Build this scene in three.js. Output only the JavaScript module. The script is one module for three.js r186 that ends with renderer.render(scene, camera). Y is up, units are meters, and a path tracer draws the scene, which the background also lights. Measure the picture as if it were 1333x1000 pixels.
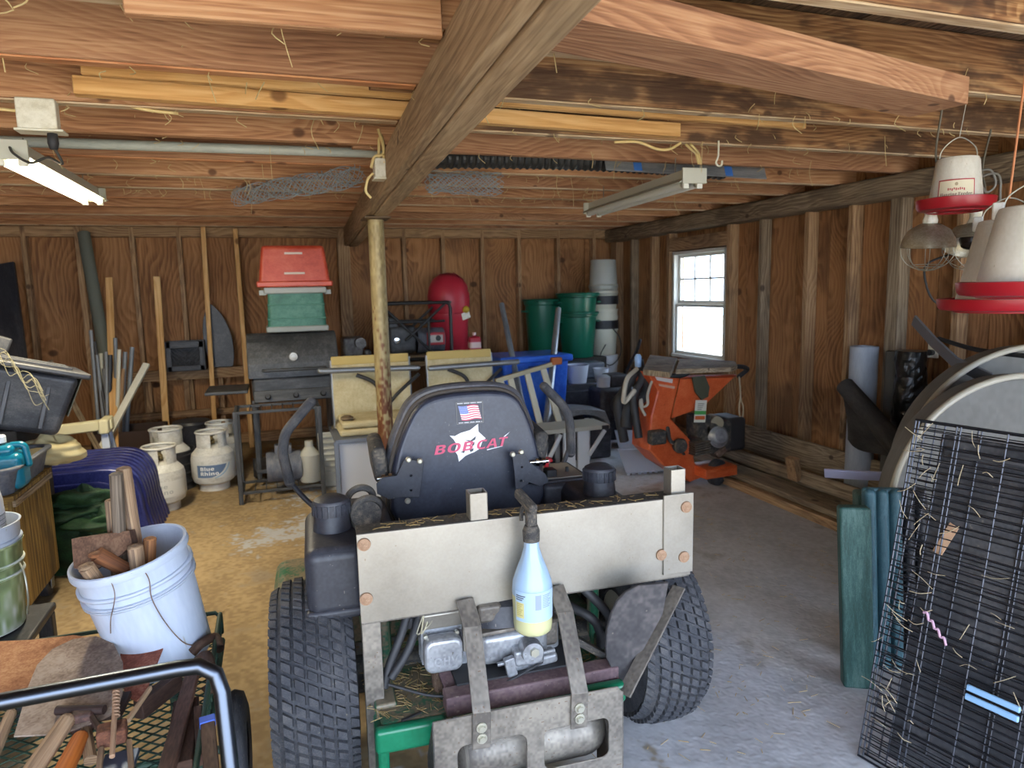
import * as THREE from 'three';
import { RoundedBoxGeometry } from 'three/addons/geometries/RoundedBoxGeometry.js';
import { mergeGeometries, toCreasedNormals } from 'three/addons/utils/BufferGeometryUtils.js';
import { RectAreaLightUniformsLib } from 'three/addons/lights/RectAreaLightUniformsLib.js';

// ---------------------------------------------------------------- camera, sky, sun, exposure
const scene = new THREE.Scene();
const V = (x, y, z) => new THREE.Vector3(x, y, z);
const FPX = 900, CAM = V(0, 1.45, 0);
const camera = new THREE.PerspectiveCamera(2 * Math.atan(500 / FPX) * 180 / Math.PI, 1333 / 1000, 0.05, 200);
// axes from the two vanishing points of the walls
const toBack = V((351 - 666.5) / FPX, (385 - 500) / FPX, 1);
const alongHorizon = V(toBack.x + 1, toBack.y - 0.0225, 1);
const cBack = toBack.clone().normalize();
const cUp = toBack.clone().cross(alongHorizon).normalize(); if (cUp.y > 0) cUp.negate();
const cRight = cBack.clone().cross(cUp); if (cRight.x < 0) cRight.negate();
const toWorld = (c) => V(cRight.dot(c), cUp.dot(c), -cBack.dot(c));
{
  const m = new THREE.Matrix4().makeBasis(toWorld(V(1, 0, 0)), toWorld(V(0, -1, 0)), toWorld(V(0, 0, -1)));
  camera.quaternion.setFromRotationMatrix(m); camera.position.copy(CAM);
}
camera.focus = 2.1; camera.userData.fStop = 4.2;
scene.add(camera);

scene.background = new THREE.Color().setRGB(0.76, 0.92, 1.18);
scene.backgroundIntensity = 4.6;
const sun = new THREE.DirectionalLight(new THREE.Color().setRGB(1, 0.93, 0.82), 17);
sun.position.set(-9, 12, -2.4); sun.castShadow = true;
sun.shadow.mapSize.set(2048, 2048);
Object.assign(sun.shadow.camera, { left: -14, right: 14, top: 14, bottom: -14, near: 0.1, far: 50 });
scene.add(sun); scene.add(sun.target);
RectAreaLightUniformsLib.init();
const renderer = new THREE.WebGLRenderer({ antialias: true });
renderer.toneMapping = THREE.LinearToneMapping;
renderer.toneMappingExposure = 2.0;
renderer.shadowMap.enabled = true;

// pixel of the photograph -> ray -> point on a floor-parallel plane, a z plane or an x plane
const rayOf = (px, py) => toWorld(V((px - 666.5) / FPX, (py - 500) / FPX, 1));
const onY = (px, py, y = 0) => { const d = rayOf(px, py); return CAM.clone().addScaledVector(d, (y - CAM.y) / d.y); };
const onZ = (px, py, z) => { const d = rayOf(px, py); return CAM.clone().addScaledVector(d, z / d.z); };
const onX = (px, py, x) => { const d = rayOf(px, py); return CAM.clone().addScaledVector(d, x / d.x); };

// ---------------------------------------------------------------- random and noise
function rng(seed) { let s = seed >>> 0; return () => { s = (s + 0x6D2B79F5) >>> 0; let t = s; t = Math.imul(t ^ (t >>> 15), t | 1); t ^= t + Math.imul(t ^ (t >>> 7), t | 61); return ((t ^ (t >>> 14)) >>> 0) / 4294967296; }; }
const R0 = rng(7);
const rr = (a, b, r = R0) => a + (b - a) * r();
function noiseGrid(seed, nx, ny) { const r = rng(seed), g = new Float32Array(nx * ny); for (let i = 0; i < g.length; i++) g[i] = r(); return (u, v) => { // u,v in 0..1, wraps
  let x = u * nx, y = v * ny, x0 = Math.floor(x), y0 = Math.floor(y), fx = x - x0, fy = y - y0;
  fx = fx * fx * (3 - 2 * fx); fy = fy * fy * (3 - 2 * fy);
  x0 = ((x0 % nx) + nx) % nx; y0 = ((y0 % ny) + ny) % ny; const x1 = (x0 + 1) % nx, y1 = (y0 + 1) % ny;
  const a = g[y0 * nx + x0], b = g[y0 * nx + x1], c = g[y1 * nx + x0], d = g[y1 * nx + x1];
  return a + (b - a) * fx + (c - a) * fy + (a - b - c + d) * fx * fy; }; }
const clamp = (x, a = 0, b = 1) => Math.min(b, Math.max(a, x));
const sstep = (a, b, x) => { const t = clamp((x - a) / (b - a)); return t * t * (3 - 2 * t); };
const mixc = (a, b, t) => [a[0] + (b[0] - a[0]) * t, a[1] + (b[1] - a[1]) * t, a[2] + (b[2] - a[2]) * t];
function dataTex(w, h, fn, srgb = true) {
  const d = new Uint8Array(w * h * 4);
  for (let j = 0; j < h; j++) for (let i = 0; i < w; i++) { const c = fn((i + 0.5) / w, (j + 0.5) / h), k = (j * w + i) * 4; d[k] = clamp(c[0], 0, 255); d[k + 1] = clamp(c[1], 0, 255); d[k + 2] = clamp(c[2], 0, 255); d[k + 3] = 255; }
  const t = new THREE.DataTexture(d, w, h, THREE.RGBAFormat); t.wrapS = t.wrapT = THREE.RepeatWrapping; t.magFilter = THREE.LinearFilter; t.minFilter = THREE.LinearMipmapLinearFilter; t.generateMipmaps = true;
  if (srgb) t.colorSpace = THREE.SRGBColorSpace; t.needsUpdate = true; return t;
}
// wood: u runs along the grain. The map covers 2 m x 0.5 m; bump from the same rings
function woodTex(o) {
  const { w = 1024, h = 256, light, mid, dark, rings = 14, wob = 0.09, knots = 4, stain = 0, stainCol = [40, 28, 22], fibre = 0.35, seed = 1, cath = 0.5 } = o;
  const n1 = noiseGrid(seed, 4, 5), n2 = noiseGrid(seed + 1, 12, 9), f1 = noiseGrid(seed + 2, 9, 128), f2 = noiseGrid(seed + 3, 34, 256), b1 = noiseGrid(seed + 4, 7, 4), b2 = noiseGrid(seed + 5, 31, 17), b3 = noiseGrid(seed + 8, 120, 60);
  const r = rng(seed + 6), ks = []; for (let k = 0; k < knots; k++) ks.push([r(), r(), 0.02 + 0.02 * r()]);
  const fn = (u, v) => {
    let vv = v + wob * (n1(u, v) - 0.5) * 2 + wob * 0.4 * (n2(u, v) - 0.5) + cath * 0.25 * (n1(u * 1, 0.37) - 0.5);
    let kn = 0;
    for (const [ku, kv, kr] of ks) { let du = Math.abs(u - ku); du = Math.min(du, 1 - du) * 2; let dv = v - kv; dv -= Math.round(dv); dv *= 0.5; const dd = Math.hypot(du * 0.55, dv); const e = Math.exp(-dd * dd / (kr * kr * 5)); vv += 0.09 * e * Math.sign(dv || 1); kn = Math.max(kn, sstep(kr * 0.75, kr * 0.35, Math.hypot(du * 0.8, dv))); }
    const ph = vv * rings, fr = ph - Math.floor(ph), ring = sstep(0.0, 0.75, fr) * (1 - sstep(0.86, 1, fr));
    const fib = (f1(u, v) - 0.5) * 0.9 + (f2(u, v) - 0.5) * 0.8;
    let t = clamp(0.26 + 0.4 * ring * (0.6 + 0.8 * n1(u, v)) + fib * fibre * 1.2 + (b1(u, v) - 0.5) * 0.45 + (b2(u, v) - 0.5) * 0.16);
    let c = t < 0.5 ? mixc(light, mid, t * 2) : mixc(mid, dark, t * 2 - 1);
    c = mixc(c, [dark[0] * 0.5, dark[1] * 0.45, dark[2] * 0.45], kn * 0.6);
    if (stain) { const s = sstep(0.54, 0.84, b1(u + 0.3, v + 0.2) * 0.75 + b2(u, v) * 0.25 + f1(u, v) * 0.12 + b3(u, v) * 0.06 - 0.06); c = mixc(c, stainCol, s * stain); }
    return c;
  };
  const t = dataTex(w, h, fn); t.anisotropy = 8; return t;
}
function blotchTex({ w = 512, h = 512, cols, seed = 1, scales = [4, 11, 37, 150], weights = [0.4, 0.3, 0.2, 0.3], specks = 0, speckCol = [60, 50, 40], contrast = 1 }) {
  const ns = scales.map((s, i) => noiseGrid(seed + i, s, s)), sp = noiseGrid(seed + 50, 180, 180);
  const W = weights.reduce((a, b) => a + b);
  return dataTex(w, h, (u, v) => { let t = 0; ns.forEach((n, i) => { t += n(u, v) * weights[i]; }); t = clamp(0.5 + (t / W - 0.5) * 2.2 * contrast) * (cols.length - 1); const k = Math.min(cols.length - 2, Math.floor(t)); let c = mixc(cols[k], cols[k + 1], t - k); if (specks && sp(u, v) > 1 - specks) c = mixc(c, speckCol, 0.7); return c; });
}
const bumpOf = (seed, sx, sy, sx2 = sx * 4, sy2 = sy * 4, w = 512) => { const a = noiseGrid(seed, sx, sy), b = noiseGrid(seed + 1, sx2, sy2); return dataTex(w, w, (u, v) => { const t = 255 * (a(u, v) * 0.6 + b(u, v) * 0.4); return [t, t, t]; }, false); };
const withRepeat = (t, x, y) => { const c = t.clone(); c.repeat.set(x, y); c.needsUpdate = true; return c; };

// ---------------------------------------------------------------- materials (maps sized in metres through uv)
const WOOD_UV = [0.5, 2];                     // 1 m of board = 0.5 of the map's length, 2 of its width
const std = (o) => new THREE.MeshStandardMaterial(o);
const fibreBump = bumpOf(400, 20, 90, 60, 250);
const woodMat = (o, extra = {}) => std({ map: woodTex(o), roughness: 0.85, bumpMap: fibreBump, bumpScale: 0.0012, ...extra });
const M = {};
M.joist = woodMat({ seed: 11, light: [202, 158, 118], mid: [180, 130, 92], dark: [138, 94, 66], rings: 20, knots: 5, fibre: 0.5 });
M.joistB = woodMat({ seed: 23, light: [190, 148, 112], mid: [166, 120, 88], dark: [126, 86, 62], rings: 24, knots: 4, fibre: 0.45 });
M.joistStain = woodMat({ seed: 35, light: [190, 152, 108], mid: [158, 116, 78], dark: [116, 78, 50], rings: 22, knots: 5, stain: 0.7, stainCol: [64, 46, 36], fibre: 0.5 });
M.beam = woodMat({ seed: 47, light: [186, 160, 126], mid: [166, 139, 106], dark: [136, 111, 83], rings: 12, knots: 3, fibre: 0.6, wob: 0.16, stain: 0.25, stainCol: [96, 84, 66] });
M.pine = woodMat({ seed: 59, light: [238, 196, 136], mid: [222, 172, 108], dark: [190, 136, 78], rings: 14, knots: 4, fibre: 0.3 });
M.ply = woodMat({ w: 1024, h: 512, seed: 71, light: [182, 133, 88], mid: [160, 113, 71], dark: [118, 79, 49], rings: 22, wob: 0.16, knots: 3, fibre: 0.35, cath: 0.5 });
M.plyWarm = woodMat({ w: 1024, h: 512, seed: 83, light: [182, 133, 88], mid: [160, 113, 71], dark: [118, 79, 49], rings: 24, wob: 0.17, knots: 4, fibre: 0.35, cath: 0.5, stain: 0.35, stainCol: [84, 58, 40] });
M.stud = woodMat({ seed: 95, light: [188, 154, 114], mid: [164, 130, 94], dark: [122, 92, 64], rings: 18, knots: 5, fibre: 0.5, stain: 0.3, stainCol: [70, 52, 40] });
M.greyWood = woodMat({ seed: 119, light: [166, 148, 122], mid: [138, 120, 96], dark: [98, 82, 64], rings: 22, knots: 4, fibre: 0.6, stain: 0.35, stainCol: [74, 62, 50] });
M.plankTop = woodMat({ seed: 131, light: [128, 104, 80], mid: [102, 80, 60], dark: [70, 52, 40], rings: 16, knots: 3, fibre: 0.6, stain: 0.5, stainCol: [44, 34, 28] });
M.handle = woodMat({ seed: 143, w: 512, light: [190, 160, 126], mid: [158, 128, 98], dark: [112, 88, 68], rings: 8, knots: 1, fibre: 0.5, stain: 0.4, stainCol: [98, 84, 76] });

// ---------------------------------------------------------------- geometry helpers
const TAU = Math.PI * 2;
function uvBox(g, grain = 0, s = WOOD_UV, off = [R0() * 3, R0() * 3]) {        // uv from the dominant normal, u along axis grain
  g = g.index ? g.toNonIndexed() : g; const p = g.attributes.position, n = g.attributes.normal, uv = new Float32Array(p.count * 2);
  const o = [0, 1, 2].filter((a) => a !== grain);
  for (let i = 0; i < p.count; i++) {
    const P = [p.getX(i), p.getY(i), p.getZ(i)], N = [Math.abs(n.getX(i)), Math.abs(n.getY(i)), Math.abs(n.getZ(i))];
    const k = N.indexOf(Math.max(...N));
    const [a, b] = k === grain ? o : [grain, o.find((q) => q !== k)];
    uv[2 * i] = P[a] * s[0] + off[0]; uv[2 * i + 1] = P[b] * s[1] + off[1];
  }
  g.setAttribute('uv', new THREE.BufferAttribute(uv, 2)); return g;
}
const box = (w, h, d, x = 0, y = 0, z = 0, rx = 0, ry = 0, rz = 0) => { const g = new THREE.BoxGeometry(w, h, d).toNonIndexed(); if (rx || ry || rz) g.applyMatrix4(new THREE.Matrix4().makeRotationFromEuler(new THREE.Euler(rx, ry, rz))); return g.translate(x, y, z); };
const rbox = (w, h, d, r, x = 0, y = 0, z = 0, rx = 0, ry = 0, rz = 0, seg = 2) => { let g = new RoundedBoxGeometry(w, h, d, seg, Math.min(r, w / 2.01, h / 2.01, d / 2.01)); if (g.index) g = g.toNonIndexed(); if (rx || ry || rz) g.applyMatrix4(new THREE.Matrix4().makeRotationFromEuler(new THREE.Euler(rx, ry, rz))); return g.translate(x, y, z); };
// a board of length |b-a| whose width lies along `wide` (roughly) with chamfered edges and grain along its length
function board(a, b, wid, thick, wide = V(0, 1, 0), cham = 0.003) {
  const L = a.distanceTo(b), x = b.clone().sub(a).normalize(); let y = wide.clone().addScaledVector(x, -wide.dot(x)).normalize(); const z = x.clone().cross(y);
  let g = new RoundedBoxGeometry(L, wid, thick, 1, Math.min(cham, thick / 3)); g = uvBox(g, 0);
  return g.applyMatrix4(new THREE.Matrix4().makeBasis(x, y, z).setPosition(a.clone().add(b).multiplyScalar(0.5)));
}
function rod(a, b, r1, r2 = r1, seg = 12, open = false) {
  const L = a.distanceTo(b); const g = new THREE.CylinderGeometry(r2, r1, L, seg, 1, open).toNonIndexed(); const uv = g.attributes.uv;
  for (let i = 0; i < uv.count; i++) { const u = uv.getX(i), v = uv.getY(i); uv.setXY(i, v * L * 0.5, u * 0.6); }
  const q = new THREE.Quaternion().setFromUnitVectors(V(0, 1, 0), b.clone().sub(a).normalize());
  return g.applyQuaternion(q).translate((a.x + b.x) / 2, (a.y + b.y) / 2, (a.z + b.z) / 2);
}
const tube = (pts, r, seg = 40, rs = 8, closed = false, tension = 0.5) => new THREE.TubeGeometry(new THREE.CatmullRomCurve3(pts, closed, 'catmullrom', tension), seg, r, rs, closed).toNonIndexed();
// a tube of straight runs with rounded corners
function bent(pts, r, cr = 0.05, rs = 10) {
  const path = new THREE.CurvePath();
  let last = pts[0];
  for (let i = 1; i < pts.length; i++) {
    const p = pts[i];
    if (i < pts.length - 1) {
      const q = pts[i + 1], d1 = p.clone().sub(last), d2 = q.clone().sub(p), c = Math.min(cr, d1.length() * 0.49, d2.length() * 0.49);
      const a = p.clone().addScaledVector(d1.normalize(), -c), b = p.clone().addScaledVector(d2.normalize(), c);
      path.add(new THREE.LineCurve3(last, a)); path.add(new THREE.QuadraticBezierCurve3(a, p, b)); last = b;
    } else path.add(new THREE.LineCurve3(last, p));
  }
  const g = new THREE.TubeGeometry(path, Math.max(8, pts.length * 10), r, rs, false);
  const caps = [new THREE.SphereGeometry(r * 0.99, rs, 6).translate(pts[0].x, pts[0].y, pts[0].z), new THREE.SphereGeometry(r * 0.99, rs, 6).translate(pts.at(-1).x, pts.at(-1).y, pts.at(-1).z)];
  return merge([g, ...caps]);
}
const lathe = (pts, seg = 32, x = 0, y = 0, z = 0) => new THREE.LatheGeometry(pts.map((p) => new THREE.Vector2(Math.max(p[0], 0.0001), p[1])), seg).toNonIndexed().translate(x, y, z);
const latheC = (pts, seg = 32, ang = 0.6) => toCreasedNormals(lathe(pts, seg), ang);
const poly = (pts) => { const s = new THREE.Shape(); pts.forEach((p, i) => (i ? s.lineTo(p[0], p[1]) : s.moveTo(p[0], p[1]))); s.closePath(); return s; };
const ext = (shape, depth, bevel = 0, bs = 1) => { const g = new THREE.ExtrudeGeometry(Array.isArray(shape) ? poly(shape) : shape, { depth: depth - 2 * bevel, bevelEnabled: bevel > 0, bevelThickness: bevel, bevelSize: bevel, bevelOffset: -bevel, bevelSegments: bs, curveSegments: 10 }); g.translate(0, 0, bevel); return g.index ? g.toNonIndexed() : g; };
function rrect(w, h, r, x = 0, y = 0) { const s = new THREE.Shape(), a = x - w / 2, b = y - h / 2; s.moveTo(a + r, b); s.lineTo(a + w - r, b); s.absarc(a + w - r, b + r, r, -Math.PI / 2, 0); s.lineTo(a + w, b + h - r); s.absarc(a + w - r, b + h - r, r, 0, Math.PI / 2); s.lineTo(a + r, b + h); s.absarc(a + r, b + h - r, r, Math.PI / 2, Math.PI); s.lineTo(a, b + r); s.absarc(a + r, b + r, r, Math.PI, Math.PI * 1.5); return s; }
function merge(gs) { gs = gs.flat().map((g) => { g = g.index ? g.toNonIndexed() : g.clone(); for (const k of Object.keys(g.attributes)) if (!['position', 'normal', 'uv'].includes(k)) g.deleteAttribute(k); if (!g.attributes.uv) g.setAttribute('uv', new THREE.BufferAttribute(new Float32Array(g.attributes.position.count * 2), 2)); return g; }); return gs.length === 1 ? gs[0] : mergeGeometries(gs, false); }
const rot = (g, rx, ry, rz) => g.applyMatrix4(new THREE.Matrix4().makeRotationFromEuler(new THREE.Euler(rx, ry, rz)));
const mv = (g, x, y, z) => g.translate(x, y, z);
const torus = (R, r, x, y, z, rx = Math.PI / 2, ry = 0, rs = 10, ts = 40) => rot(new THREE.TorusGeometry(R, r, rs, ts).toNonIndexed(), rx, ry, 0).translate(x, y, z);
function uvPlanar(g, ax = 'x', ay = 'y', s = 1) { const p = g.attributes.position, uv = new Float32Array(p.count * 2), f = { x: 'getX', y: 'getY', z: 'getZ' }; for (let i = 0; i < p.count; i++) { uv[2 * i] = p[f[ax]](i) * s; uv[2 * i + 1] = p[f[ay]](i) * s; } g.setAttribute('uv', new THREE.BufferAttribute(uv, 2)); return g; }
const cube3 = (g, s = 1) => uvBox(g, 0, [s, s]);                                // metric uv on every face

// ---------------------------------------------------------------- scene bookkeeping
const taken = new Map();
function numbered(n) { const k = taken.get(n) ?? 0; taken.set(n, k + 1); return k ? n + '_' + String(k).padStart(3, '0') : n; }
function tag(o, label, category, group, kind) { o.userData.label = label; if (category) o.userData.category = category; if (group) o.userData.group = group; if (kind) o.userData.kind = kind; return o; }
function thing(name, label, category, at = V(0, 0, 0), turn = 0, group, kind) { const o = new THREE.Group(); o.name = numbered(name); o.position.copy(at); o.rotation.y = turn; scene.add(o); return tag(o, label, category, group, kind); }
function part(name, geo, mat, parent, label) { const m = new THREE.Mesh(Array.isArray(geo) ? merge(geo) : geo, mat); m.name = name; m.castShadow = m.receiveShadow = true; if (label) m.userData.label = label; parent.add(m); return m; }
// the same for geometry given in world coordinates under an unrotated thing
function wpart(name, geo, mat, parent, label) { const g = Array.isArray(geo) ? merge(geo) : geo; const o = V(0, 0, 0); for (let p = parent; p; p = p.parent) o.add(p.position); g.translate(-o.x, -o.y, -o.z); return part(name, g, mat, parent, label); }
function single(name, label, category, geo, mat, group, kind) { const g = Array.isArray(geo) ? merge(geo) : geo; g.computeBoundingBox(); const b = g.boundingBox, c = V((b.min.x + b.max.x) / 2, b.min.y, (b.min.z + b.max.z) / 2); g.translate(-c.x, -c.y, -c.z); const m = new THREE.Mesh(g, mat); m.position.copy(c); m.name = numbered(name); m.castShadow = m.receiveShadow = true; scene.add(m); return tag(m, label, category, group, kind); }
function struct(name, label) { const o = new THREE.Group(); o.name = name; o.userData.kind = 'structure'; o.userData.label = label; scene.add(o); return o; }

// ================================================================ the barn
const XL = -3.1, XR = 3.7, ZB = -7.2, ZF = 1.3, YJ = 2.1;
{ // concrete floor with trodden-in tan dirt in patches
  const n1 = noiseGrid(501, 7, 9), n2 = noiseGrid(502, 23, 29), n3 = noiseGrid(503, 90, 110), n4 = noiseGrid(504, 400, 480), n5 = noiseGrid(505, 60, 14);
  const tex = dataTex(1024, 1280, (u, v) => {
    const x = XL - 0.2 + u * 7.1, a = n1(u, v), b = n2(u, v), c = n3(u, v), d = n4(u, v), e = n5(u, v);
    let col = mixc([168, 167, 169], [204, 203, 206], clamp(0.5 + (a - 0.5) * 0.8 + (b - 0.5) * 0.6 + (c - 0.5) * 0.4 + (d - 0.5) * 0.5));
    const dirt = sstep(0.40, 0.56, (1.5 - 0.8 * (x + 0.1)) * 0.5 + (a - 0.5) * 0.5 + (b - 0.5) * 0.35 + (c - 0.5) * 0.3 + (d - 0.5) * 0.25);
    col = mixc(col, mixc([134, 110, 74], [168, 142, 100], clamp(0.5 + (e - 0.5) * 0.8 + (d - 0.5) * 1.1 + (c - 0.5) * 0.6)), dirt * 0.92);
    const oil = sstep(0.68, 0.84, a * 0.25 + b * 0.4 + c * 0.35 + d * 0.15); return mixc(col, [120, 112, 104], oil * 0.45);
  });
  const g = new THREE.BoxGeometry(XR - XL + 0.3, 0.12, ZF - ZB + 0.4).translate((XL + XR) / 2, -0.06, (ZF + ZB) / 2).toNonIndexed();
  const p = g.attributes.position, uv = g.attributes.uv; for (let i = 0; i < p.count; i++) uv.setXY(i, (p.getX(i) - XL + 0.2) / 7.1, (p.getZ(i) - ZB + 0.2) / 8.9);
  const f = part('floor', g, std({ map: tex, roughness: 0.9, bumpMap: withRepeat(bumpOf(520, 40, 40, 160, 160), 4, 5), bumpScale: 0.003 }), scene);
  f.userData = { kind: 'structure', label: 'dusty grey concrete floor with tan dirt', category: 'floor' };
}
const ground = part('ground', uvPlanar(box(60, 0.1, 60, 0, -0.13, 0), 'x', 'z', 0.5), std({ map: blotchTex({ seed: 540, cols: [[128, 118, 100], [176, 166, 146], [206, 198, 180]], w: 256, h: 256 }), roughness: 1 }), scene);
ground.userData = { kind: 'structure', label: 'pale gravel yard outside the barn', category: 'ground' };

// ---- back wall: plywood sheets behind studs
const wb = struct('wall_back', 'brown plywood back wall with exposed studs'); wb.userData.category = 'wall';
{
  const studsX = [-3.0, -2.42, -2.0, -1.56, -1.156, -0.766, -0.27, 0.73, 1.34, 1.752, 2.181, 2.6, 3.062, 3.5];
  const seams = [-3.15, -2.6, -2.02, -1.58, -1.14, -0.75, -0.28, 0.15, 0.72, 1.33, 1.76, 2.17, 2.61, 3.05, 3.42, 3.84];
  for (let i = 0; i < seams.length - 1; i++) {
    const a = seams[i], b = seams[i + 1]; const g = uvBox(rbox(b - a - 0.006, 2.3, 0.016, 0.003, 0, 0, 0, 0, 0, 0, 1), 1, [0.45, 1.1]);
    part('panel', g.translate((a + b) / 2, 1.15, ZB - 0.1 - (i % 2) * 0.004), a > 0.6 ? M.plyWarm : M.ply, wb);
  }
  for (const x of studsX) { const w = x === 0.73 ? 0.12 : 0.04; part('stud', board(V(x, 0, ZB - 0.045), V(x, 2.1, ZB - 0.045), w, 0.09, V(1, 0, 0)), M.stud, wb); }
  part('siding', box(XR - XL + 0.5, 2.4, 0.03, (XL + XR) / 2, 1.15, ZB - 0.135), M.ply, wb);
  part('top_plate', board(V(XL, 2.055, ZB - 0.045), V(XR + 0.1, 2.055, ZB - 0.045), 0.09, 0.088, V(0, 1, 0)), M.stud, wb);
  part('bottom_plate', board(V(XL, 0.06, ZB - 0.045), V(XR + 0.1, 0.06, ZB - 0.045), 0.09, 0.088, V(0, 1, 0)), M.stud, wb);
  // open rack of rails against the studs
  part('rail', board(V(-1.5, 0.735, -7.12), V(-0.2, 0.735, -7.12), 0.1, 0.04), M.stud, wb);
  part('rail', board(V(-1.5, 0.36, -7.12), V(-0.2, 0.36, -7.12), 0.06, 0.04), M.stud, wb);
  for (const x of [-1.12, -0.8, -0.5]) part('rail_upright', board(V(x, 0.0, -7.16), V(x, 0.7, -7.16), 0.05, 0.03, V(1, 0, 0)), M.stud, wb);
}
// ---- right wall: vertical boards behind studs, rough top plate
const wr = struct('wall_right', 'brown board side wall with exposed studs and a window'); wr.userData.category = 'wall';
const WIN = { z0: -5.93, z1: -5.09, y0: 0.77, y1: 1.78 };
{
  let z = ZB - 0.1, i = 0;
  while (z < ZF) {
    const w = Math.min([0.31, 0.27, 0.33, 0.29][i % 4], ZF - z), z1 = z + w; i++;
    const mats = [M.plyWarm, M.plyWarm, M.ply, M.plyWarm, M.ply], mat = z > -5.2 && z < -2.2 ? M.plyWarm : mats[i % 5];
    const piece = (y0, y1, a, b) => { if (b - a < 0.01) return; part('panel', uvBox(rbox(0.016, y1 - y0, b - a - 0.005, 0.003, 0, 0, 0, 0, 0, 0, 1), 1, [0.45, 1.1]).translate(XR + 0.1 + (i % 2) * 0.004, (y0 + y1) / 2, (a + b) / 2), mat, wr); };
    if (z1 <= WIN.z0 || z >= WIN.z1) piece(0, 2.3, z, z1);
    else { const a = Math.max(z, WIN.z0), b = Math.min(z1, WIN.z1); piece(0, WIN.y0, z, z1); piece(WIN.y1, 2.3, z, z1); if (z < WIN.z0) piece(WIN.y0, WIN.y1, z, a); if (z1 > WIN.z1) piece(WIN.y0, WIN.y1, b, z1); }
    z = z1;
  }
  for (const [sz, w, m] of [[-7.12, 0.14, 0], [-6.72, 0.04, 1], [-6.3, 0.04, 0], [-5.98, 0.05, 0], [-5.03, 0.05, 0], [-4.62, 0.04, 1], [-4.12, 0.045, 0], [-3.72, 0.04, 0], [-3.36, 0.09, 1], [-2.93, 0.04, 0], [-2.5, 0.04, 0], [-2.05, 0.09, 1], [-1.5, 0.04, 0], [-0.9, 0.04, 0], [-0.3, 0.04, 1], [0.3, 0.04, 0], [0.9, 0.04, 0]])
    part('stud', board(V(XR + 0.045, 0, sz), V(XR + 0.045, 1.97, sz), 0.09, w, V(1, 0, 0)), [M.stud, M.greyWood][m], wr);
  part('siding', [box(0.03, 2.4, WIN.z0 - ZB + 0.2, XR + 0.14, 1.15, (WIN.z0 + ZB - 0.2) / 2), box(0.03, 2.4, ZF - WIN.z1, XR + 0.14, 1.15, (ZF + WIN.z1) / 2), box(0.03, WIN.y0 + 0.05, 0.84, XR + 0.14, WIN.y0 / 2 - 0.025, -5.51), box(0.03, 2.35 - WIN.y1, 0.84, XR + 0.14, (2.35 + WIN.y1) / 2, -5.51)], M.ply, wr);
  part('window_header', board(V(XR + 0.045, 1.85, -5.98), V(XR + 0.045, 1.85, -5.03), 0.12, 0.088), M.stud, wr);
  part('window_sill_stud', board(V(XR + 0.045, 0.71, -5.98), V(XR + 0.045, 0.71, -5.03), 0.06, 0.088), M.stud, wr);
  part('top_plate', board(V(XR + 0.01, 2.03, ZB), V(XR + 0.01, 2.03, ZF), 0.14, 0.17, V(0, 1, 0), 0.02), M.greyWood, wr);
  part('bottom_plate', board(V(XR + 0.045, 0.045, ZB), V(XR + 0.045, 0.045, ZF), 0.09, 0.088), M.stud, wr);
}
{ // double-hung window, six panes over one
  const w = struct('window_1', 'white double-hung window, six small panes above one large pane'); w.userData.category = 'window';
  const white = std({ color: 0xd8d6cc, roughness: 0.6 }), glass = new THREE.MeshPhysicalMaterial({ color: 0xf4f8fa, transmission: 1, thickness: 0, roughness: 0.12, ior: 1.45 });
  const { z0, z1, y0, y1 } = WIN, x = XR + 0.07, zc = (z0 + z1) / 2, W = z1 - z0, ym = (y0 + y1) / 2 + 0.01;
  const fr = (name, cy, cz, h, d, t = 0.05, xx = x) => part(name, rbox(t, h, d, 0.006, xx, cy, cz, 0, 0, 0, 1), white, w);
  fr('frame', y1 - 0.015, zc, 0.03, W, 0.1); fr('frame', y0 + 0.015, zc, 0.03, W, 0.12); fr('frame', (y0 + y1) / 2, z0 + 0.015, y1 - y0, 0.03, 0.1); fr('frame', (y0 + y1) / 2, z1 - 0.015, y1 - y0, 0.03, 0.1);
  for (const [a, b, dx] of [[ym, y1 - 0.03, 0.015], [y0 + 0.03, ym, -0.015]]) {
    const xx = x + dx; fr('sash_rail', b - 0.015, zc, 0.03, W - 0.06, 0.03, xx); fr('sash_rail', a + 0.015, zc, 0.035, W - 0.06, 0.03, xx);
    fr('sash_stile', (a + b) / 2, z0 + 0.045, b - a, 0.03, 0.03, xx); fr('sash_stile', (a + b) / 2, z1 - 0.045, b - a, 0.03, 0.03, xx);
  }
  const a = ym + 0.032, b = y1 - 0.06, za = z0 + 0.06, zb = z1 - 0.06, dz = (zb - za) / 3, dy = (b - a) / 2;
  for (let i = 0; i < 3; i++) for (let j = 0; j < 2; j++) part('pane', box(0.004, dy - 0.004, dz - 0.004, x + 0.015, a + dy * (j + 0.5), za + dz * (i + 0.5)), glass, w);
  for (let i = 1; i < 3; i++) part('muntin', rbox(0.022, b - a, 0.018, 0.004, x + 0.012, (a + b) / 2, za + dz * i, 0, 0, 0, 1), white, w);
  part('muntin', rbox(0.022, 0.018, zb - za, 0.004, x + 0.012, a + dy, zc, 0, 0, 0, 1), white, w);
  part('pane', box(0.004, ym - 0.018 - y0 - 0.065, zb - za, x - 0.015, (ym - 0.018 + y0 + 0.065) / 2, zc), glass, w);
}
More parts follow.
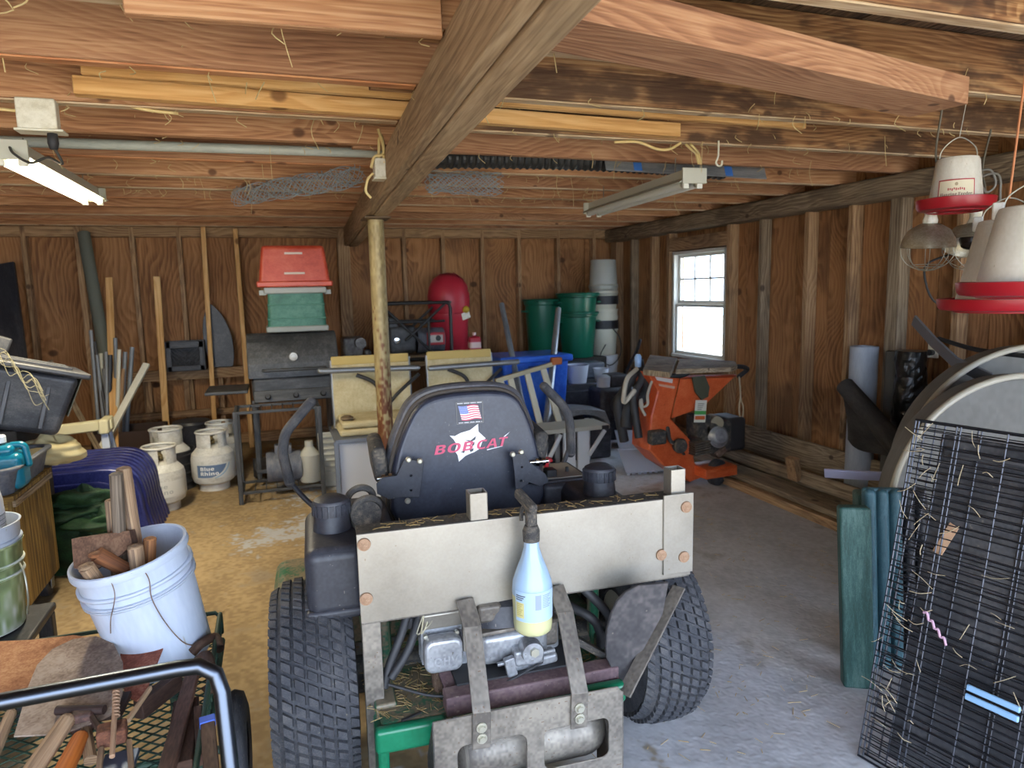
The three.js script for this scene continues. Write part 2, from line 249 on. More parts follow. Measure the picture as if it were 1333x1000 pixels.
{ // left wall and the jambs and header of the wide doorway behind the camera
  const wl = struct('wall_left', 'brown board side wall beyond the stored goods'); wl.userData.category = 'wall';
  for (let z = ZB - 0.1, i = 0; z < ZF; i++) { const w = 0.6; part('panel', uvBox(box(0.016, 2.3, w - 0.005), 1, [0.45, 1.1]).translate(XL - 0.1, 1.15, z + w / 2), M.ply, wl); z += w; }
  for (let z = -7; z < ZF; z += 0.6) part('stud', board(V(XL - 0.045, 0, z), V(XL - 0.045, 2.1, z), 0.09, 0.04, V(1, 0, 0)), M.stud, wl);
  part('siding', box(0.03, 2.4, ZF - ZB + 0.3, XL - 0.13, 1.15, (ZF + ZB) / 2), M.ply, wl);
  const wf = struct('wall_front', 'front wall around the wide open doorway'); wf.userData.category = 'wall';
  part('jamb', uvBox(box(0.45, 2.35, 0.1), 1).translate(XL + 0.12, 1.175, ZF), M.ply, wf);
  part('jamb', uvBox(box(0.35, 2.35, 0.1), 1).translate(XR - 0.02, 1.175, ZF), M.ply, wf);
  part('header', uvBox(box(XR - XL + 0.3, 0.27, 0.1), 0).translate((XL + XR) / 2, 2.235, ZF), M.stud, wf);
}
M.edgeLitPale = woodMat({ seed: 611, w: 512, h: 128, light: [216, 196, 166], mid: [196, 170, 136], dark: [164, 134, 102], rings: 10, knots: 2, fibre: 0.6 }); M.edgeLitOrange = woodMat({ seed: 622, w: 512, h: 128, light: [212, 158, 112], mid: [196, 134, 90], dark: [164, 104, 68], rings: 10, knots: 2, fibre: 0.5 });  // wood tones for joist undersides, lightened to paint in bounce from the floor
// ---- ceiling: planks over joists that lap on the beam
const ce = struct('ceiling', 'open wooden ceiling of rough joists under dark planks'); ce.userData.category = 'ceiling';
const beamX = (z) => 0.425 - 0.052 * z;                       // centre line of the beam
{
  for (let x = XL - 0.1, i = 0; x < XR + 0.15; i++) { const w = 0.13 + 0.03 * ((i * 7) % 3) / 2; const cut = -2.4 - ((i * 5) % 4) * 0.55; for (const [a, b] of [[ZB - 0.15, cut - 0.004], [cut, ZF + 0.05]]) part('deck_plank', board(V(x + w / 2, 2.301, a), V(x + w / 2, 2.301, b), w - 0.006, 0.02, V(1, 0, 0)), M.plankTop, ce); x += w; }
  part('light_tight_roof', box(XR - XL + 0.5, 0.05, ZF - ZB + 0.5, (XL + XR) / 2, 2.36, (ZF + ZB) / 2), std({ color: 0x4a4138, roughness: 1 }), ce);  // unseen slab added above the planks so no sky light leaks in
  const zs = [1.05, 0.57, 0.08, -0.41, -0.9, -1.38, -1.87, -2.35, -2.83, -3.31, -3.8, -4.28, -4.77, -5.26, -5.75, -6.23, -6.7, -7.12];
  zs.forEach((z, i) => {
    const bx = beamX(z), dy = rr(-0.002, 0.008);
    const ml = i % 3 === 1 ? M.joistB : M.joist, mr = i < 9 ? M.joistStain : [M.joist, M.joistB][i % 2];
    part('joist', board(V(XL - 0.05, YJ + 0.095 + dy, z + 0.05), V(bx + 0.16, YJ + 0.095 + dy, z + 0.05 + rr(-0.01, 0.01)), 0.185, 0.04), ml, ce);
    const zr = z + rr(-0.015, 0.015); part('joist', board(V(bx - 0.2, YJ + 0.095, z), V(XR + 0.12, YJ + 0.095, zr), 0.185, 0.04), mr, ce);
    if (z < -1 && i % 5 !== 4) { part('bounce_lit_edge', board(V(XL, YJ - 0.001 + dy, z + 0.05), V(bx - 0.064, YJ - 0.001 + dy, z + 0.05), 0.041, 0.006, V(0, 0, 1), 0.001), [M.edgeLitPale, M.edgeLitOrange, M.edgeLitPale][i % 3], ce); part('bounce_lit_edge', board(V(bx + 0.072, YJ - 0.001, z), V(XR - 0.09, YJ - 0.001, zr), 0.041, 0.006, V(0, 0, 1), 0.001), M.edgeLitPale, ce); }  // pale strips added under joists, floor-bounce light painted into their colour
  });
}
{
  const b = struct('ceiling_beam', 'thick weathered wooden beam carrying the joists'); b.userData.category = 'beam';
  const at = (z, dx, y) => V(beamX(z) + dx, y, z);
  part('beam_ply', board(at(ZF, -0.0395, 2.013), at(ZB + 0.02, -0.0395, 2.013), 0.172, 0.042, V(0, 1, 0), 0.006), M.beam, b);
  part('beam_timber', board(at(ZF, 0.026, 2.008), at(ZB + 0.02, 0.026, 2.008), 0.178, 0.086, V(0, 1, 0), 0.008), M.beam, b);
  const p = struct('support_post', 'round metal post under the beam, rusty towards its foot'); p.userData.category = 'post';
  const tex = (() => { const a = noiseGrid(601, 6, 10), c = noiseGrid(602, 30, 80); return dataTex(128, 512, (u, v) => { const rust = sstep(0.40, 0.62, (1 - v) * 0.9 + (a(u, v) - 0.5) * 0.35 + (c(u, v) - 0.5) * 0.4); return mixc(mixc([176, 158, 112], [140, 122, 84], c(u, v)), mixc([128, 78, 46], [94, 54, 34], a(u, v)), rust); }); })();
  const z = -4.46, x = beamX(z); p.position.set(x, 0, z);
  part('column', new THREE.CylinderGeometry(0.05, 0.05, 1.9, 28).translate(0, 0.955, 0), std({ map: tex, roughness: 0.5, metalness: 0.25 }), p);
  part('cap_plate', rbox(0.16, 0.012, 0.2, 0.003, 0, 1.913, 0, 0, 0, 0, 1), std({ color: 0x6f5b45, roughness: 0.7, metalness: 0.4 }), p);
  part('base_plate', rbox(0.18, 0.012, 0.18, 0.003, 0, 0.006, 0, 0, 0, 0, 1), std({ color: 0x5c4636, roughness: 0.8, metalness: 0.3 }), p);
}

// ================================================================ shop lights on the ceiling
const enamel = std({ color: 0xc9c8b6, roughness: 0.45 });
function shopLight(label, a, b, lit) {
  const dir = b.clone().sub(a), L = dir.length(), t = thing('shop_light', label, 'light', a.clone().add(b).multiplyScalar(0.5), Math.atan2(-dir.x, -dir.z) + Math.PI);
  // local z along the lamp, y = 0 at its underside
  part('housing', ext([[-0.03, 0.07], [0.03, 0.07], [0.035, 0.03], [0.075, 0.004], [0.073, 0.0], [0.03, 0.022], [-0.03, 0.022], [-0.073, 0.0], [-0.075, 0.004], [-0.035, 0.03]], L).translate(0, 0, -L / 2), enamel, t);
  for (const s of [-1, 1]) part('end_cap', rbox(0.13, 0.074, 0.012, 0.003, 0, 0.033, s * (L / 2 + 0.006), 0, 0, 0, 1), enamel, t);
  const tm = lit ? std({ color: 0xffffff, emissive: new THREE.Color().setRGB(1, 0.9, 0.66), emissiveIntensity: 9, roughness: 0.4 }) : std({ color: 0xdfe0d6, roughness: 0.3 });
  for (const s of [-1, 1]) {
    const u = part('tube', rot(new THREE.CylinderGeometry(0.0165, 0.0165, L - 0.07, 16), Math.PI / 2, 0, 0).translate(s * 0.037, -0.003, 0), tm, t);
    for (const e of [-1, 1]) { part('tube_cap', rot(new THREE.CylinderGeometry(0.017, 0.017, 0.018, 16), Math.PI / 2, 0, 0).translate(s * 0.037, -0.003, e * (L / 2 - 0.03)), std({ color: 0xb8b4a4, roughness: 0.4, metalness: 0.6 }), u); part('socket', rbox(0.03, 0.045, 0.016, 0.003, s * 0.037, -0.003, e * (L / 2 - 0.012), 0, 0, 0, 1), std({ color: 0xe6e3d4, roughness: 0.5 }), u); }
  }
  for (const e of [-1, 1]) part('hanging_chain', bent([V(0, 0.07, e * L * 0.36), V(0.0, 2.1 - t.position.y, e * L * 0.36)], 0.003, 0.01, 5), std({ color: 0x8a8578, roughness: 0.5, metalness: 0.7 }), t);
  if (lit) { const r = new THREE.RectAreaLight(new THREE.Color().setRGB(1, 0.89, 0.66), 50, 0.13, L - 0.1); r.position.set(0, -0.03, 0); r.rotation.x = -Math.PI / 2; t.add(r); }
  return t;
}
shopLight('lit fluorescent shop light glowing under the joists beside a white socket box', V(-0.9, 1.99, -3.2), V(-0.885, 1.99, -4.45), true);
shopLight('unlit pale fluorescent shop light under the joists beside taped metal flashing', onY(903, 238, 1.95), onY(772, 278, 1.95), false);

// ================================================================ riding mower
import { FontLoader } from 'three/addons/loaders/FontLoader.js';
import { TextGeometry } from 'three/addons/geometries/TextGeometry.js';
const fontBold = await new FontLoader().loadAsync('fonts/droid/droid_sans_bold.typeface.json');
const text = (s, size, depth = 0.001) => new TextGeometry(s, { font: fontBold, size, depth, curveSegments: 3, bevelEnabled: false }).toNonIndexed();
function canvasTex(w, h, draw) { const c = document.createElement('canvas'); c.width = w; c.height = h; draw(c.getContext('2d'), w, h); const t = new THREE.CanvasTexture(c); t.colorSpace = THREE.SRGBColorSpace; return t; }
const scuff = blotchTex({ seed: 700, cols: [[40, 41, 48], [52, 53, 60], [70, 70, 76]], specks: 0.03, speckCol: [150, 140, 120], contrast: 0.8 });
M.black = std({ map: scuff, roughness: 0.5 });
M.blackDirty = std({ map: blotchTex({ seed: 712, cols: [[44, 43, 44], [66, 63, 60], [108, 98, 84]], specks: 0.1, speckCol: [150, 136, 108] }), roughness: 0.85 });
M.navy = std({ map: blotchTex({ seed: 720, cols: [[34, 37, 50], [44, 48, 62], [58, 61, 74]], specks: 0.02, speckCol: [130, 126, 116], contrast: 0.8 }), roughness: 0.42 });
M.steel = std({ map: blotchTex({ seed: 730, cols: [[132, 126, 116], [158, 152, 141], [178, 173, 162]], scales: [3, 9, 40, 200], weights: [0.5, 0.3, 0.1, 0.12], specks: 0.012, speckCol: [120, 98, 74], contrast: 0.5 }), roughness: 0.36, metalness: 0.6 });
M.steelDark = std({ map: blotchTex({ seed: 741, cols: [[92, 86, 80], [122, 115, 106], [146, 138, 126]], specks: 0.05, speckCol: [96, 68, 48] }), roughness: 0.5, metalness: 0.35 });
M.green = std({ map: blotchTex({ seed: 752, cols: [[12, 82, 58], [18, 98, 68], [52, 96, 72], [116, 106, 86], [128, 116, 96]], specks: 0.05, speckCol: [160, 146, 108] }), roughness: 0.45 });
M.tire = std({ map: blotchTex({ seed: 764, cols: [[44, 45, 50], [60, 61, 66], [82, 80, 80]], specks: 0.05, speckCol: [150, 140, 112] }), roughness: 0.85 });
M.alu = std({ map: blotchTex({ seed: 775, cols: [[132, 134, 138], [164, 166, 170], [188, 190, 194]], specks: 0.04, speckCol: [96, 90, 80] }), roughness: 0.42, metalness: 0.5 });
M.rust = std({ map: blotchTex({ seed: 786, cols: [[88, 68, 56], [122, 98, 82], [152, 128, 108]], specks: 0.05, speckCol: [70, 46, 34] }), roughness: 0.85, metalness: 0.15 });
M.rustPale = std({ map: blotchTex({ seed: 797, cols: [[122, 92, 70], [148, 116, 90], [170, 140, 114]] }), roughness: 0.8 });
M.plum = std({ map: blotchTex({ seed: 808, cols: [[86, 66, 70], [108, 86, 88], [130, 108, 104]], specks: 0.06, speckCol: [150, 140, 128] }), roughness: 0.75 });
M.chrome = std({ color: 0xd4d6d8, roughness: 0.15, metalness: 1 });
M.zinc = std({ color: 0xb9b6a6, roughness: 0.4, metalness: 0.7 });
M.hose = std({ color: 0x2c2c2e, roughness: 0.6 });
M.straw = std({ color: 0xcdb886, roughness: 0.9 });
const mower = thing('riding_mower', 'zero-turn riding mower seen from behind with pale steel tail plate', 'mower', V(0.66, 0, -2.0), -3 * Math.PI / 180);
function lp(px, py, z) { const d = rayOf(px, py), an = 3 * Math.PI / 180, ex = V(Math.cos(an), 0, Math.sin(an)), ez = V(-Math.sin(an), 0, Math.cos(an)), o = CAM.clone().sub(mower.position); const t = (z - o.dot(ez)) / d.dot(ez); o.addScaledVector(d, t); return V(o.dot(ex), o.y, z); }
const mp = (n, g, m, par = mower, label) => part(n, g, m, par, label);
const sq = (g, s = 1) => uvBox(Array.isArray(g) ? merge(g) : g, 0, [s, s]);
{ // rear wheels with turf tread
  const RT = 0.305, prof = []; const W = 0.118;
  for (let i = 0; i <= 24; i++) { const a = -1 + i / 12; const x = a * W; const r = RT - 0.012 - 0.05 * Math.pow(Math.abs(a), 4) - (Math.abs(a) > 0.99 ? 0.06 : 0); prof.push([r, x]); }
  const body = merge([lathe([[0.13, -W * 0.8], [0.17, -W * 0.98], ...prof, [0.17, W * 0.98], [0.13, W * 0.8], [0.13, -W * 0.8]], 56)]).rotateZ(-Math.PI / 2);
  sq(body, 2);
  const blocks = []; const rows = 7, N = 58;
  for (let r = 0; r < rows; r++) for (let k = 0; k < N; k++) {
    const a = (r - (rows - 1) / 2) / (rows / 2), x = a * W * 0.98, rad = RT - 0.012 - 0.05 * Math.pow(Math.abs(a), 4);
    const b = new THREE.BoxGeometry(0.027, 0.014, 0.0225).toNonIndexed();
    { const p = b.attributes.position; for (let i = 0; i < p.count; i++) { p.setZ(i, p.getZ(i) + p.getX(i) * 0.55); if (p.getY(i) > 0) { p.setX(i, p.getX(i) * 0.86); p.setZ(i, p.getZ(i) * 0.9); } } b.computeVertexNormals(); }
    b.rotateZ(-Math.sign(a) * 0.9 * Math.pow(Math.abs(a), 3) * 0.8); b.translate(x, rad + 0.003, 0); b.rotateX((k + (r % 2) * 0.5) / N * TAU); blocks.push(b);
  }
  const tread = sq(merge(blocks), 3);
  for (const x of [-0.606, 0.468]) {
    const w = mp('rear_tire', body.clone().translate(x, RT, 0), M.tire);
    mp('tread', tread.clone().translate(x, RT, 0), M.tire, w);
    const rim = mp('wheel_rim', merge([latheC([[0.0, 0.03], [0.06, 0.03], [0.11, 0.0], [0.135, 0.06], [0.14, 0.085], [0.128, 0.085], [0.128, -0.085], [0.0, -0.085]], 32)]).rotateZ(x < 0 ? Math.PI / 2 : -Math.PI / 2).translate(x, RT, 0), std({ color: 0xc9c6b8, roughness: 0.5 }));
  }
  mp('axle_housing', sq(rod(V(-0.5, 0.3, 0), V(0.37, 0.3, 0), 0.055, 0.055, 16)), M.blackDirty);
}
{ // steel tail plate with stake tubes
  const pl = mp('tail_plate', sq(rbox(0.998, 0.25, 0.006, 0.002, 0.025, 0.692, 0.22, 0, 0, 0, 1), 1.1), M.steel);
  mp('folded_lip', sq(rbox(0.99, 0.006, 0.05, 0.002, 0.025, 0.569, 0.197, 0.15, 0, 0, 1), 1.1), M.steelDark, pl);
  mp('top_flange', sq(rbox(0.985, 0.012, 0.075, 0.003, 0.02, 0.812, 0.18, 0, 0, 0, 1)), M.blackDirty, pl);
  mp('end_gusset', sq(rbox(0.1, 0.25, 0.008, 0.002, 0.478, 0.705, 0.226, 0, 0, 0, 1)), M.steel, pl);
  for (const [x, y] of [[-0.455, 0.789], [-0.457, 0.637], [0.423, 0.645], [0.496, 0.631], [0.502, 0.788]]) mp('rusty_bolt', rot(latheC([[0, 0.003], [0.014, 0.003], [0.017, 0.001], [0.018, -0.004]], 20), Math.PI / 2, 0, 0).translate(x, y, x > 0.46 ? 0.234 : 0.228), M.rustPale, pl, 'rusty bolt head');
  const tubeSq = (x, z, y0, y1, w) => ext((() => { const s = rrect(w, w, 0.004), h = rrect(w - 0.008, w - 0.008, 0.003); s.holes.push(h); return s; })(), y1 - y0).rotateX(-Math.PI / 2).translate(x, y0, z);
  mp('stake_tube', sq(tubeSq(-0.137, 0.19, 0.60, 0.893, 0.052)), M.steel, pl);
  mp('stake_tube', sq(tubeSq(0.487, 0.185, 0.60, 0.90, 0.05)), M.steel, pl);
  // legs and braces below it
  mp('side_leg', sq(rbox(0.052, 0.46, 0.03, 0.003, -0.447, 0.36, 0.205, -0.02, 0, 0, 1)), M.steelDark);
  { const a = lp(884, 764, 0.24), b = lp(812, 905, 0.4); mp('diagonal_brace', sq(board(V(a.x, a.y, 0.24), V(b.x, b.y, 0.4), 0.042, 0.008, V(1, 0.5, 0.2))), M.steelDark); }
}
{ // engine guard with two cut-outs, hung on straps
  const s = poly([[-0.32, 0.02], [0.2, 0.02], [0.2, 0.36], [0.185, 0.377], [-0.32, 0.377]]);
  s.holes.push(rrect(0.185, 0.13, 0.025, -0.168, 0.232)); s.holes.push(rrect(0.185, 0.115, 0.02, 0.066, 0.236));
  mp('engine_guard', sq(ext(s, 0.006, 0.0015).translate(0, 0, 0.42)), M.steelDark);
  mp('guard_wing', sq(ext([[0, 0.02], [0, 0.36], [0.13, 0.29], [0.13, 0.02]], 0.006).rotateY(Math.PI / 2 + 0.15).translate(0.197, 0, 0.425)), M.steelDark);
  mp('guard_wing', sq(ext([[0, 0.02], [0, 0.377], [0.12, 0.2], [0.12, 0.02]], 0.006).rotateY(Math.PI / 2).translate(-0.322, 0, 0.425)), M.blackDirty);
  for (const x of [-0.19, 0.078]) {
    const st = mp('guard_strap', [sq(board(V(x, 0.60, 0.235), V(x + 0.006, 0.545, 0.30), 0.05, 0.006, V(1, 0, 0))), sq(board(V(x + 0.006, 0.549, 0.297), V(x - 0.006, 0.383, 0.434), 0.048, 0.006, V(1, 0, 0))), sq(board(V(x - 0.006, 0.386, 0.432), V(x - 0.009, 0.285, 0.432), 0.048, 0.006, V(1, 0, 0)))], M.steelDark);
    for (const y of [0.345, 0.315]) mp('bolt', [rot(new THREE.CylinderGeometry(0.014, 0.014, 0.004, 20).toNonIndexed(), Math.PI / 2, 0, 0).translate(x - 0.008, y, 0.437), rot(new THREE.CylinderGeometry(0.009, 0.009, 0.01, 6).toNonIndexed(), Math.PI / 2, 0, 0).translate(x - 0.008, y, 0.442)], M.zinc, st, 'yellowish zinc bolt');
  }
  mp('cross_member', sq(rbox(0.5, 0.055, 0.06, 0.006, -0.02, 0.352, 0.31)), M.plum);
  mp('cross_member_arm', sq(board(V(-0.25, 0.375, 0.2), V(-0.235, 0.345, 0.31), 0.035, 0.012, V(1, 0, 0))), M.plum);
  mp('muffler', sq(rot(new THREE.CapsuleGeometry(0.075, 0.3, 6, 20).toNonIndexed(), 0, 0, Math.PI / 2).translate(-0.03, 0.2, 0.31)), M.steelDark);
  mp('exhaust_pipe', bent([V(-0.26, 0.36, 0.12), V(-0.27, 0.28, 0.28), V(-0.2, 0.22, 0.32)], 0.018, 0.05), M.rust);
}
{ // green engine deck and frame
  mp('engine_deck', sq([rbox(0.67, 0.02, 0.42, 0.008, -0.105, 0.318, 0.11)]), M.green);
  const clean = std({ map: blotchTex({ seed: 1501, w: 256, h: 256, cols: [[8, 84, 58], [14, 104, 72], [24, 116, 82]], specks: 0.015, speckCol: [120, 116, 88], contrast: 0.8 }), roughness: 0.3 });
  mp('deck_lip', sq(rbox(0.19, 0.07, 0.035, 0.014, -0.365, 0.296, 0.335)), clean); mp('deck_lip', sq(rbox(0.14, 0.06, 0.04, 0.015, 0.165, 0.325, 0.365)), clean); mp('deck_side', sq(rbox(0.03, 0.2, 0.2, 0.01, -0.44, 0.2, 0.25)), clean);
  mp('frame_rail', sq([rbox(0.06, 0.08, 1.5, 0.008, -0.42, 0.3, -0.5), rbox(0.06, 0.08, 1.5, 0.008, 0.30, 0.3, -0.5)]), M.green);
  for (const x of [0.275, -0.4]) mp('frame_upright', sq(rod(V(x, 0.3, 0.04), V(x, 0.62, 0.04), 0.02)), M.green);
  mp('tray_under_seat', sq([rbox(0.8, 0.02, 0.5, 0.006, -0.06, 0.60, -0.05), rbox(0.82, 0.12, 0.02, 0.006, -0.06, 0.66, -0.12)]), M.blackDirty);
  mp('slotted_vent', [box(0.06, 0.004, 0.008, -0.36, 0.33, 0.31, 0, 0.4), box(0.05, 0.004, 0.008, 0.2, 0.347, 0.36)], M.hose);
}
{ // engine
  const eng = mp('engine', sq([rbox(0.34, 0.16, 0.26, 0.03, -0.06, 0.40, 0.06), rbox(0.2, 0.09, 0.1, 0.02, -0.05, 0.44, 0.2)]), M.alu);
  mp('blower_housing', sq([mv(latheC([[0, 0.05], [0.09, 0.05], [0.15, 0.03], [0.165, -0.03], [0, -0.03]], 36), -0.05, 0.535, 0.1)]), M.black, eng);
  mp('fan_ring', torus(0.1, 0.012, -0.05, 0.585, 0.1), M.hose, eng);
  // left cylinder head with valve cover
  const vc = mp('valve_cover', sq([mv(ext(rrect(0.11, 0.1, 0.028), 0.05, 0.012, 3), -0.252, 0.438, 0.18), ...[0, 1, 2, 3, 4].map((k) => rbox(0.125, 0.115, 0.006, 0.004, -0.245, 0.445, 0.165 - k * 0.014, 0, 0, 0, 1))]), M.alu, eng, 'silver valve cover with raised lettering');
  mp('raised_letters', text('OHV', 0.024, 0.004).translate(-0.283, 0.413, 0.2285), M.alu, vc);
  for (const [x, y] of [[-0.297, 0.485], [-0.207, 0.485], [-0.297, 0.395], [-0.207, 0.395]]) mp('cover_bolt', rot(new THREE.CylinderGeometry(0.006, 0.006, 0.012, 6), Math.PI / 2, 0, 0).translate(x, y, 0.19), M.zinc, vc);
  mp('heat_shield', sq([rbox(0.13, 0.05, 0.09, 0.006, -0.245, 0.535, 0.15, 0.2), rbox(0.05, 0.09, 0.02, 0.004, -0.17, 0.48, 0.21)]), M.steel, eng);
  const vr = mp('valve_cover', sq([rbox(0.06, 0.1, 0.07, 0.015, 0.06, 0.46, 0.19), ...[0, 1, 2].map((k) => rbox(0.07, 0.11, 0.006, 0.004, 0.06, 0.46, 0.15 - k * 0.014, 0, 0, 0, 1))]), M.steelDark, eng);
  // carburettor and linkage
  mp('carburettor', sq([rbox(0.09, 0.05, 0.06, 0.012, -0.02, 0.425, 0.26), mv(rot(latheC([[0, 0.03], [0.03, 0.03], [0.033, 0.0], [0.026, -0.03], [0, -0.03]], 24), Math.PI / 2, 0, 0), -0.015, 0.445, 0.275), rbox(0.14, 0.03, 0.05, 0.01, -0.0, 0.395, 0.25, 0, 0, 0.1), rod(V(-0.11, 0.41, 0.27), V(0.06, 0.425, 0.27), 0.006), rbox(0.03, 0.07, 0.02, 0.004, -0.075, 0.40, 0.285, 0, 0, 0.2)]), M.alu, eng, 'bright silver carburettor');
  mp('linkage_bolt', rot(new THREE.CylinderGeometry(0.013, 0.013, 0.03, 6), Math.PI / 2, 0, 0).translate(-0.012, 0.45, 0.3), M.zinc, eng);
  mp('belt_guard', sq([rbox(0.26, 0.012, 0.03, 0.004, -0.03, 0.505, 0.25, 0, 0, 0.04), rbox(0.07, 0.05, 0.05, 0.01, -0.12, 0.548, 0.22)]), M.steelDark, eng);
  mp('oil_cap', mv(latheC([[0, 0.03], [0.02, 0.03], [0.024, 0.0]], 6), -0.33, 0.5, 0.14), M.hose, eng);
  mp('black_base', box(0.36, 0.03, 0.14, -0.05, 0.37, 0.22), M.hose, eng);
  const hoses = [[[0.14, 0.59, 0.14], [0.2, 0.54, 0.2], [0.26, 0.46, 0.2], [0.27, 0.38, 0.17]], [[0.14, 0.5, 0.16], [0.2, 0.47, 0.21], [0.235, 0.41, 0.19], [0.25, 0.35, 0.16]], [[-0.3, 0.62, 0.1], [-0.36, 0.5, 0.17], [-0.4, 0.42, 0.19], [-0.42, 0.36, 0.2]], [[-0.27, 0.62, 0.12], [-0.34, 0.47, 0.19], [-0.4, 0.39, 0.21]], [[-0.41, 0.39, 0.24], [-0.28, 0.36, 0.29], [-0.13, 0.37, 0.31], [0.02, 0.4, 0.28]]];
  hoses.forEach((h, i) => mp(i < 4 ? 'hose' : 'wire', tube(h.map((p) => V(...p)), i < 2 ? 0.014 : i < 4 ? 0.012 : 0.004, 30, 10), M.hose));
  mp('battery_strap', board(V(0.12, 0.44, 0.24), V(0.24, 0.36, 0.26), 0.03, 0.02, V(0, 0, 1)), M.blackDirty);
  mp('spring', tube(Array.from({ length: 60 }, (_, i) => V(-0.435 + 0.014 * Math.cos(i * 0.9), 0.60 - i * 0.0014, 0.12 + 0.014 * Math.sin(i * 0.9))), 0.003, 240, 5), M.zinc);
  for (const [k, c] of [[0, 0xa8a084], [1, 0x8f8a78]]) mp('wire', tube([V(-0.32 - k * 0.02, 0.59, 0.15), V(-0.29 + k * 0.015, 0.54, 0.19), V(-0.31 - k * 0.012, 0.50, 0.2), V(-0.3, 0.57, 0.21)], 0.0022, 30, 6), std({ color: c, roughness: 0.6 }));
}
{ // rubber flap ahead of the right tire
  mp('tire_shield', sq(ext([[788, 840], [790, 818], [796, 797], [804, 781], [815, 770], [830, 762], [870, 758], [862, 800], [830, 858], [813, 890], [800, 878], [789, 856]].map(([x, y]) => { const p = lp(x, y, 0.33); return [p.x, p.y]; }), 0.012, 0.002).translate(0, 0, 0.322)), std({ map: blotchTex({ seed: 820, w: 256, h: 256, scales: [3, 14, 60, 120], cols: [[46, 44, 46], [62, 59, 60], [88, 82, 80]], specks: 0.03, speckCol: [140, 130, 112] }), roughness: 0.75 }));
}
{ // fuel tanks with caps
  const capG = () => merge([latheC([[0, 0.036], [0.03, 0.036], [0.05, 0.026], [0.054, 0.018], [0.054, -0.018], [0.046, -0.02], [0, -0.02]], 26), ...Array.from({ length: 20 }, (_, i) => box(0.006, 0.034, 0.012, 0.054 * Math.cos(i / 20 * TAU), 0, 0.054 * Math.sin(i / 20 * TAU), 0, -i / 20 * TAU, 0))]);
  for (const [x, y, z, w] of [[-0.53, 0.655, -0.06, 0.165], [0.36, 0.655, -0.12, 0.17]]) {
    const t = mp('fuel_tank', sq([rbox(w, 0.2, 0.4, 0.035, x, y, z, 0, 0, 0, 4), rbox(w + 0.012, 0.03, 0.41, 0.012, x, y - 0.09, z), mv(latheC([[0.058, 0], [0.052, 0.06], [0.045, 0.075], [0, 0.075]], 26), x, y + 0.08, z + 0.02)]), M.black);
    const c = mp('fuel_cap', capG().translate(x, y + 0.165, z + 0.02), M.black, t);
  }
  mp('hose_coil', [torus(0.042, 0.011, -0.44, 0.805, -0.14, 0.25, 0.2), torus(0.045, 0.011, -0.43, 0.79, -0.06, 0.3, 0.3), rot(new THREE.CylinderGeometry(0.045, 0.05, 0.1, 20).toNonIndexed(), 0.9, 0, 0).translate(-0.43, 0.76, -0.06)], M.blackDirty);
  mp('side_pod', sq([rbox(0.15, 0.1, 0.35, 0.03, -0.42, 0.7, -0.2), rbox(0.18, 0.12, 0.35, 0.02, 0.2, 0.62, -0.2)]), M.black);
}
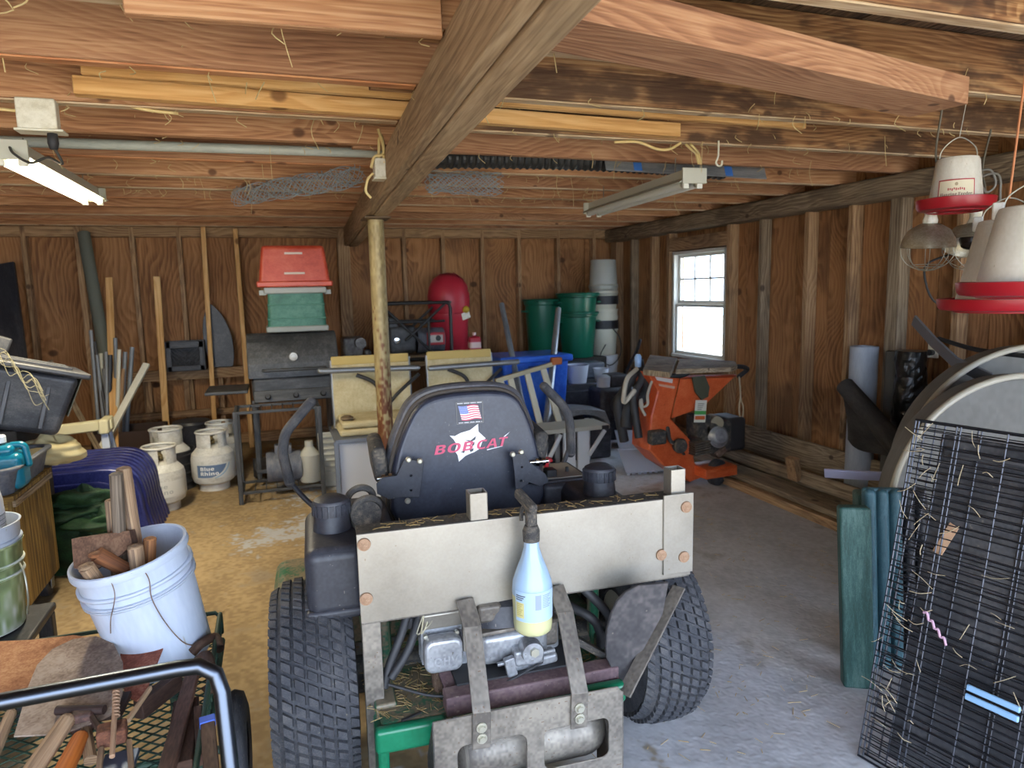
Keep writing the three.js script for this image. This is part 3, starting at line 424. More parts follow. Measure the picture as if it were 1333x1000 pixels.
{ // operator seat
  const outline = (k) => { const s = new THREE.Shape(), e = k; s.moveTo(-0.30 - e, 0.64); s.lineTo(-0.335 - e, 0.72); s.bezierCurveTo(-0.335 - e, 0.86, -0.3 - e, 0.95, -0.255 - e, 1.03 + e * 0.5); s.bezierCurveTo(-0.22 - e, 1.09 + e, -0.18, 1.105 + e, -0.05, 1.107 + e); s.bezierCurveTo(0.05, 1.107 + e, 0.1 + e, 1.105 + e, 0.135 + e, 1.06 + e * 0.6); s.bezierCurveTo(0.18 + e, 0.98, 0.203 + e, 0.88, 0.215 + e, 0.72); s.lineTo(0.18 + e, 0.64); s.closePath(); return s; };
  const seat = mp('seat_back', sq(rot(ext(outline(0), 0.05, 0.018, 4), -0.06, 0, 0).translate(0, 0.0, -0.25)), M.navy, mower, 'dark blue-black seat shell with printed emblem');
  mp('seat_piping', rot(new THREE.TubeGeometry(new THREE.CatmullRomCurve3(outline(0.003).getSpacedPoints(80).map((p) => V(p.x, p.y, 0.006)), true), 160, 0.009, 8, true).toNonIndexed(), -0.06, 0, 0).translate(0, 0, -0.25), std({ color: 0x4c443c, roughness: 0.8 }), seat);
  mp('seat_cushion', sq(rot(ext(outline(0.022), 0.10, 0.03, 4), -0.06, 0, 0).translate(0, 0.0, -0.345)), std({ map: blotchTex({ seed: 840, w: 256, h: 256, cols: [[70, 70, 76], [92, 92, 98], [118, 116, 116]] }), roughness: 0.75 }), mower, 'worn grey seat cushion');
  mp('seat_base', sq(rbox(0.5, 0.12, 0.5, 0.05, -0.06, 0.6, -0.55)), M.black);
  const Z = 0.052, up = (g) => rot(g, -0.06, 0, 0).translate(0, 0.0, -0.25);
  // flag sticker
  const flag = canvasTex(256, 208, (c, w, h) => {
    c.fillStyle = '#3a3c46'; c.fillRect(0, 0, w, h); c.strokeStyle = '#8d8a80'; c.lineWidth = 3; c.strokeRect(2, 2, w - 4, h - 4);
    c.fillStyle = '#e8e8ea'; for (let i = 0; i < 26; i++) { if (i % 7 !== 6) c.fillRect(12 + i * 9, 9, 7, 8); if (i % 6 !== 5 && i < 25) c.fillRect(18 + i * 9, h - 17, 7, 8); }
    const X = 18, Y = 34, FW = 190, FH = 138;
    for (let y = 0; y < 13; y++) { c.fillStyle = y % 2 ? '#f0eeee' : '#c4405a'; c.beginPath(); const a = (t) => 6 * Math.sin(t * 6.5); for (let i = 0; i <= 20; i++) { const t = i / 20; c.lineTo(X + FW * t + y * 2.4, Y + FH * y / 13 + a(t)); } for (let i = 20; i >= 0; i--) { const t = i / 20; c.lineTo(X + FW * t + (y + 1) * 2.4, Y + FH * (y + 1) / 13 + a(t)); } c.closePath(); c.fill(); }
    c.fillStyle = '#5b6fb0'; c.beginPath(); for (let i = 0; i <= 10; i++) c.lineTo(X + 84 * i / 10, Y + 6 * Math.sin(i / 10 * 0.44 * 6.5)); for (let i = 10; i >= 0; i--) c.lineTo(X + 17 + 84 * i / 10, Y + 74 + 6 * Math.sin(i / 10 * 0.44 * 6.5)); c.closePath(); c.fill();
    c.fillStyle = '#f2f2f6'; for (let j = 0; j < 6; j++) for (let i = 0; i < 7; i++) c.fillRect(X + 8 + i * 12 + j * 2.4, Y + 8 + j * 11 + 3 * Math.sin(i * 0.4), 4, 4);
  });
  const fg = new THREE.PlaneGeometry(0.094, 0.076); mp('flag_sticker', up(fg.translate(-0.05, 1.035, Z)), std({ map: flag, roughness: 0.5 }), seat, 'small flag sticker');
  // cat head and lettering, in the proportions of the print: units of the zoomed print (0..530 wide) -> metres
  const kx = 0.272 / 530, q = (pts, d = 0.0008, z = 0) => ext(pts.map(([a, b]) => [-0.183 + (a - 385) * kx, 0.93 - (b - 425) * kx]), d).translate(0, 0, z);
  const emblem = mp('cat_emblem', up(mv(merge([q([[500, 365], [535, 370], [575, 352], [640, 338], [697, 300], [697, 352], [745, 402], [720, 425], [700, 470], [660, 490], [625, 500], [600, 510], [555, 545], [548, 500], [530, 470], [545, 430], [528, 395]])]), 0, 0, Z)), std({ color: 0xe6e6e8, roughness: 0.5 }), seat, 'white wildcat head emblem');
  mp('emblem_lines', up(mv(merge([q([[600, 400], [640, 408], [680, 380], [672, 405], [640, 420]], 0.0005), q([[645, 425], [668, 420], [664, 440], [650, 448]], 0.0005), q([[630, 470], [660, 462], [655, 480], [636, 486]], 0.0005), q([[570, 480], [600, 472], [592, 490]], 0.0005)]), 0, 0, Z + 0.0008)), M.navy, emblem);
  const pink = std({ color: 0xc8496a, roughness: 0.5 });
  const word = (s, x, y, size, sx) => { const g = text(s, size, 0.0008); g.scale(sx, 1, 1); g.applyMatrix4(new THREE.Matrix4().set(1, 0.35, 0, 0, 0, 1, 0, 0, 0, 0, 1, 0, 0, 0, 0, 1)); g.rotateZ(0.05); return g.translate(x, y, Z + 0.001); };
  const white = std({ color: 0xdcdce0, roughness: 0.5 });
  mp('brand_lettering', up(merge([word('BOB', -0.186, 0.899, 0.031, 1.62), word('CAT', -0.038, 0.905, 0.031, 1.42)])), pink, seat, 'pink-red slanted lettering');
  mp('lettering_underline', up(mv(merge([q([[750, 478], [860, 462], [862, 466], [752, 484]]), q([[870, 400], [915, 370], [905, 382], [880, 402]])]), 0, 0, Z + 0.0006)), white, seat);
  // hinge brackets
  const br = (pts, n) => { const s = poly(pts.map(([x, y]) => { const p = lp(x, y, -0.2); return [p.x, p.y]; })); return s; };
  const bl = br([[527, 597], [552, 601], [546, 648], [526, 647], [506, 650], [491, 643], [490, 630], [498, 622], [516, 619]]), brr = br([[667, 593], [681, 588], [690, 602], [710, 617], [714, 626], [704, 634], [690, 628], [672, 640]]);
  for (const [x, y, s] of [[535, 619, bl], [535, 638, bl], [679, 608, brr], [678, 626, brr]]) { const p = lp(x, y, -0.2), h = new THREE.Path(); h.absarc(p.x, p.y, 0.0055, 0, TAU, true); s.holes.push(h); }
  for (const s of [bl, brr]) { const b = mp('seat_bracket', sq(ext(s, 0.006, 0.001).translate(0, 0, -0.205)), M.black); }
  for (const [x, y] of [[532, 599], [547, 601], [531, 653], [668, 592], [679, 589]]) { const p = lp(x, y, -0.19); mp('bolt', rot(latheC([[0, 0.006], [0.006, 0.006], [0.009, 0.003], [0.01, -0.004]], 16), Math.PI / 2, 0, 0).translate(p.x, p.y, -0.194), M.zinc); }
  // folded armrests
  for (const [x, y, s] of [[494, 606, 1], [701, 585, -1]]) { const p = lp(x, y, -0.3); const a = mp('armrest', sq(rbox(0.05, 0.13, 0.2, 0.022, p.x, p.y + 0.015, -0.36, 0.1, 0, s * 0.1, 4)), M.blackDirty); mp('hinge_bolt', [rot(new THREE.CylinderGeometry(0.016, 0.016, 0.012, 20).toNonIndexed(), 0, 0, Math.PI / 2).translate(p.x + s * 0.005, p.y - 0.03, -0.24), rot(new THREE.CylinderGeometry(0.016, 0.016, 0.012, 20).toNonIndexed(), 0, 0, Math.PI / 2).translate(p.x + s * 0.028, p.y - 0.03, -0.24), rot(new THREE.CylinderGeometry(0.008, 0.008, 0.07, 12).toNonIndexed(), 0, 0, Math.PI / 2).translate(p.x + s * 0.02, p.y - 0.03, -0.24)], M.chrome, a, 'shiny chrome hinge bolt'); }
}
{ // steering levers, console
  const foam = std({ map: blotchTex({ seed: 860, w: 256, h: 256, cols: [[58, 58, 62], [76, 75, 77], [98, 94, 90]] }), roughness: 0.95 });
  const L = (x, y) => lp(x, y, -0.9);
  const a = mp('steering_lever', bent([L(377, 627), L(398, 651), V(-0.5, 0.5, -0.82)], 0.011, 0.04), M.black); mp('grip', bent([L(405, 523), L(370, 565), L(368, 590), L(377, 628)], 0.021, 0.08, 14), foam, a, 'grey foam grip');
  const b = mp('steering_lever', bent([L(743, 578), L(731, 610), V(0.36, 0.5, -0.82)], 0.011, 0.04), M.black); mp('grip', bent([L(708, 503), L(735, 530), L(742, 550), L(743, 590)], 0.021, 0.08, 14), foam, b, 'grey foam grip');
  const c = mp('control_console', sq([rbox(0.2, 0.13, 0.3, 0.02, 0.31, 0.69, -0.4), rbox(0.18, 0.01, 0.24, 0.004, 0.31, 0.758, -0.39)]), M.black);
  mp('console_panel', sq(rbox(0.15, 0.004, 0.2, 0.001, 0.31, 0.765, -0.39, 0, 0, 0, 1)), std({ color: 0x8e887e, roughness: 0.6 }), c);
  mp('red_knob', [mv(latheC([[0, 0.022], [0.022, 0.02], [0.024, 0.008], [0.01, 0.004], [0.008, -0.03]], 20), 0.272, 0.795, -0.4)], std({ color: 0xc8323a, roughness: 0.35 }), c, 'red control knob');
  mp('switch_block', rbox(0.04, 0.03, 0.05, 0.006, 0.262, 0.778, -0.33), M.hose, c); mp('key_switch', [mv(latheC([[0, 0.02], [0.006, 0.018], [0.008, 0]], 10), 0.34, 0.766, -0.36)], M.hose, c);
}
{ // front half, mostly hidden behind the seat
  mp('mower_deck', sq([rbox(1.42, 0.16, 0.62, 0.05, -0.06, 0.2, -0.82, 0, 0, 0, 4), mv(latheC([[0, 0.06], [0.08, 0.05], [0.09, 0]], 20), -0.4, 0.27, -0.85), mv(latheC([[0, 0.06], [0.08, 0.05], [0.09, 0]], 20), 0.28, 0.27, -0.85)]), M.green);
  mp('foot_plate', sq(rbox(0.62, 0.02, 0.5, 0.005, -0.06, 0.38, -1.1)), M.black);
  for (const x of [-0.5, 0.38]) { const w = mp('caster_wheel', sq(rot(lathe([[0.04, -0.05], [0.1, -0.055], [0.13, -0.03], [0.14, 0], [0.13, 0.03], [0.1, 0.055], [0.04, 0.05]], 28), 0, 0, Math.PI / 2).translate(x, 0.14, -1.4)), M.tire); mp('caster_fork', sq([rbox(0.012, 0.2, 0.05, 0.003, x - 0.075, 0.24, -1.4), rbox(0.012, 0.2, 0.05, 0.003, x + 0.075, 0.24, -1.4), rbox(0.17, 0.02, 0.06, 0.004, x, 0.34, -1.4), rod(V(x, 0.34, -1.4), V(x, 0.44, -1.4), 0.02)]), M.black, w); }
}
{ // spray bottle hanging by its trigger on the tail plate
  const b = thing('spray_bottle', 'pale blue and clear spray bottle hung on the mower tail plate', 'bottle', mower.localToWorld(V(-0.008, 0.507, 0.285)), -3 * Math.PI / 180);
  const body = std({ map: dataTex(8, 64, (u, v) => v < 0.42 ? [196, 194, 146] : [156, 182, 208]), roughness: 0.25 });
  const pr = [[0, 0], [0.046, 0], [0.052, 0.006], [0.054, 0.02], [0.0565, 0.12], [0.054, 0.145], [0.044, 0.175], [0.03, 0.21], [0.0215, 0.24], [0.02, 0.262], [0, 0.262]]; const g = toCreasedNormals(lathe(pr, 40), 0.9); { const p = g.attributes.position, uv = g.attributes.uv; for (let i = 0; i < p.count; i++) uv.setXY(i, 0.5, p.getY(i) / 0.262); }
  part('bottle_body', g, body, b);
  const lab = canvasTex(256, 192, (c, w, h) => { c.fillStyle = '#a6c0d6'; c.fillRect(0, 0, w, h); c.fillStyle = '#555c66'; for (let j = 0; j < 3; j++) c.fillRect(6, 22 + j * 13, 60 - j * 9, 8); c.fillStyle = '#8d98a6'; c.fillRect(120, 16, 34, 96); for (let j = 0; j < 8; j++) { c.fillStyle = '#7f8894'; c.fillRect(162, 20 + j * 11, 56 - (j % 3) * 8, 5); } c.fillStyle = '#c9c184'; c.fillRect(4, 70, 54, 100); c.fillStyle = '#a89c60'; for (let j = 0; j < 7; j++) c.fillRect(10, 78 + j * 12, 40 - (j % 3) * 7, 5); });
  part('label_band', new THREE.CylinderGeometry(0.0572, 0.0562, 0.085, 40, 1, true, -1.25, 2.3).translate(0, 0.088, 0), std({ map: lab, roughness: 0.5, side: THREE.DoubleSide }), b);
  const t = part('trigger_head', [mv(latheC([[0.023, 0], [0.024, 0.03], [0.018, 0.045], [0.0, 0.045]], 24), 0, 0.258, 0), rbox(0.03, 0.06, 0.03, 0.008, 0, 0.33, 0), rbox(0.026, 0.03, 0.1, 0.01, -0.008, 0.365, -0.02, 0.3, 0.2, 0), rod(V(-0.01, 0.37, -0.06), V(-0.012, 0.372, -0.085), 0.008)], M.blackDirty, b, 'black spray head');
  part('trigger', tube([V(-0.006, 0.345, -0.045), V(-0.01, 0.325, -0.055), V(-0.012, 0.30, -0.05)], 0.006, 16, 8), M.blackDirty, t);
}

// ================================================================ things kept among the joists
M.cream = std({ map: blotchTex({ seed: 880, w: 256, h: 256, cols: [[206, 200, 176], [222, 217, 196], [232, 228, 210]], specks: 0.03, speckCol: [150, 138, 108] }), roughness: 0.55 });
M.cable = std({ color: 0xdcc488, roughness: 0.55 });
M.galv = std({ map: blotchTex({ seed: 891, w: 256, h: 256, cols: [[136, 142, 146], [164, 168, 170], [186, 189, 190]], specks: 0.03, speckCol: [120, 110, 96] }), roughness: 0.4, metalness: 0.6 });
M.pvc = std({ map: blotchTex({ seed: 902, w: 256, h: 256, cols: [[150, 158, 152], [172, 178, 170], [188, 192, 182]] }), roughness: 0.5 });
single('yellow_board', 'pale yellow board with clean edge lying on the beam, lower of two', 'board', board(V(-0.55, 2.131, -2.655), V(1.75, 2.131, -2.755), 0.058, 0.045), M.pine, 'yellow boards between the joists');
single('yellow_board', 'thin pale yellow board lying on the beam above its lower twin', 'board', board(V(-0.5, 2.155, -2.53), V(2.3, 2.155, -2.60), 0.045, 0.03), M.pine, 'yellow boards between the joists');
single('loose_timber', 'heavy brown timber laid askew under the joists with sawn end', 'timber', board(V(0.6, 2.052, -1.49), V(2.14, 2.052, -1.80), 0.19, 0.085, V(0, 0, 1)), M.joistB);
single('sister_board', 'pale board nailed beside a joist above the yellow boards', 'board', (() => { const a = onZ(195, 24, -1.79), b = onZ(575, 50, -1.77); a.x -= 0.05; return board(a.add(V(0, 0.07, 0)), b.add(V(0.0, 0.07, 0)), 0.14, 0.025); })(), M.joist);
{ // grey plastic conduit
  const a = onY(20, 189, 2.12), b = onY(492, 200, 2.12); a.x -= 1.2;
  single('conduit_pipe', 'long grey plastic pipe lying on the beam between joists', 'pipe', rod(a.setY(2.123), b.clone().add(V(0.15, 0.002, 0)).setY(2.123), 0.022, 0.022, 20), M.pvc);
}
{ // corrugated drain hose
  const pr = []; const L = 1.9; for (let i = 0; i <= 150; i++) pr.push([0.048 + (i % 3 === 1 ? 0.007 : 0), i / 150 * L]);
  const g = lathe(pr, 20).rotateZ(-Math.PI / 2); { const p = g.attributes.position; for (let i = 0; i < p.count; i++) { const x = p.getX(i); p.setY(i, p.getY(i) + 0.025 * Math.sin(x * 1.6)); } g.computeVertexNormals(); }
  single('drain_hose', 'black corrugated drain hose lying between the joists', 'hose', mv(g, 0.69, 2.122, -3.58), std({ color: 0x2a2b2c, roughness: 0.45 }));
}
function wireRoll(label, a, b, r, turns) { // hexagon-like netting from two families of helices
  const L = a.distanceTo(b), gs = []; for (const s of [-1, 1]) for (let k = 0; k < turns; k++) { const pts = []; for (let i = 0; i <= 90; i++) { const t = i / 90, an = k / turns * TAU + s * t * L * 17; const rr2 = r * (0.85 + 0.2 * Math.sin(t * 9 + k)); pts.push(V(rr2 * Math.cos(an), t * L, rr2 * Math.sin(an))); } gs.push(new THREE.TubeGeometry(new THREE.CatmullRomCurve3(pts), 130, 0.0022, 3, false)); }
  const g = merge(gs); g.applyQuaternion(new THREE.Quaternion().setFromUnitVectors(V(0, 1, 0), b.clone().sub(a).normalize())).translate(a.x, a.y, a.z);
  return single('wire_netting_roll', label, 'wire netting', g, std({ color: 0x9aa6ac, roughness: 0.5 }), 'rolls of wire netting');
}
wireRoll('loose roll of grey wire netting whose frayed end hangs below the joists', onY(308, 256, 2.04), onY(466, 229, 2.04), 0.055, 10);
wireRoll('tight grey wire netting roll beside the beam under the black hose', onY(556, 237, 2.03), onY(652, 240, 2.03), 0.06, 11);
{ // metal flashing with blue tape
  const z = -3.42, a = onZ(788, 213, z), b = onZ(996, 226, z);
  const f = thing('metal_flashing', 'grey sheet metal flashing with blue tape tucked above a shop light', 'flashing', a.clone().add(b).multiplyScalar(0.5));
  const ang = Math.atan2(b.y - a.y, b.x - a.x), L = a.distanceTo(b);
  part('sheet', rot(rbox(L, 0.075, 0.004, 0.0015, 0, 0, 0, 0, 0, 0, 1), -0.35, 0, ang), M.galv, f);
  for (const px of [830, 948]) part('tape', rot(box(0.05, 0.06, 0.006, onZ(px, 218, z).x - (a.x + b.x) / 2, 0, 0), -0.35, 0, ang), std({ color: 0x3f74c4, roughness: 0.6 }), f, 'blue masking tape');
}
{ // socket box on the joist by the lit light, with its cord
  const z = -2.79, a = onZ(32, 135, z), b = onZ(74, 170, z), c = a.clone().add(b).multiplyScalar(0.5);
  const t = thing('socket_box', 'white metal socket box on a joist above the lit shop light', 'socket box', c);
  part('box', rbox(0.115, 0.1, 0.05, 0.006, 0, 0, 0.03), M.cream, t); part('cover_plate', rbox(0.14, 0.008, 0.07, 0.002, 0.005, -0.053, 0.03, 0, 0, 0, 1), M.cream, t);
  part('plug', mv(lathe([[0, 0], [0.012, 0], [0.017, 0.02], [0.015, 0.05], [0, 0.05]], 14), 0.035, -0.108, 0.03), M.hose, t);
  const e = onZ(12, 190, -3.2).sub(c), l1 = onZ(62, 205, -3.0).sub(c), l2 = onZ(40, 212, -3.1).sub(c);
  part('cord', tube([V(0.035, -0.1, 0.03), V(0.036, -0.14, -0.05), l1, l2, onZ(18, 200, -3.15).sub(c), e], 0.005, 60, 8), std({ color: 0x4c4c48, roughness: 0.6 }), t, 'dark grey cord');
  single('house_cable', 'cream cable stapled along a joist beside the white socket box', 'cable', tube([onZ(66, 128, -2.775), onZ(110, 132, -2.772), onZ(150, 134, -2.772), onZ(190, 143, -2.772), onZ(232, 148, -2.772)], 0.0055, 60, 6), M.cable, 'cream cables');
  single('house_cable', 'short cream cable running into the white socket box', 'cable', tube([onZ(-30, 138, -2.772), onZ(8, 143, -2.772), onZ(20, 144, -2.772), onZ(33, 144, -2.772)], 0.0055, 30, 6), M.cable, 'cream cables');
}
{ // junction box on the beam above the post
  const z = -3.25, a = onZ(488, 205, z), b = onZ(509, 235, z), c = a.clone().add(b).multiplyScalar(0.5); c.x = beamX(z) - 0.062 - 0.02;
  const t = thing('junction_box', 'cream junction box with looping cables on the beam above the post', 'junction box', c);
  part('box', [rbox(0.05, 0.085, 0.07, 0.006, -0.005, 0, 0), rbox(0.055, 0.008, 0.085, 0.002, -0.008, -0.046, 0, 0, 0, 0, 1)], M.cream, t);
  part('cable_loop', tube([V(-0.01, 0.02, 0.02), V(-0.005, 0.1, 0.02), V(0.0, 0.16, 0.0), V(0.01, 0.12, 0.03), V(0.008, 0.06, 0.04), V(-0.03, 0.045, 0.035), V(-0.045, 0.0, 0.02)], 0.0065, 50, 8), M.cable, t);
  part('cable_loop', tube([V(0.012, 0.02, 0.03), V(0.012, 0.1, 0.02), V(-0.006, 0.17, 0.02)], 0.0065, 30, 8), M.cable, t);
  part('cable_loop', tube([V(-0.035, -0.02, 0), V(-0.06, -0.05, 0), V(-0.07, -0.1, 0.0), V(-0.05, -0.13, 0.01)], 0.006, 30, 8), M.cable, t);
}
{ // cables to the unlit light, ceiling hook
  const z = -2.8; single('house_cable', 'cream cable drooping from a joist towards the unlit shop light', 'cable', tube([onZ(800, 185, z), onZ(830, 185, z), onZ(855, 194, z), onZ(872, 194, z), onZ(886, 186, z)], 0.0065, 40, 6), M.cable, 'cream cables');
  const e = onY(908, 214, 2.02); const g = []; for (const k of [0, 1]) g.push(tube([onZ(893 + k * 6, 188, z), onZ(900 + k * 6, 195, z - 0.02), V(e.x - 0.01 + k * 0.014, e.y + 0.05, e.z), V(e.x + k * 0.012, e.y, e.z + 0.01)], 0.006, 30, 6));
  single('twin_cable', 'pair of cream cables entering the end of the unlit shop light', 'cable', g, M.cable);
  const h = onZ(936, 150, -2.8); single('ceiling_hook', 'white screw hook under a stained joist', 'hook', tube([V(h.x, 2.11, h.z), V(h.x, 2.05, h.z), V(h.x - 0.005, 2.03, h.z), V(h.x - 0.012, 2.012, h.z), V(h.x, 1.998, h.z), V(h.x + 0.018, 2.002, h.z), V(h.x + 0.022, 2.022, h.z)], 0.0045, 40, 8), M.cream);
}
{ // straw and cobweb fibres caught on the joists: nobody could count them
  const r = rng(91), gs = []; const zs = [-1.87, -2.35, -2.83, -3.31, -3.8, -4.28, -4.77];
  for (let k = 0; k < 420; k++) { const z = zs[Math.floor(r() * zs.length)] + (r() < 0.5 ? 0.022 : -0.02) + 0.05 * r() , x = -1.6 + 4.6 * r(), y0 = 2.1 + (r() < 0.5 ? 0.12 * r() : 0), L = 0.02 + 0.07 * r() * r() + (r() < 0.06 ? 0.1 : 0); gs.push(new THREE.TubeGeometry(new THREE.CatmullRomCurve3([V(x, y0, z), V(x + rr(-0.02, 0.02, r), y0 - L * 0.5, z + rr(-0.01, 0.02, r)), V(x + rr(-0.03, 0.03, r), y0 - L, z + rr(0, 0.02, r))]), 5, 0.001 + 0.0011 * r(), 4, false)); }
  const sw = part('straw_wisps', gs, M.straw, ce, 'wisps of straw and cobweb hanging from the joists'); sw.userData.kind = 'stuff';
}

// ================================================================ left side: stored goods
M.blackPlastic = std({ map: blotchTex({ seed: 920, w: 256, h: 256, cols: [[36, 37, 42], [50, 51, 56], [74, 73, 74]], specks: 0.04, speckCol: [130, 122, 104] }), roughness: 0.45 });
M.bucket = std({ map: blotchTex({ seed: 931, w: 256, h: 256, cols: [[176, 186, 204], [188, 198, 214], [200, 208, 222]], specks: 0.02, speckCol: [150, 140, 120], contrast: 0.7 }), roughness: 0.4 });
M.greyPlastic = std({ map: blotchTex({ seed: 942, w: 256, h: 256, cols: [[66, 70, 80], [84, 88, 98], [108, 108, 112]] }), roughness: 0.55 });
M.blue = std({ map: blotchTex({ seed: 953, w: 256, h: 256, cols: [[20, 24, 78], [30, 36, 98], [52, 58, 120]], specks: 0.03, speckCol: [150, 150, 170] }), roughness: 0.35 });
M.oldPly = woodMat({ seed: 964, light: [166, 136, 70], mid: [134, 104, 48], dark: [92, 70, 36], rings: 12, knots: 2, fibre: 0.7, stain: 0.7, stainCol: [84, 66, 38] });
M.tank = std({ map: blotchTex({ seed: 975, w: 256, h: 256, cols: [[190, 188, 180], [214, 212, 204], [226, 224, 218]], specks: 0.03, speckCol: [140, 110, 84] }), roughness: 0.45 });
M.greyFoam = std({ map: blotchTex({ seed: 981, w: 256, h: 256, cols: [[104, 108, 112], [132, 136, 140], [150, 154, 158]] }), roughness: 0.55, metalness: 0.3 });
function blob(w, h, d, seed, amp, sub = 4) { const g = new THREE.IcosahedronGeometry(0.5, sub * 4); const p = g.attributes.position, n = [noiseGrid(seed, 5, 5), noiseGrid(seed + 1, 11, 11), noiseGrid(seed + 2, 7, 7)]; for (let i = 0; i < p.count; i++) { const v = V(p.getX(i), p.getY(i), p.getZ(i)).normalize(); const a = Math.atan2(v.z, v.x) / TAU + 0.5, b = Math.acos(v.y) / Math.PI; const k = 0.5 * (1 + amp * (n[0](a, b) - 0.5) * 2 + amp * 0.6 * (n[1](a, b) - 0.5) * 2); p.setXYZ(i, v.x * k * w, Math.max(v.y * k * h, -h * 0.42), v.z * k * d); } g.computeVertexNormals(); return g; }
{ // wheeled plywood cabinet
  const c = thing('rolling_cabinet', 'low stained plywood cabinet on black casters under a grey tub', 'cabinet', V(-1.5, 0, -3.65));
  part('side_panel', uvBox(rbox(0.02, 0.5, 0.52, 0.003, 0.4, 0.36, 0, 0, 0, 0, 1), 1), M.oldPly, c); part('side_panel', uvBox(rbox(0.02, 0.5, 0.52, 0.003, -0.4, 0.36, 0, 0, 0, 0, 1), 1), M.oldPly, c);
  part('front_panel', uvBox(rbox(0.79, 0.5, 0.02, 0.003, 0, 0.36, 0.25, 0, 0, 0, 1), 0), M.oldPly, c); part('back_panel', uvBox(rbox(0.79, 0.5, 0.02, 0.003, 0, 0.36, -0.25, 0, 0, 0, 1), 0), M.oldPly, c);
  part('top_panel', uvBox(rbox(0.84, 0.02, 0.54, 0.003, 0, 0.62, 0, 0, 0, 0, 1), 0), M.oldPly, c); part('edge_strip', uvBox(rbox(0.014, 0.03, 0.52, 0.003, 0.416, 0.595, 0, 0, 0, 0, 1), 2), M.greyWood, c);
  for (const [x, z] of [[0.36, 0.2], [-0.36, 0.2], [0.36, -0.2], [-0.36, -0.2]]) { const w = part('caster', rot(lathe([[0.01, -0.02], [0.045, -0.022], [0.05, -0.012], [0.05, 0.012], [0.045, 0.022], [0.01, 0.02]], 24), 0, 0, Math.PI / 2).translate(x, 0.05, z), M.blackPlastic, c); part('fork', [rbox(0.006, 0.07, 0.045, 0.002, x + 0.03, 0.075, z), rbox(0.006, 0.07, 0.045, 0.002, x - 0.03, 0.075, z), rbox(0.07, 0.006, 0.06, 0.002, x, 0.108, z)], M.galv, w); }
}
{ // grey tub with jug
  const t = thing('grey_tub', 'grey plastic tub on the plywood cabinet holding a teal jug', 'tub', V(-1.5, 0.632, -3.65));
  const wall = (w, d, h, k) => { const s = rrect(w, d, 0.06), hole = rrect(w - 0.012, d - 0.012, 0.055); s.holes.push(hole); const g = ext(s, h).rotateX(-Math.PI / 2); const p = g.attributes.position; for (let i = 0; i < p.count; i++) { const f = 1 + k * (p.getY(i) / h - 1); p.setX(i, p.getX(i) * f); p.setZ(i, p.getZ(i) * f); } g.computeVertexNormals(); return g; };
  part('wall', wall(0.86, 0.54, 0.11, 0.06), M.greyPlastic, t); part('bottom', rbox(0.78, 0.008, 0.48, 0.003, 0, 0.004, 0), M.greyPlastic, t); part('rim', ext((() => { const s = rrect(0.89, 0.57, 0.07); s.holes.push(rrect(0.84, 0.52, 0.06)); return s; })(), 0.014, 0.003).rotateX(-Math.PI / 2).translate(0, 0.104, 0), M.greyPlastic, t);
  const j = thing('teal_jug', 'teal plastic jug with white screw cap standing in the grey tub', 'jug', V(-1.12, 0.642, -3.5));
  const teal = std({ color: 0x0d6f86, roughness: 0.3 });
  part('jug_body', [rbox(0.17, 0.16, 0.12, 0.03, -0.02, 0.08, 0, 0, 0, 0, 4), rbox(0.13, 0.05, 0.1, 0.03, -0.03, 0.17, 0, 0, 0, 0, 4)], teal, j); part('handle', bent([V(0.02, 0.19, 0), V(0.065, 0.19, 0), V(0.075, 0.1, 0)], 0.014, 0.03), teal, j);
  part('cap', [mv(latheC([[0, 0.035], [0.026, 0.035], [0.03, 0.03], [0.03, 0.004], [0, 0]], 24), -0.03, 0.2, 0)], std({ color: 0xdfe3e6, roughness: 0.4 }), j, 'white ribbed cap');
}
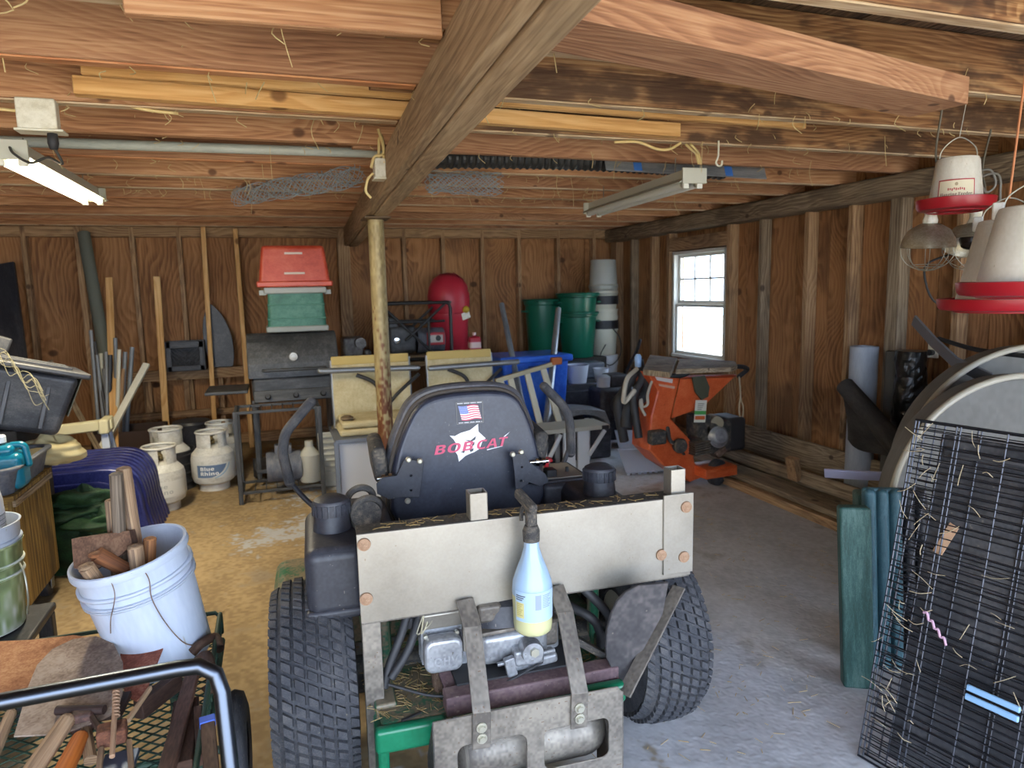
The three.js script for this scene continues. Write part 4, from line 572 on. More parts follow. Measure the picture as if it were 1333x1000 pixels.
{ // black tote on a stand of boxes, netting on its lid
  single('storage_box', 'dark cardboard box stacked behind the plywood cabinet', 'box', rbox(0.8, 0.82, 0.5, 0.01, -1.62, 0.41, -4.2), std({ color: 0x3a332c, roughness: 0.9 }));
  const t = thing('black_tote', 'scuffed black plastic tote with dusty side tipped on the stack', 'tote', V(-1.32, 0.825, -3.98)); t.rotation.set(0.0, 0.35, -0.28);
  const side = std({ map: woodTex({ w: 256, seed: 990, light: [132, 126, 100], mid: [104, 98, 80], dark: [70, 66, 58], rings: 30, knots: 0, fibre: 0.7 }), roughness: 0.85 });
  part('tote_body', (() => { const g = rbox(0.56, 0.3, 0.42, 0.03, 0, 0.18, 0, 0, 0, 0, 3); const p = g.attributes.position; for (let i = 0; i < p.count; i++) { const f = 0.86 + 0.14 * (p.getY(i) / 0.33); p.setX(i, p.getX(i) * f); p.setZ(i, p.getZ(i) * f); } g.computeVertexNormals(); return g; })(), M.blackPlastic, t);
  part('dusty_side', rbox(0.006, 0.2, 0.32, 0.002, 0.282, 0.23, 0, 0, 0, -0.12, 1), side, t, 'dusty ribbed end panel');
  part('lid', rbox(0.64, 0.03, 0.5, 0.012, 0, 0.345, 0), M.blackPlastic, t); for (const z of [-0.12, 0, 0.12]) part('lid_rib', rbox(0.5, 0.012, 0.02, 0.004, 0, 0.364, z), M.blackPlastic, t);
  for (const x of [-0.2, 0.0, 0.16]) part('body_rib', rbox(0.02, 0.26, 0.012, 0.004, x, 0.19, 0.205, -0.09), M.blackPlastic, t);
  single('net_cord', 'tangled pale cord netting draped over the black tote lid', 'netting', [0, 1, 2, 3, 4, 5, 6].map((k) => tube(Array.from({ length: 7 }, (_, i) => onZ(-10 + i * 11 + (k % 3) * 4, 455 + i * (9 + k * 0.6) + 9 * Math.sin(i * 2.1 + k * 1.7), -3.72 + 0.03 * Math.sin(i + k))), 0.0016, 50, 4)), std({ color: 0x9a9274, roughness: 0.9 }));
}
{ // dark things leaning at the picture's left end
  single('black_panel', 'tall black panel leaning on the back wall at the left', 'table leaf', board(V(-1.95, 0.0, -6.3), V(-2.16, 1.75, -6.95), 0.32, 0.03, V(1, 0, 0.2)), M.blackPlastic);  // plain dark panel leaning against the wall, not part of a table
  const t = thing('folded_chair', 'dark folded chair with wire frame piled above the black tote', 'chair', V(-1.75, 0.83, -4.25));
  part('seat_sling', rot(rbox(0.5, 0.5, 0.03, 0.012, 0, 0.32, 0), -0.2, 0.3, -0.35), M.blackPlastic, t);
  part('frame', bent([V(0.1, 0.02, 0.05), V(-0.12, 0.6, -0.05), V(0.1, 0.64, 0.05), V(0.34, 0.2, 0.1)], 0.011, 0.05), std({ color: 0x6a665c, roughness: 0.5, metalness: 0.4 }), t);
  part('frame', bent([V(0.14, 0.3, 0.12), V(0.26, 0.36, 0.12), V(0.3, 0.2, 0.12), V(0.18, 0.16, 0.12)], 0.009, 0.02), std({ color: 0x77725f, roughness: 0.5, metalness: 0.4 }), t);
  single('canvas_cushion', 'crumpled cream canvas cushion squeezed below the black tote', 'cushion', mv(blob(0.26, 0.16, 0.22, 41, 0.3), -1.08, 0.695, -4.0), std({ color: 0xc9b98a, roughness: 0.9 }));
}
{ // upturned blue ribbed tub
  const t = thing('blue_tub', 'dark blue ribbed plastic tub lying upside down by the wall', 'tub', V(-1.2, 0, -4.75));
  const prof = (e, zz) => { const s = new THREE.Shape(); s.moveTo(-0.75, 0); s.lineTo(-0.75, 0.46 + e); s.lineTo(0.2, 0.47 + e); s.bezierCurveTo(0.38 + e, 0.47 + e, 0.4 + e, 0.36, 0.41 + e, 0.2); s.lineTo(0.45 + e, 0); s.closePath(); return s; };
  part('shell', ext(prof(0), 0.62, 0.012, 3).translate(0, 0, -0.36), M.blue, t);
  for (let k = 0; k < 7; k++) part('rib', ext(prof(0.014), 0.045, 0.01, 2).translate(0, 0, -0.33 + k * 0.078), M.blue, t);
  part('end_face', ext((() => { const s = new THREE.Shape(); s.moveTo(-0.7, 0.03); s.lineTo(-0.7, 0.4); s.lineTo(0.16, 0.4); s.bezierCurveTo(0.3, 0.4, 0.32, 0.3, 0.33, 0.03); s.closePath(); return s; })(), 0.02, 0.008, 2).translate(0, 0, 0.25), M.blue, t);
  part('white_sticker', rbox(0.05, 0.12, 0.004, 0.001, -0.17, 0.38, 0.275, 0, 0, 0, 1), M.cream, t);
  single('green_canvas_bag', 'crumpled dark green canvas bag beside the plywood cabinet', 'bag', (() => { const g = merge([mv(blob(0.4, 0.16, 0.26, 51, 0.35), -1.02, 0.36, -4.15), mv(blob(0.3, 0.18, 0.26, 55, 0.4), -0.94, 0.27, -4.08), mv(blob(0.36, 0.5, 0.3, 61, 0.2), -1.03, 0.19, -4.17)]); return g; })(), std({ map: blotchTex({ seed: 1001, w: 256, h: 256, cols: [[18, 42, 24], [30, 64, 36], [58, 92, 56]] }), roughness: 0.7 }));
}
{ // cream plastic sawhorse
  const t = thing('sawhorse', 'cream folding sawhorse behind the blue tub', 'sawhorse', V(-1.25, 0, -5.25)); const m = std({ color: 0xd6cda6, roughness: 0.6 });
  part('beam', rbox(0.5, 0.07, 0.07, 0.012, -0.06, 0.6, 0, 0, 0, 0.06), m, t);
  for (const [x, z] of [[0.14, 0.08], [0.14, -0.1], [-0.28, 0.1], [-0.28, -0.1]]) part('leg', board(V(x, 0.63, z * 0.4), V(x + 0.05, 0.0, z * 2.0), 0.045, 0.03, V(1, 0, 0)), x > 0 ? std({ color: 0xb7bfd0, roughness: 0.5 }) : m, t);
  part('end_bracket', rbox(0.06, 0.1, 0.2, 0.015, 0.15, 0.61, 0), m, t);
}
{ // brown bin of pipes and strips
  const c = V(-1.13, 0, -6.2), b = thing('pipe_bin', 'dark brown bin full of upright pipes and wooden strips', 'bin', c);
  part('bin_wall', (() => { const s = rrect(0.5, 0.4, 0.03); s.holes.push(rrect(0.47, 0.37, 0.025)); return ext(s, 0.42).rotateX(-Math.PI / 2); })(), std({ color: 0x3b2a22, roughness: 0.85 }), b); part('bin_bottom', rbox(0.48, 0.012, 0.38, 0.003, 0, 0.008, 0), std({ color: 0x3b2a22, roughness: 0.85 }), b);
  const G = M.greyFoam, W = std({ color: 0xcfcbb8, roughness: 0.5 }), K = M.blackPlastic, T = M.stud, P = M.pine;
  const items = [[118, 430, 128, 572, 0.012, G, 'thin grey metal tube'], [126, 462, 138, 575, 0.014, G, 'short grey metal tube'], [131, 460, 133, 570, 0.013, W, 'pale plastic tube'], [138, 458, 140, 572, 0.012, G, 'grey metal tube'], [143, 462, 142, 572, 0.016, K, 'black plastic pipe'], [150, 440, 152, 572, 0.013, G, 'tall grey metal tube'], [155, 455, 152, 572, 0.013, W, 'cream plastic tube'], [163, 458, 158, 570, 0.014, G, 'grey metal tube leaning right'], [172, 452, 164, 570, 0.015, G, 'thick grey metal tube'], [160, 480, 156, 572, 0.012, T, 'brown wooden dowel'], [135, 480, 144, 572, 0.013, G, 'dented grey tube'], [123, 445, 126, 470, 0.011, K, 'thin black tube']];
  items.forEach(([x0, y0, x1, y1, r, m, n], i) => { const z = -6.12 - (i % 3) * 0.07; const a = onZ(x1, y1, z), t = onZ(x0, y0, z - 0.06); const d = a.clone().sub(t); const q = t.clone().addScaledVector(d, (t.y - 0.05) / (t.y - a.y)); q.x = clamp(q.x, -1.34, -0.92); q.z = clamp(q.z, -6.36, -6.05); single('pipe', n + ' standing in the brown bin', 'pipe', rod(q, t, r * 1.15, r * 1.15, 12), m, 'pipes in the brown bin'); });
  const lean = (n, l, x0, y0, z0, x1, y1, z1, w, th, m, g) => { const t = onZ(x0, y0, z0), a = onZ(x1, y1, z1); const d = a.clone().sub(t), q = t.clone().addScaledVector(d, (t.y - 0.02) / (t.y - a.y)); return single(n, l, 'strip', w ? board(q, t, w, th, V(1, 0, 0)) : rod(q, t, th, th, 20), m, g); };
  lean('leaning_pipe', 'thick grey-green pipe leaning on the back wall above the brown bin', 109, 304, -7.08, 140, 480, -6.55, 0, 0.05, std({ color: 0x6c7064, roughness: 0.6 }));
  lean('wood_strip', 'slender pale strip leaning in the corner beside the grey-green pipe', 99, 292, -7.12, 117, 462, -6.8, 0.045, 0.02, M.stud, 'wooden strips on the back wall');
  lean('wood_strip', 'pale pine strip with dark knots standing by the brown bin', 142, 362, -6.9, 146, 480, -6.35, 0.055, 0.022, M.pine, 'wooden strips on the back wall');
  lean('wood_strip', 'pine strip standing alone left of the black crate', 204, 360, -7.0, 212, 486, -6.9, 0.055, 0.022, M.pine, 'wooden strips on the back wall');
  lean('wood_strip', 'long thin pine strip leaning behind the black crate', 264, 294, -7.14, 275, 478, -6.95, 0.04, 0.018, M.pine, 'wooden strips on the back wall');
  lean('wood_strip', 'long thin pine strip leaning beside the red and green totes', 306, 298, -7.14, 320, 478, -7.0, 0.04, 0.018, M.pine, 'wooden strips on the back wall');
  lean('wood_strip', 'grey-brown strip leaning left of the brown bin at a slant', 65, 470, -6.5, 106, 545, -6.0, 0.04, 0.02, M.greyWood, 'wooden strips on the back wall');
  lean('white_strip', 'white and black edged plank leaning out of the brown bin to the right', 191, 474, -6.3, 146, 558, -5.9, 0.05, 0.03, M.cream);
}
{ // black milk crate on the rail and a dark leaf-shaped thing behind it
  const c = onZ(243, 459, -7.02); const t = thing('milk_crate', 'black plastic milk crate standing on the wall rail', 'crate', V(c.x, 0.785, -7.0));
  const W = 0.31, H = 0.27, D = 0.2; const fr = (x, y, w, h, z) => rbox(w, h, 0.018, 0.005, x, y, z, 0, 0, 0, 1);
  part('crate_body', [box(W, 0.012, D, 0, 0.006, 0), box(W, H, 0.012, 0, H / 2, -D / 2), box(0.012, H, D, -W / 2, H / 2, 0), box(0.012, H, D, W / 2, H / 2, 0)], M.blackPlastic, t);
  const f = part('crate_front', [fr(0, 0.025, W, 0.05, D / 2), fr(0, H - 0.03, W, 0.06, D / 2), fr(-W / 2 + 0.02, H / 2, 0.04, H, D / 2), fr(W / 2 - 0.02, H / 2, 0.04, H, D / 2)], M.blackPlastic, t);
  const bars = []; for (let k = 0; k < 9; k++) for (const s of [-1, 1]) { const x = -0.14 + k * 0.035; const a = V(clamp(x, -0.12, 0.12), 0.05, D / 2), b = V(clamp(x + s * 0.15, -0.12, 0.12), 0.05 + Math.abs(clamp(x + s * 0.15, -0.12, 0.12) - clamp(x, -0.12, 0.12)), D / 2); if (a.distanceTo(b) > 0.03) bars.push(rod(a, b, 0.005, 0.005, 6)); }
  part('lattice', bars, M.blackPlastic, f).userData.kind = 'stuff';
  single('black_sheet', 'black leaf-shaped sheet leaning against the studs beside the crate', 'sheet', (() => { const s = new THREE.Shape(); s.moveTo(0, 0); s.bezierCurveTo(-0.12, 0.2, -0.1, 0.5, 0.0, 0.6); s.bezierCurveTo(0.12, 0.52, 0.22, 0.25, 0.16, 0); s.closePath(); return rot(ext(s, 0.012, 0.003), -0.06, 0, 0).translate(onZ(285, 470, -7.06).x - 0.04, 0.79, -7.07); })(), M.blackPlastic);
}
// propane cylinders
function propane(label, at, turn, s, band) {
  const t = thing('propane_tank', label, 'gas cylinder', at, turn, 'propane tanks'); const R = 0.155 * s, H = 0.3 * s;
  part('tank_body', [latheC([[0, 0.03], [R * 0.6, 0.035], [R * 0.92, 0.07], [R, 0.11], [R, 0.11 + (H - 0.17)], [R * 0.95, H - 0.02], [R * 0.7, H + 0.025], [R * 0.35, H + 0.045], [0, H + 0.048]], 40, 0.5), mv(lathe([[R * 0.7, 0], [R * 0.7, 0.05]], 32), 0, 0, 0)], M.tank, t);
  const collar = (a0, a1) => { const g = new THREE.CylinderGeometry(R * 0.68, R * 0.68, 0.13 * s, 28, 1, true, a0, a1 - a0); return g; };
  const gs = []; for (const [a, b] of [[0.25, 1.9], [2.2, 4.1], [4.4, 6.05]]) gs.push(collar(a, b)); gs.push(torus(R * 0.68, 0.009, 0, 0.065 * s, 0));
  part('collar', merge(gs).translate(0, H + 0.075, 0), std({ map: M.tank.map, roughness: 0.45, side: THREE.DoubleSide }), t);
  const v = part('valve', [mv(lathe([[0, 0], [0.022, 0], [0.022, 0.04], [0.014, 0.05], [0.014, 0.07], [0, 0.07]], 14), 0, H + 0.04, 0), rot(lathe([[0, 0], [0.014, 0], [0.014, 0.06], [0, 0.06]], 12), Math.PI / 2, 0, 0).translate(0, H + 0.07, 0)], std({ color: 0x8a7a50, roughness: 0.4, metalness: 0.7 }), t); part('valve_wheel', mv(latheC([[0, 0.02], [0.028, 0.016], [0.03, 0.0], [0, 0]], 16), 0, H + 0.11, 0), std({ color: 0x2e3236, roughness: 0.5 }), v);
  if (band) part('label_band', new THREE.CylinderGeometry(R + 0.0015, R + 0.0015, 0.11 * s, 40, 1, true, -0.95, 1.9).translate(0, 0.165 * s, 0), std({ map: band, roughness: 0.5, side: THREE.DoubleSide }), t);
  return t;
}
const bandBlue = canvasTex(256, 128, (c, w, h) => { c.fillStyle = '#cfd0cc'; c.fillRect(0, 0, w, h); c.fillStyle = '#5f7594'; c.beginPath(); c.moveTo(0, 10); c.lineTo(190, 10); c.quadraticCurveTo(170, 90, 90, 118); c.lineTo(0, 118); c.fill(); c.strokeStyle = '#8fb0c8'; c.lineWidth = 9; c.beginPath(); c.moveTo(212, 6); c.quadraticCurveTo(190, 96, 110, 124); c.stroke(); c.fillStyle = '#f0f0ee'; c.font = 'bold 42px sans-serif'; c.fillText('Blue', 20, 56); c.fillText('Rhino', 20, 98); });
const bandGrey = canvasTex(256, 128, (c, w, h) => { c.fillStyle = '#d8d7d0'; c.fillRect(0, 0, w, h); c.fillStyle = '#aeb0ae'; c.font = 'bold 46px sans-serif'; c.fillText('Blue', 40, 56); c.fillText('Rhino', 40, 102); });
propane('white propane tank with a worn grey label, standing foremost beside the blue tub', V(-0.79, 0, -5.2), 0.3, 1, bandGrey);
propane('white propane tank with a blue swoosh label beside the black rack', V(-0.49, 0, -5.62), 0.25, 1, bandBlue);
propane('white propane tank half hidden behind the blue labelled one', V(-0.45, 0, -6.0), 0.9, 1, null);
propane('white propane tank behind the worn label one, set in a black basket', V(-0.815, 0, -5.76), -0.6, 1.06, null);
{ const t = thing('black_basket', 'black plastic basket around a propane tank', 'basket', V(-0.815, 0, -5.76)); part('basket_wall', latheC([[0.172, 0.005], [0.185, 0.3], [0.192, 0.3], [0.18, 0.0]], 28), M.blackPlastic, t); for (const y of [0.06, 0.13, 0.2, 0.27]) part('hoop', torus(0.183 + y * 0.03, 0.007, 0, y, 0), M.blackPlastic, t); }
single('dark_can', 'dark round can standing behind the propane tanks by the wall', 'can', mv(latheC([[0, 0], [0.14, 0], [0.145, 0.4], [0.15, 0.42], [0.14, 0.44], [0, 0.45]], 28), -0.68, 0, -6.2), M.blackPlastic);

// white pails at the left end, stacked on a black crate
{
  const pail = (label, x, y, z, mat, ribs) => { const t = thing('white_pail', label, 'bucket', V(x, y, z), 0, 'white pails stacked by the cart'); part('pail_body', latheC([[0, 0.004], [0.125, 0.004], [0.13, 0.012], [0.145, 0.3], [0.15, 0.31], [0.143, 0.31], [0.126, 0.02], [0, 0.02]], 40), mat, t); for (const yy of ribs) part('rib', torus(0.13 + yy * 0.055, 0.006, 0, yy, 0), mat, t); return t; };
  const z = -2.75, xe = -0.87 - 0.15;
  { const st = thing('step_stool', 'black plastic step stool under the stacked white pails', 'stool', V(xe, 0, z)); part('seat', rbox(0.36, 0.03, 0.36, 0.01, 0, 0.305, 0), M.blackPlastic, st); for (const [a, b] of [[1, 1], [1, -1], [-1, 1], [-1, -1]]) part('leg', rbox(0.05, 0.29, 0.05, 0.01, a * 0.15, 0.145, b * 0.15), M.blackPlastic, st); }
  const splash = std({ map: blotchTex({ seed: 1020, w: 512, h: 512, scales: [5, 9, 17, 60], cols: [[222, 226, 224], [216, 222, 214], [150, 168, 120], [96, 110, 74]], contrast: 0.9 }), roughness: 0.5 });
  const a = pail('paint-splashed white pail at the bottom of the stack by the cart', xe, 0.321, z, splash, [0.24, 0.2]); part('bail_handle', tube([V(0.14, 0.24, 0.02), V(0.165, 0.2, 0.06), V(0.17, 0.12, 0.07), V(0.15, 0.05, 0.03)], 0.0035, 20, 6), M.zinc, a);
  const b = pail('clean white pail nested in the paint-splashed pail', xe, 0.39, z, M.bucket, [0.25]);
  const c = thing('white_jug', 'tall white cleaner bottle with printed label standing in the upper pail', 'bottle', V(xe + 0.0, 0.412, z));
  part('bottle_body', latheC([[0, 0], [0.1, 0], [0.105, 0.01], [0.105, 0.36], [0.09, 0.44], [0.04, 0.49], [0.035, 0.53], [0, 0.53]], 40), std({ color: 0xe2e4e8, roughness: 0.4 }), c);
  const lt = canvasTex(128, 256, (g, w, h) => { g.fillStyle = '#dfe1e6'; g.fillRect(0, 0, w, h); g.fillStyle = '#3c3e44'; for (let j = 0; j < 12; j++) g.fillRect(70, 14 + j * 5, 40, j % 3 ? 2 : 3); g.fillStyle = '#8a8d94'; for (let j = 0; j < 14; j++) g.fillRect(60, 110 + j * 9, 56 - (j * 7) % 20, 4); });
  part('printed_label', new THREE.CylinderGeometry(0.1062, 0.1062, 0.26, 40, 1, true, 0.2, 2.0).translate(0, 0.2, 0), std({ map: lt, roughness: 0.5, side: THREE.DoubleSide }), c);
}

// ================================================================ garden cart with hand tools in the foreground
// a flat sheet whose outline is given by pixels at heights h(px, py), thickened downwards
function sheetAt(pts, h, th) {
  const P = pts.map(([x, y]) => onY(x, y, h(x, y))), tri = THREE.ShapeUtils.triangulateShape(P.map((p) => new THREE.Vector2(p.x, p.z)), []); const pos = [];
  const D = V(0, -th, 0), add = (a, b, c) => pos.push(a.x, a.y, a.z, b.x, b.y, b.z, c.x, c.y, c.z);
  const ctr = P.reduce((s, p) => s.add(p), V(0, 0, 0)).divideScalar(P.length);
  for (const [a, b, c] of tri) { const n = P[b].clone().sub(P[a]).cross(P[c].clone().sub(P[a])); const up = n.y > 0; const [q, r] = up ? [b, c] : [c, b]; add(P[a], P[q], P[r]); add(P[a].clone().add(D), P[r].clone().add(D), P[q].clone().add(D)); }
  for (let i = 0; i < P.length; i++) { const a = P[i], b = P[(i + 1) % P.length], a2 = a.clone().add(D), b2 = b.clone().add(D); const n = b.clone().sub(a).cross(a2.clone().sub(a)); const o = a.clone().sub(ctr); if (n.dot(o) > 0) { add(a, b, a2); add(b, b2, a2); } else { add(a, a2, b); add(b, a2, b2); } }
  const g = new THREE.BufferGeometry(); g.setAttribute('position', new THREE.Float32BufferAttribute(pos, 3)); g.computeVertexNormals(); g.setAttribute('uv', new THREE.Float32BufferAttribute(new Float32Array(pos.length / 3 * 2), 2)); return uvBox(g, 0, [2, 2]);
}
const BED = 0.36;
{
  const c = thing('garden_cart', 'green wire mesh garden cart with chrome hoop handle full of tools', 'cart', V(-0.62, 0, -1.72));
  const x0 = -0.5, x1 = 0.4, z0 = -0.62, z1 = 0.6, dk = std({ map: blotchTex({ seed: 1040, w: 256, h: 256, cols: [[20, 44, 34], [30, 62, 48], [60, 80, 64]], specks: 0.05, speckCol: [150, 136, 100] }), roughness: 0.6 });
  part('bed_frame', [bent([V(x0, BED - 0.012, z0), V(x1, BED - 0.012, z0), V(x1, BED - 0.012, z1), V(x0, BED - 0.012, z1), V(x0, BED - 0.012, z0)], 0.012, 0.01, 8)], dk, c);
  const bars = []; const s = 0.036; for (let k = -40; k < 60; k++) for (const d of [-1, 1]) { // diamond mesh
    const pts = []; const f = (x) => (x - x0) * d * 0.75 + z0 + k * s; const xa = x0, xb = x1; let a = null, b = null; const N = 40; for (let i = 0; i <= N; i++) { const x = xa + (xb - xa) * i / N, z = f(x); if (z >= z0 && z <= z1) { if (!a) a = V(x, BED - 0.006, z); b = V(x, BED - 0.006, z); } } if (a && b && a.distanceTo(b) > 0.03) bars.push(board(a, b, 0.005, 0.003, V(0, 0, 1), 0.0005)); }
  part('bed_mesh', bars, dk, c).userData.kind = 'stuff';
  for (const x of [x0, x1]) { const w = part('side_rail', [bent([V(x, BED, z0), V(x, BED + 0.07, z0), V(x, BED + 0.07, z1), V(x, BED, z1)], 0.007, 0.02, 8)], dk, c); const m = []; for (let z = z0 + 0.03; z < z1; z += 0.035) for (const d of [-1, 1]) m.push(rod(V(x, BED, z), V(x, BED + 0.07, clamp(z + d * 0.05, z0, z1)), 0.0015, 0.0015, 4)); part('side_mesh', m, dk, w).userData.kind = 'stuff'; }
  part('end_rail', bent([V(x0, BED, z0), V(x0, BED + 0.07, z0), V(x1, BED + 0.07, z0), V(x1, BED, z0)], 0.007, 0.02, 8), dk, c);
  const hb = onY(255, 866, 0.7), hl = onY(0, 914, 0.7), hc = onY(284, 880, 0.69), o = c.position; const dir = hb.clone().sub(hl).normalize(); const far = hl.clone().addScaledVector(dir, -0.5);
  part('handle_hoop', bent([V(far.x - 0.03, BED, far.z), far, V(hc.x, hb.y + 0.005, hb.z + 0.01), V(hc.x + 0.02, BED - 0.01, hb.z + 0.12)].map((p) => p.clone().sub(o)), 0.0165, 0.06, 16), std({ color: 0x545a64, roughness: 0.33, metalness: 1 }), c, 'polished chrome hoop handle');
  for (const [x, z] of [[x1 + 0.045, -0.3], [x0 - 0.045, -0.3], [x1 + 0.045, 0.45], [x0 - 0.045, 0.45]]) { const w = part('wheel', rot(lathe([[0.06, -0.03], [0.11, -0.035], [0.145, -0.025], [0.155, 0], [0.145, 0.025], [0.11, 0.035], [0.06, 0.03]], 32), 0, 0, Math.PI / 2).translate(x, 0.155, z), M.tire, c); part('hub', rot(new THREE.CylinderGeometry(0.065, 0.065, 0.05, 20).toNonIndexed(), 0, 0, Math.PI / 2).translate(x, 0.155, z), M.steelDark, w); }
  for (const z of [-0.3, 0.45]) part('axle', [rod(V(x0 - 0.05, 0.155, z), V(x1 + 0.05, 0.155, z), 0.012), rbox(0.03, 0.2, 0.03, 0.004, x0 + 0.1, 0.25, z), rbox(0.03, 0.2, 0.03, 0.004, x1 - 0.1, 0.25, z)], dk, c);
}
// white pail of tools, tipped to the left
{
  const b = thing('tool_pail', 'white five-gallon pail full of wooden handles standing in the garden cart', 'bucket', V(-0.366, BED + 0.006, -2.22)); b.rotation.set(0.02, 0.4, 0.2);
  part('pail_body', latheC([[0, 0.004], [0.126, 0.004], [0.132, 0.012], [0.148, 0.345], [0.157, 0.347], [0.159, 0.352], [0.157, 0.37], [0.152, 0.372], [0.148, 0.368], [0.143, 0.34], [0.127, 0.02], [0, 0.02]], 56), M.bucket, b);
  for (const [y, w] of [[0.30, 0.01], [0.27, 0.006], [0.262, 0.006]]) part('rib', mv(lathe([[0.131 + y * 0.052, -w / 2], [0.14 + y * 0.052, -w / 2], [0.14 + y * 0.052, w / 2], [0.131 + y * 0.052, w / 2]], 48), 0, y, 0), M.bucket, b);
  part('dangling_wire', tube([V(-0.005, 0.37, 0.15), V(0.0, 0.33, 0.163), V(-0.008, 0.27, 0.158), V(0.005, 0.18, 0.15), V(0.03, 0.1, 0.145), V(0.06, 0.06, 0.13)], 0.0016, 40, 5), M.rust, b, 'thin rusty wire'); part('dangling_wire', tube([V(-0.08, 0.37, 0.13), V(-0.085, 0.32, 0.142), V(-0.11, 0.25, 0.115), V(-0.12, 0.2, 0.09)], 0.0014, 30, 5), M.rust, b, 'thin rusty wire');
  const stick = (n, l, x0, y0, x1, y1, z0, z1, r, m) => single(n, l, 'tool', (() => { const a = onZ(x0, y0, z0), q = onZ(x1, y1, z1); return merge([rod(q, a, r * 0.9, r, 16), mv(new THREE.SphereGeometry(r, 14, 8).toNonIndexed().scale(1, 0.4, 1), a.x, a.y, a.z)]); })(), m, 'tools in the white pail');
  stick('garden_tool', 'grey weathered tool handle with a flat top standing tallest but one in the pail', 151, 618, 160, 770, -2.21, -2.19, 0.0185, std({ map: M.greyWood.map, color: 0xc4c4cc, roughness: 0.8 }));
  stick('garden_tool', 'pale brown tapered tool handle standing highest in the pail', 161, 611, 185, 765, -2.26, -2.21, 0.021, M.handle);
  stick('garden_tool', 'short pale handle end behind the grey weathered handle', 143, 652, 152, 760, -2.28, -2.25, 0.014, M.handle);
  stick('garden_tool', 'stout sawn handle butt beside the rusty hoe head', 176, 712, 186, 790, -2.13, -2.14, 0.021, M.handle);
  stick('garden_tool', 'orange-brown handle butt with a dark split end near the pail rim', 195, 702, 193, 780, -2.17, -2.16, 0.018, std({ map: M.handle.map, color: 0xe0b890, roughness: 0.8 }));
  stick('garden_tool', 'knobbly handle butt at the front rim of the pail', 112, 738, 140, 775, -2.08, -2.12, 0.02, M.handle);
  stick('garden_tool', 'reddish handle butt lying under the hoe head', 126, 722, 170, 745, -2.12, -2.15, 0.022, std({ map: M.handle.map, color: 0xc89a78, roughness: 0.8 }));
  single('hoe_head', 'rusty square hoe head resting across the white pail', 'tool', (() => { const P = [[93, 702], [168, 691], [172, 708], [158, 722], [118, 745], [96, 740]].map(([x, y]) => onZ(x, y, -2.19 + (y - 690) * 0.0016)); const g = []; const c = new THREE.Vector3(); const top = P, bot = P.map((p) => p.clone().add(V(0.01, -0.006, -0.03))); const pos = []; const add = (a, b, c2) => pos.push(a.x, a.y, a.z, b.x, b.y, b.z, c2.x, c2.y, c2.z); for (let i = 1; i < P.length - 1; i++) { add(top[0], top[i + 1], top[i]); add(bot[0], bot[i], bot[i + 1]); } for (let i = 0; i < P.length; i++) { const j = (i + 1) % P.length; add(top[i], top[j], bot[i]); add(top[j], bot[j], bot[i]); } const q = new THREE.BufferGeometry(); q.setAttribute('position', new THREE.Float32BufferAttribute(pos, 3)); q.computeVertexNormals(); q.setAttribute('uv', new THREE.Float32BufferAttribute(new Float32Array(pos.length / 3 * 2), 2)); return uvBox(q, 0, [2, 2]); })(), std({ map: M.rust.map, color: 0xd8c4b4, roughness: 0.9, side: THREE.DoubleSide }), 'tools in the white pail');
}
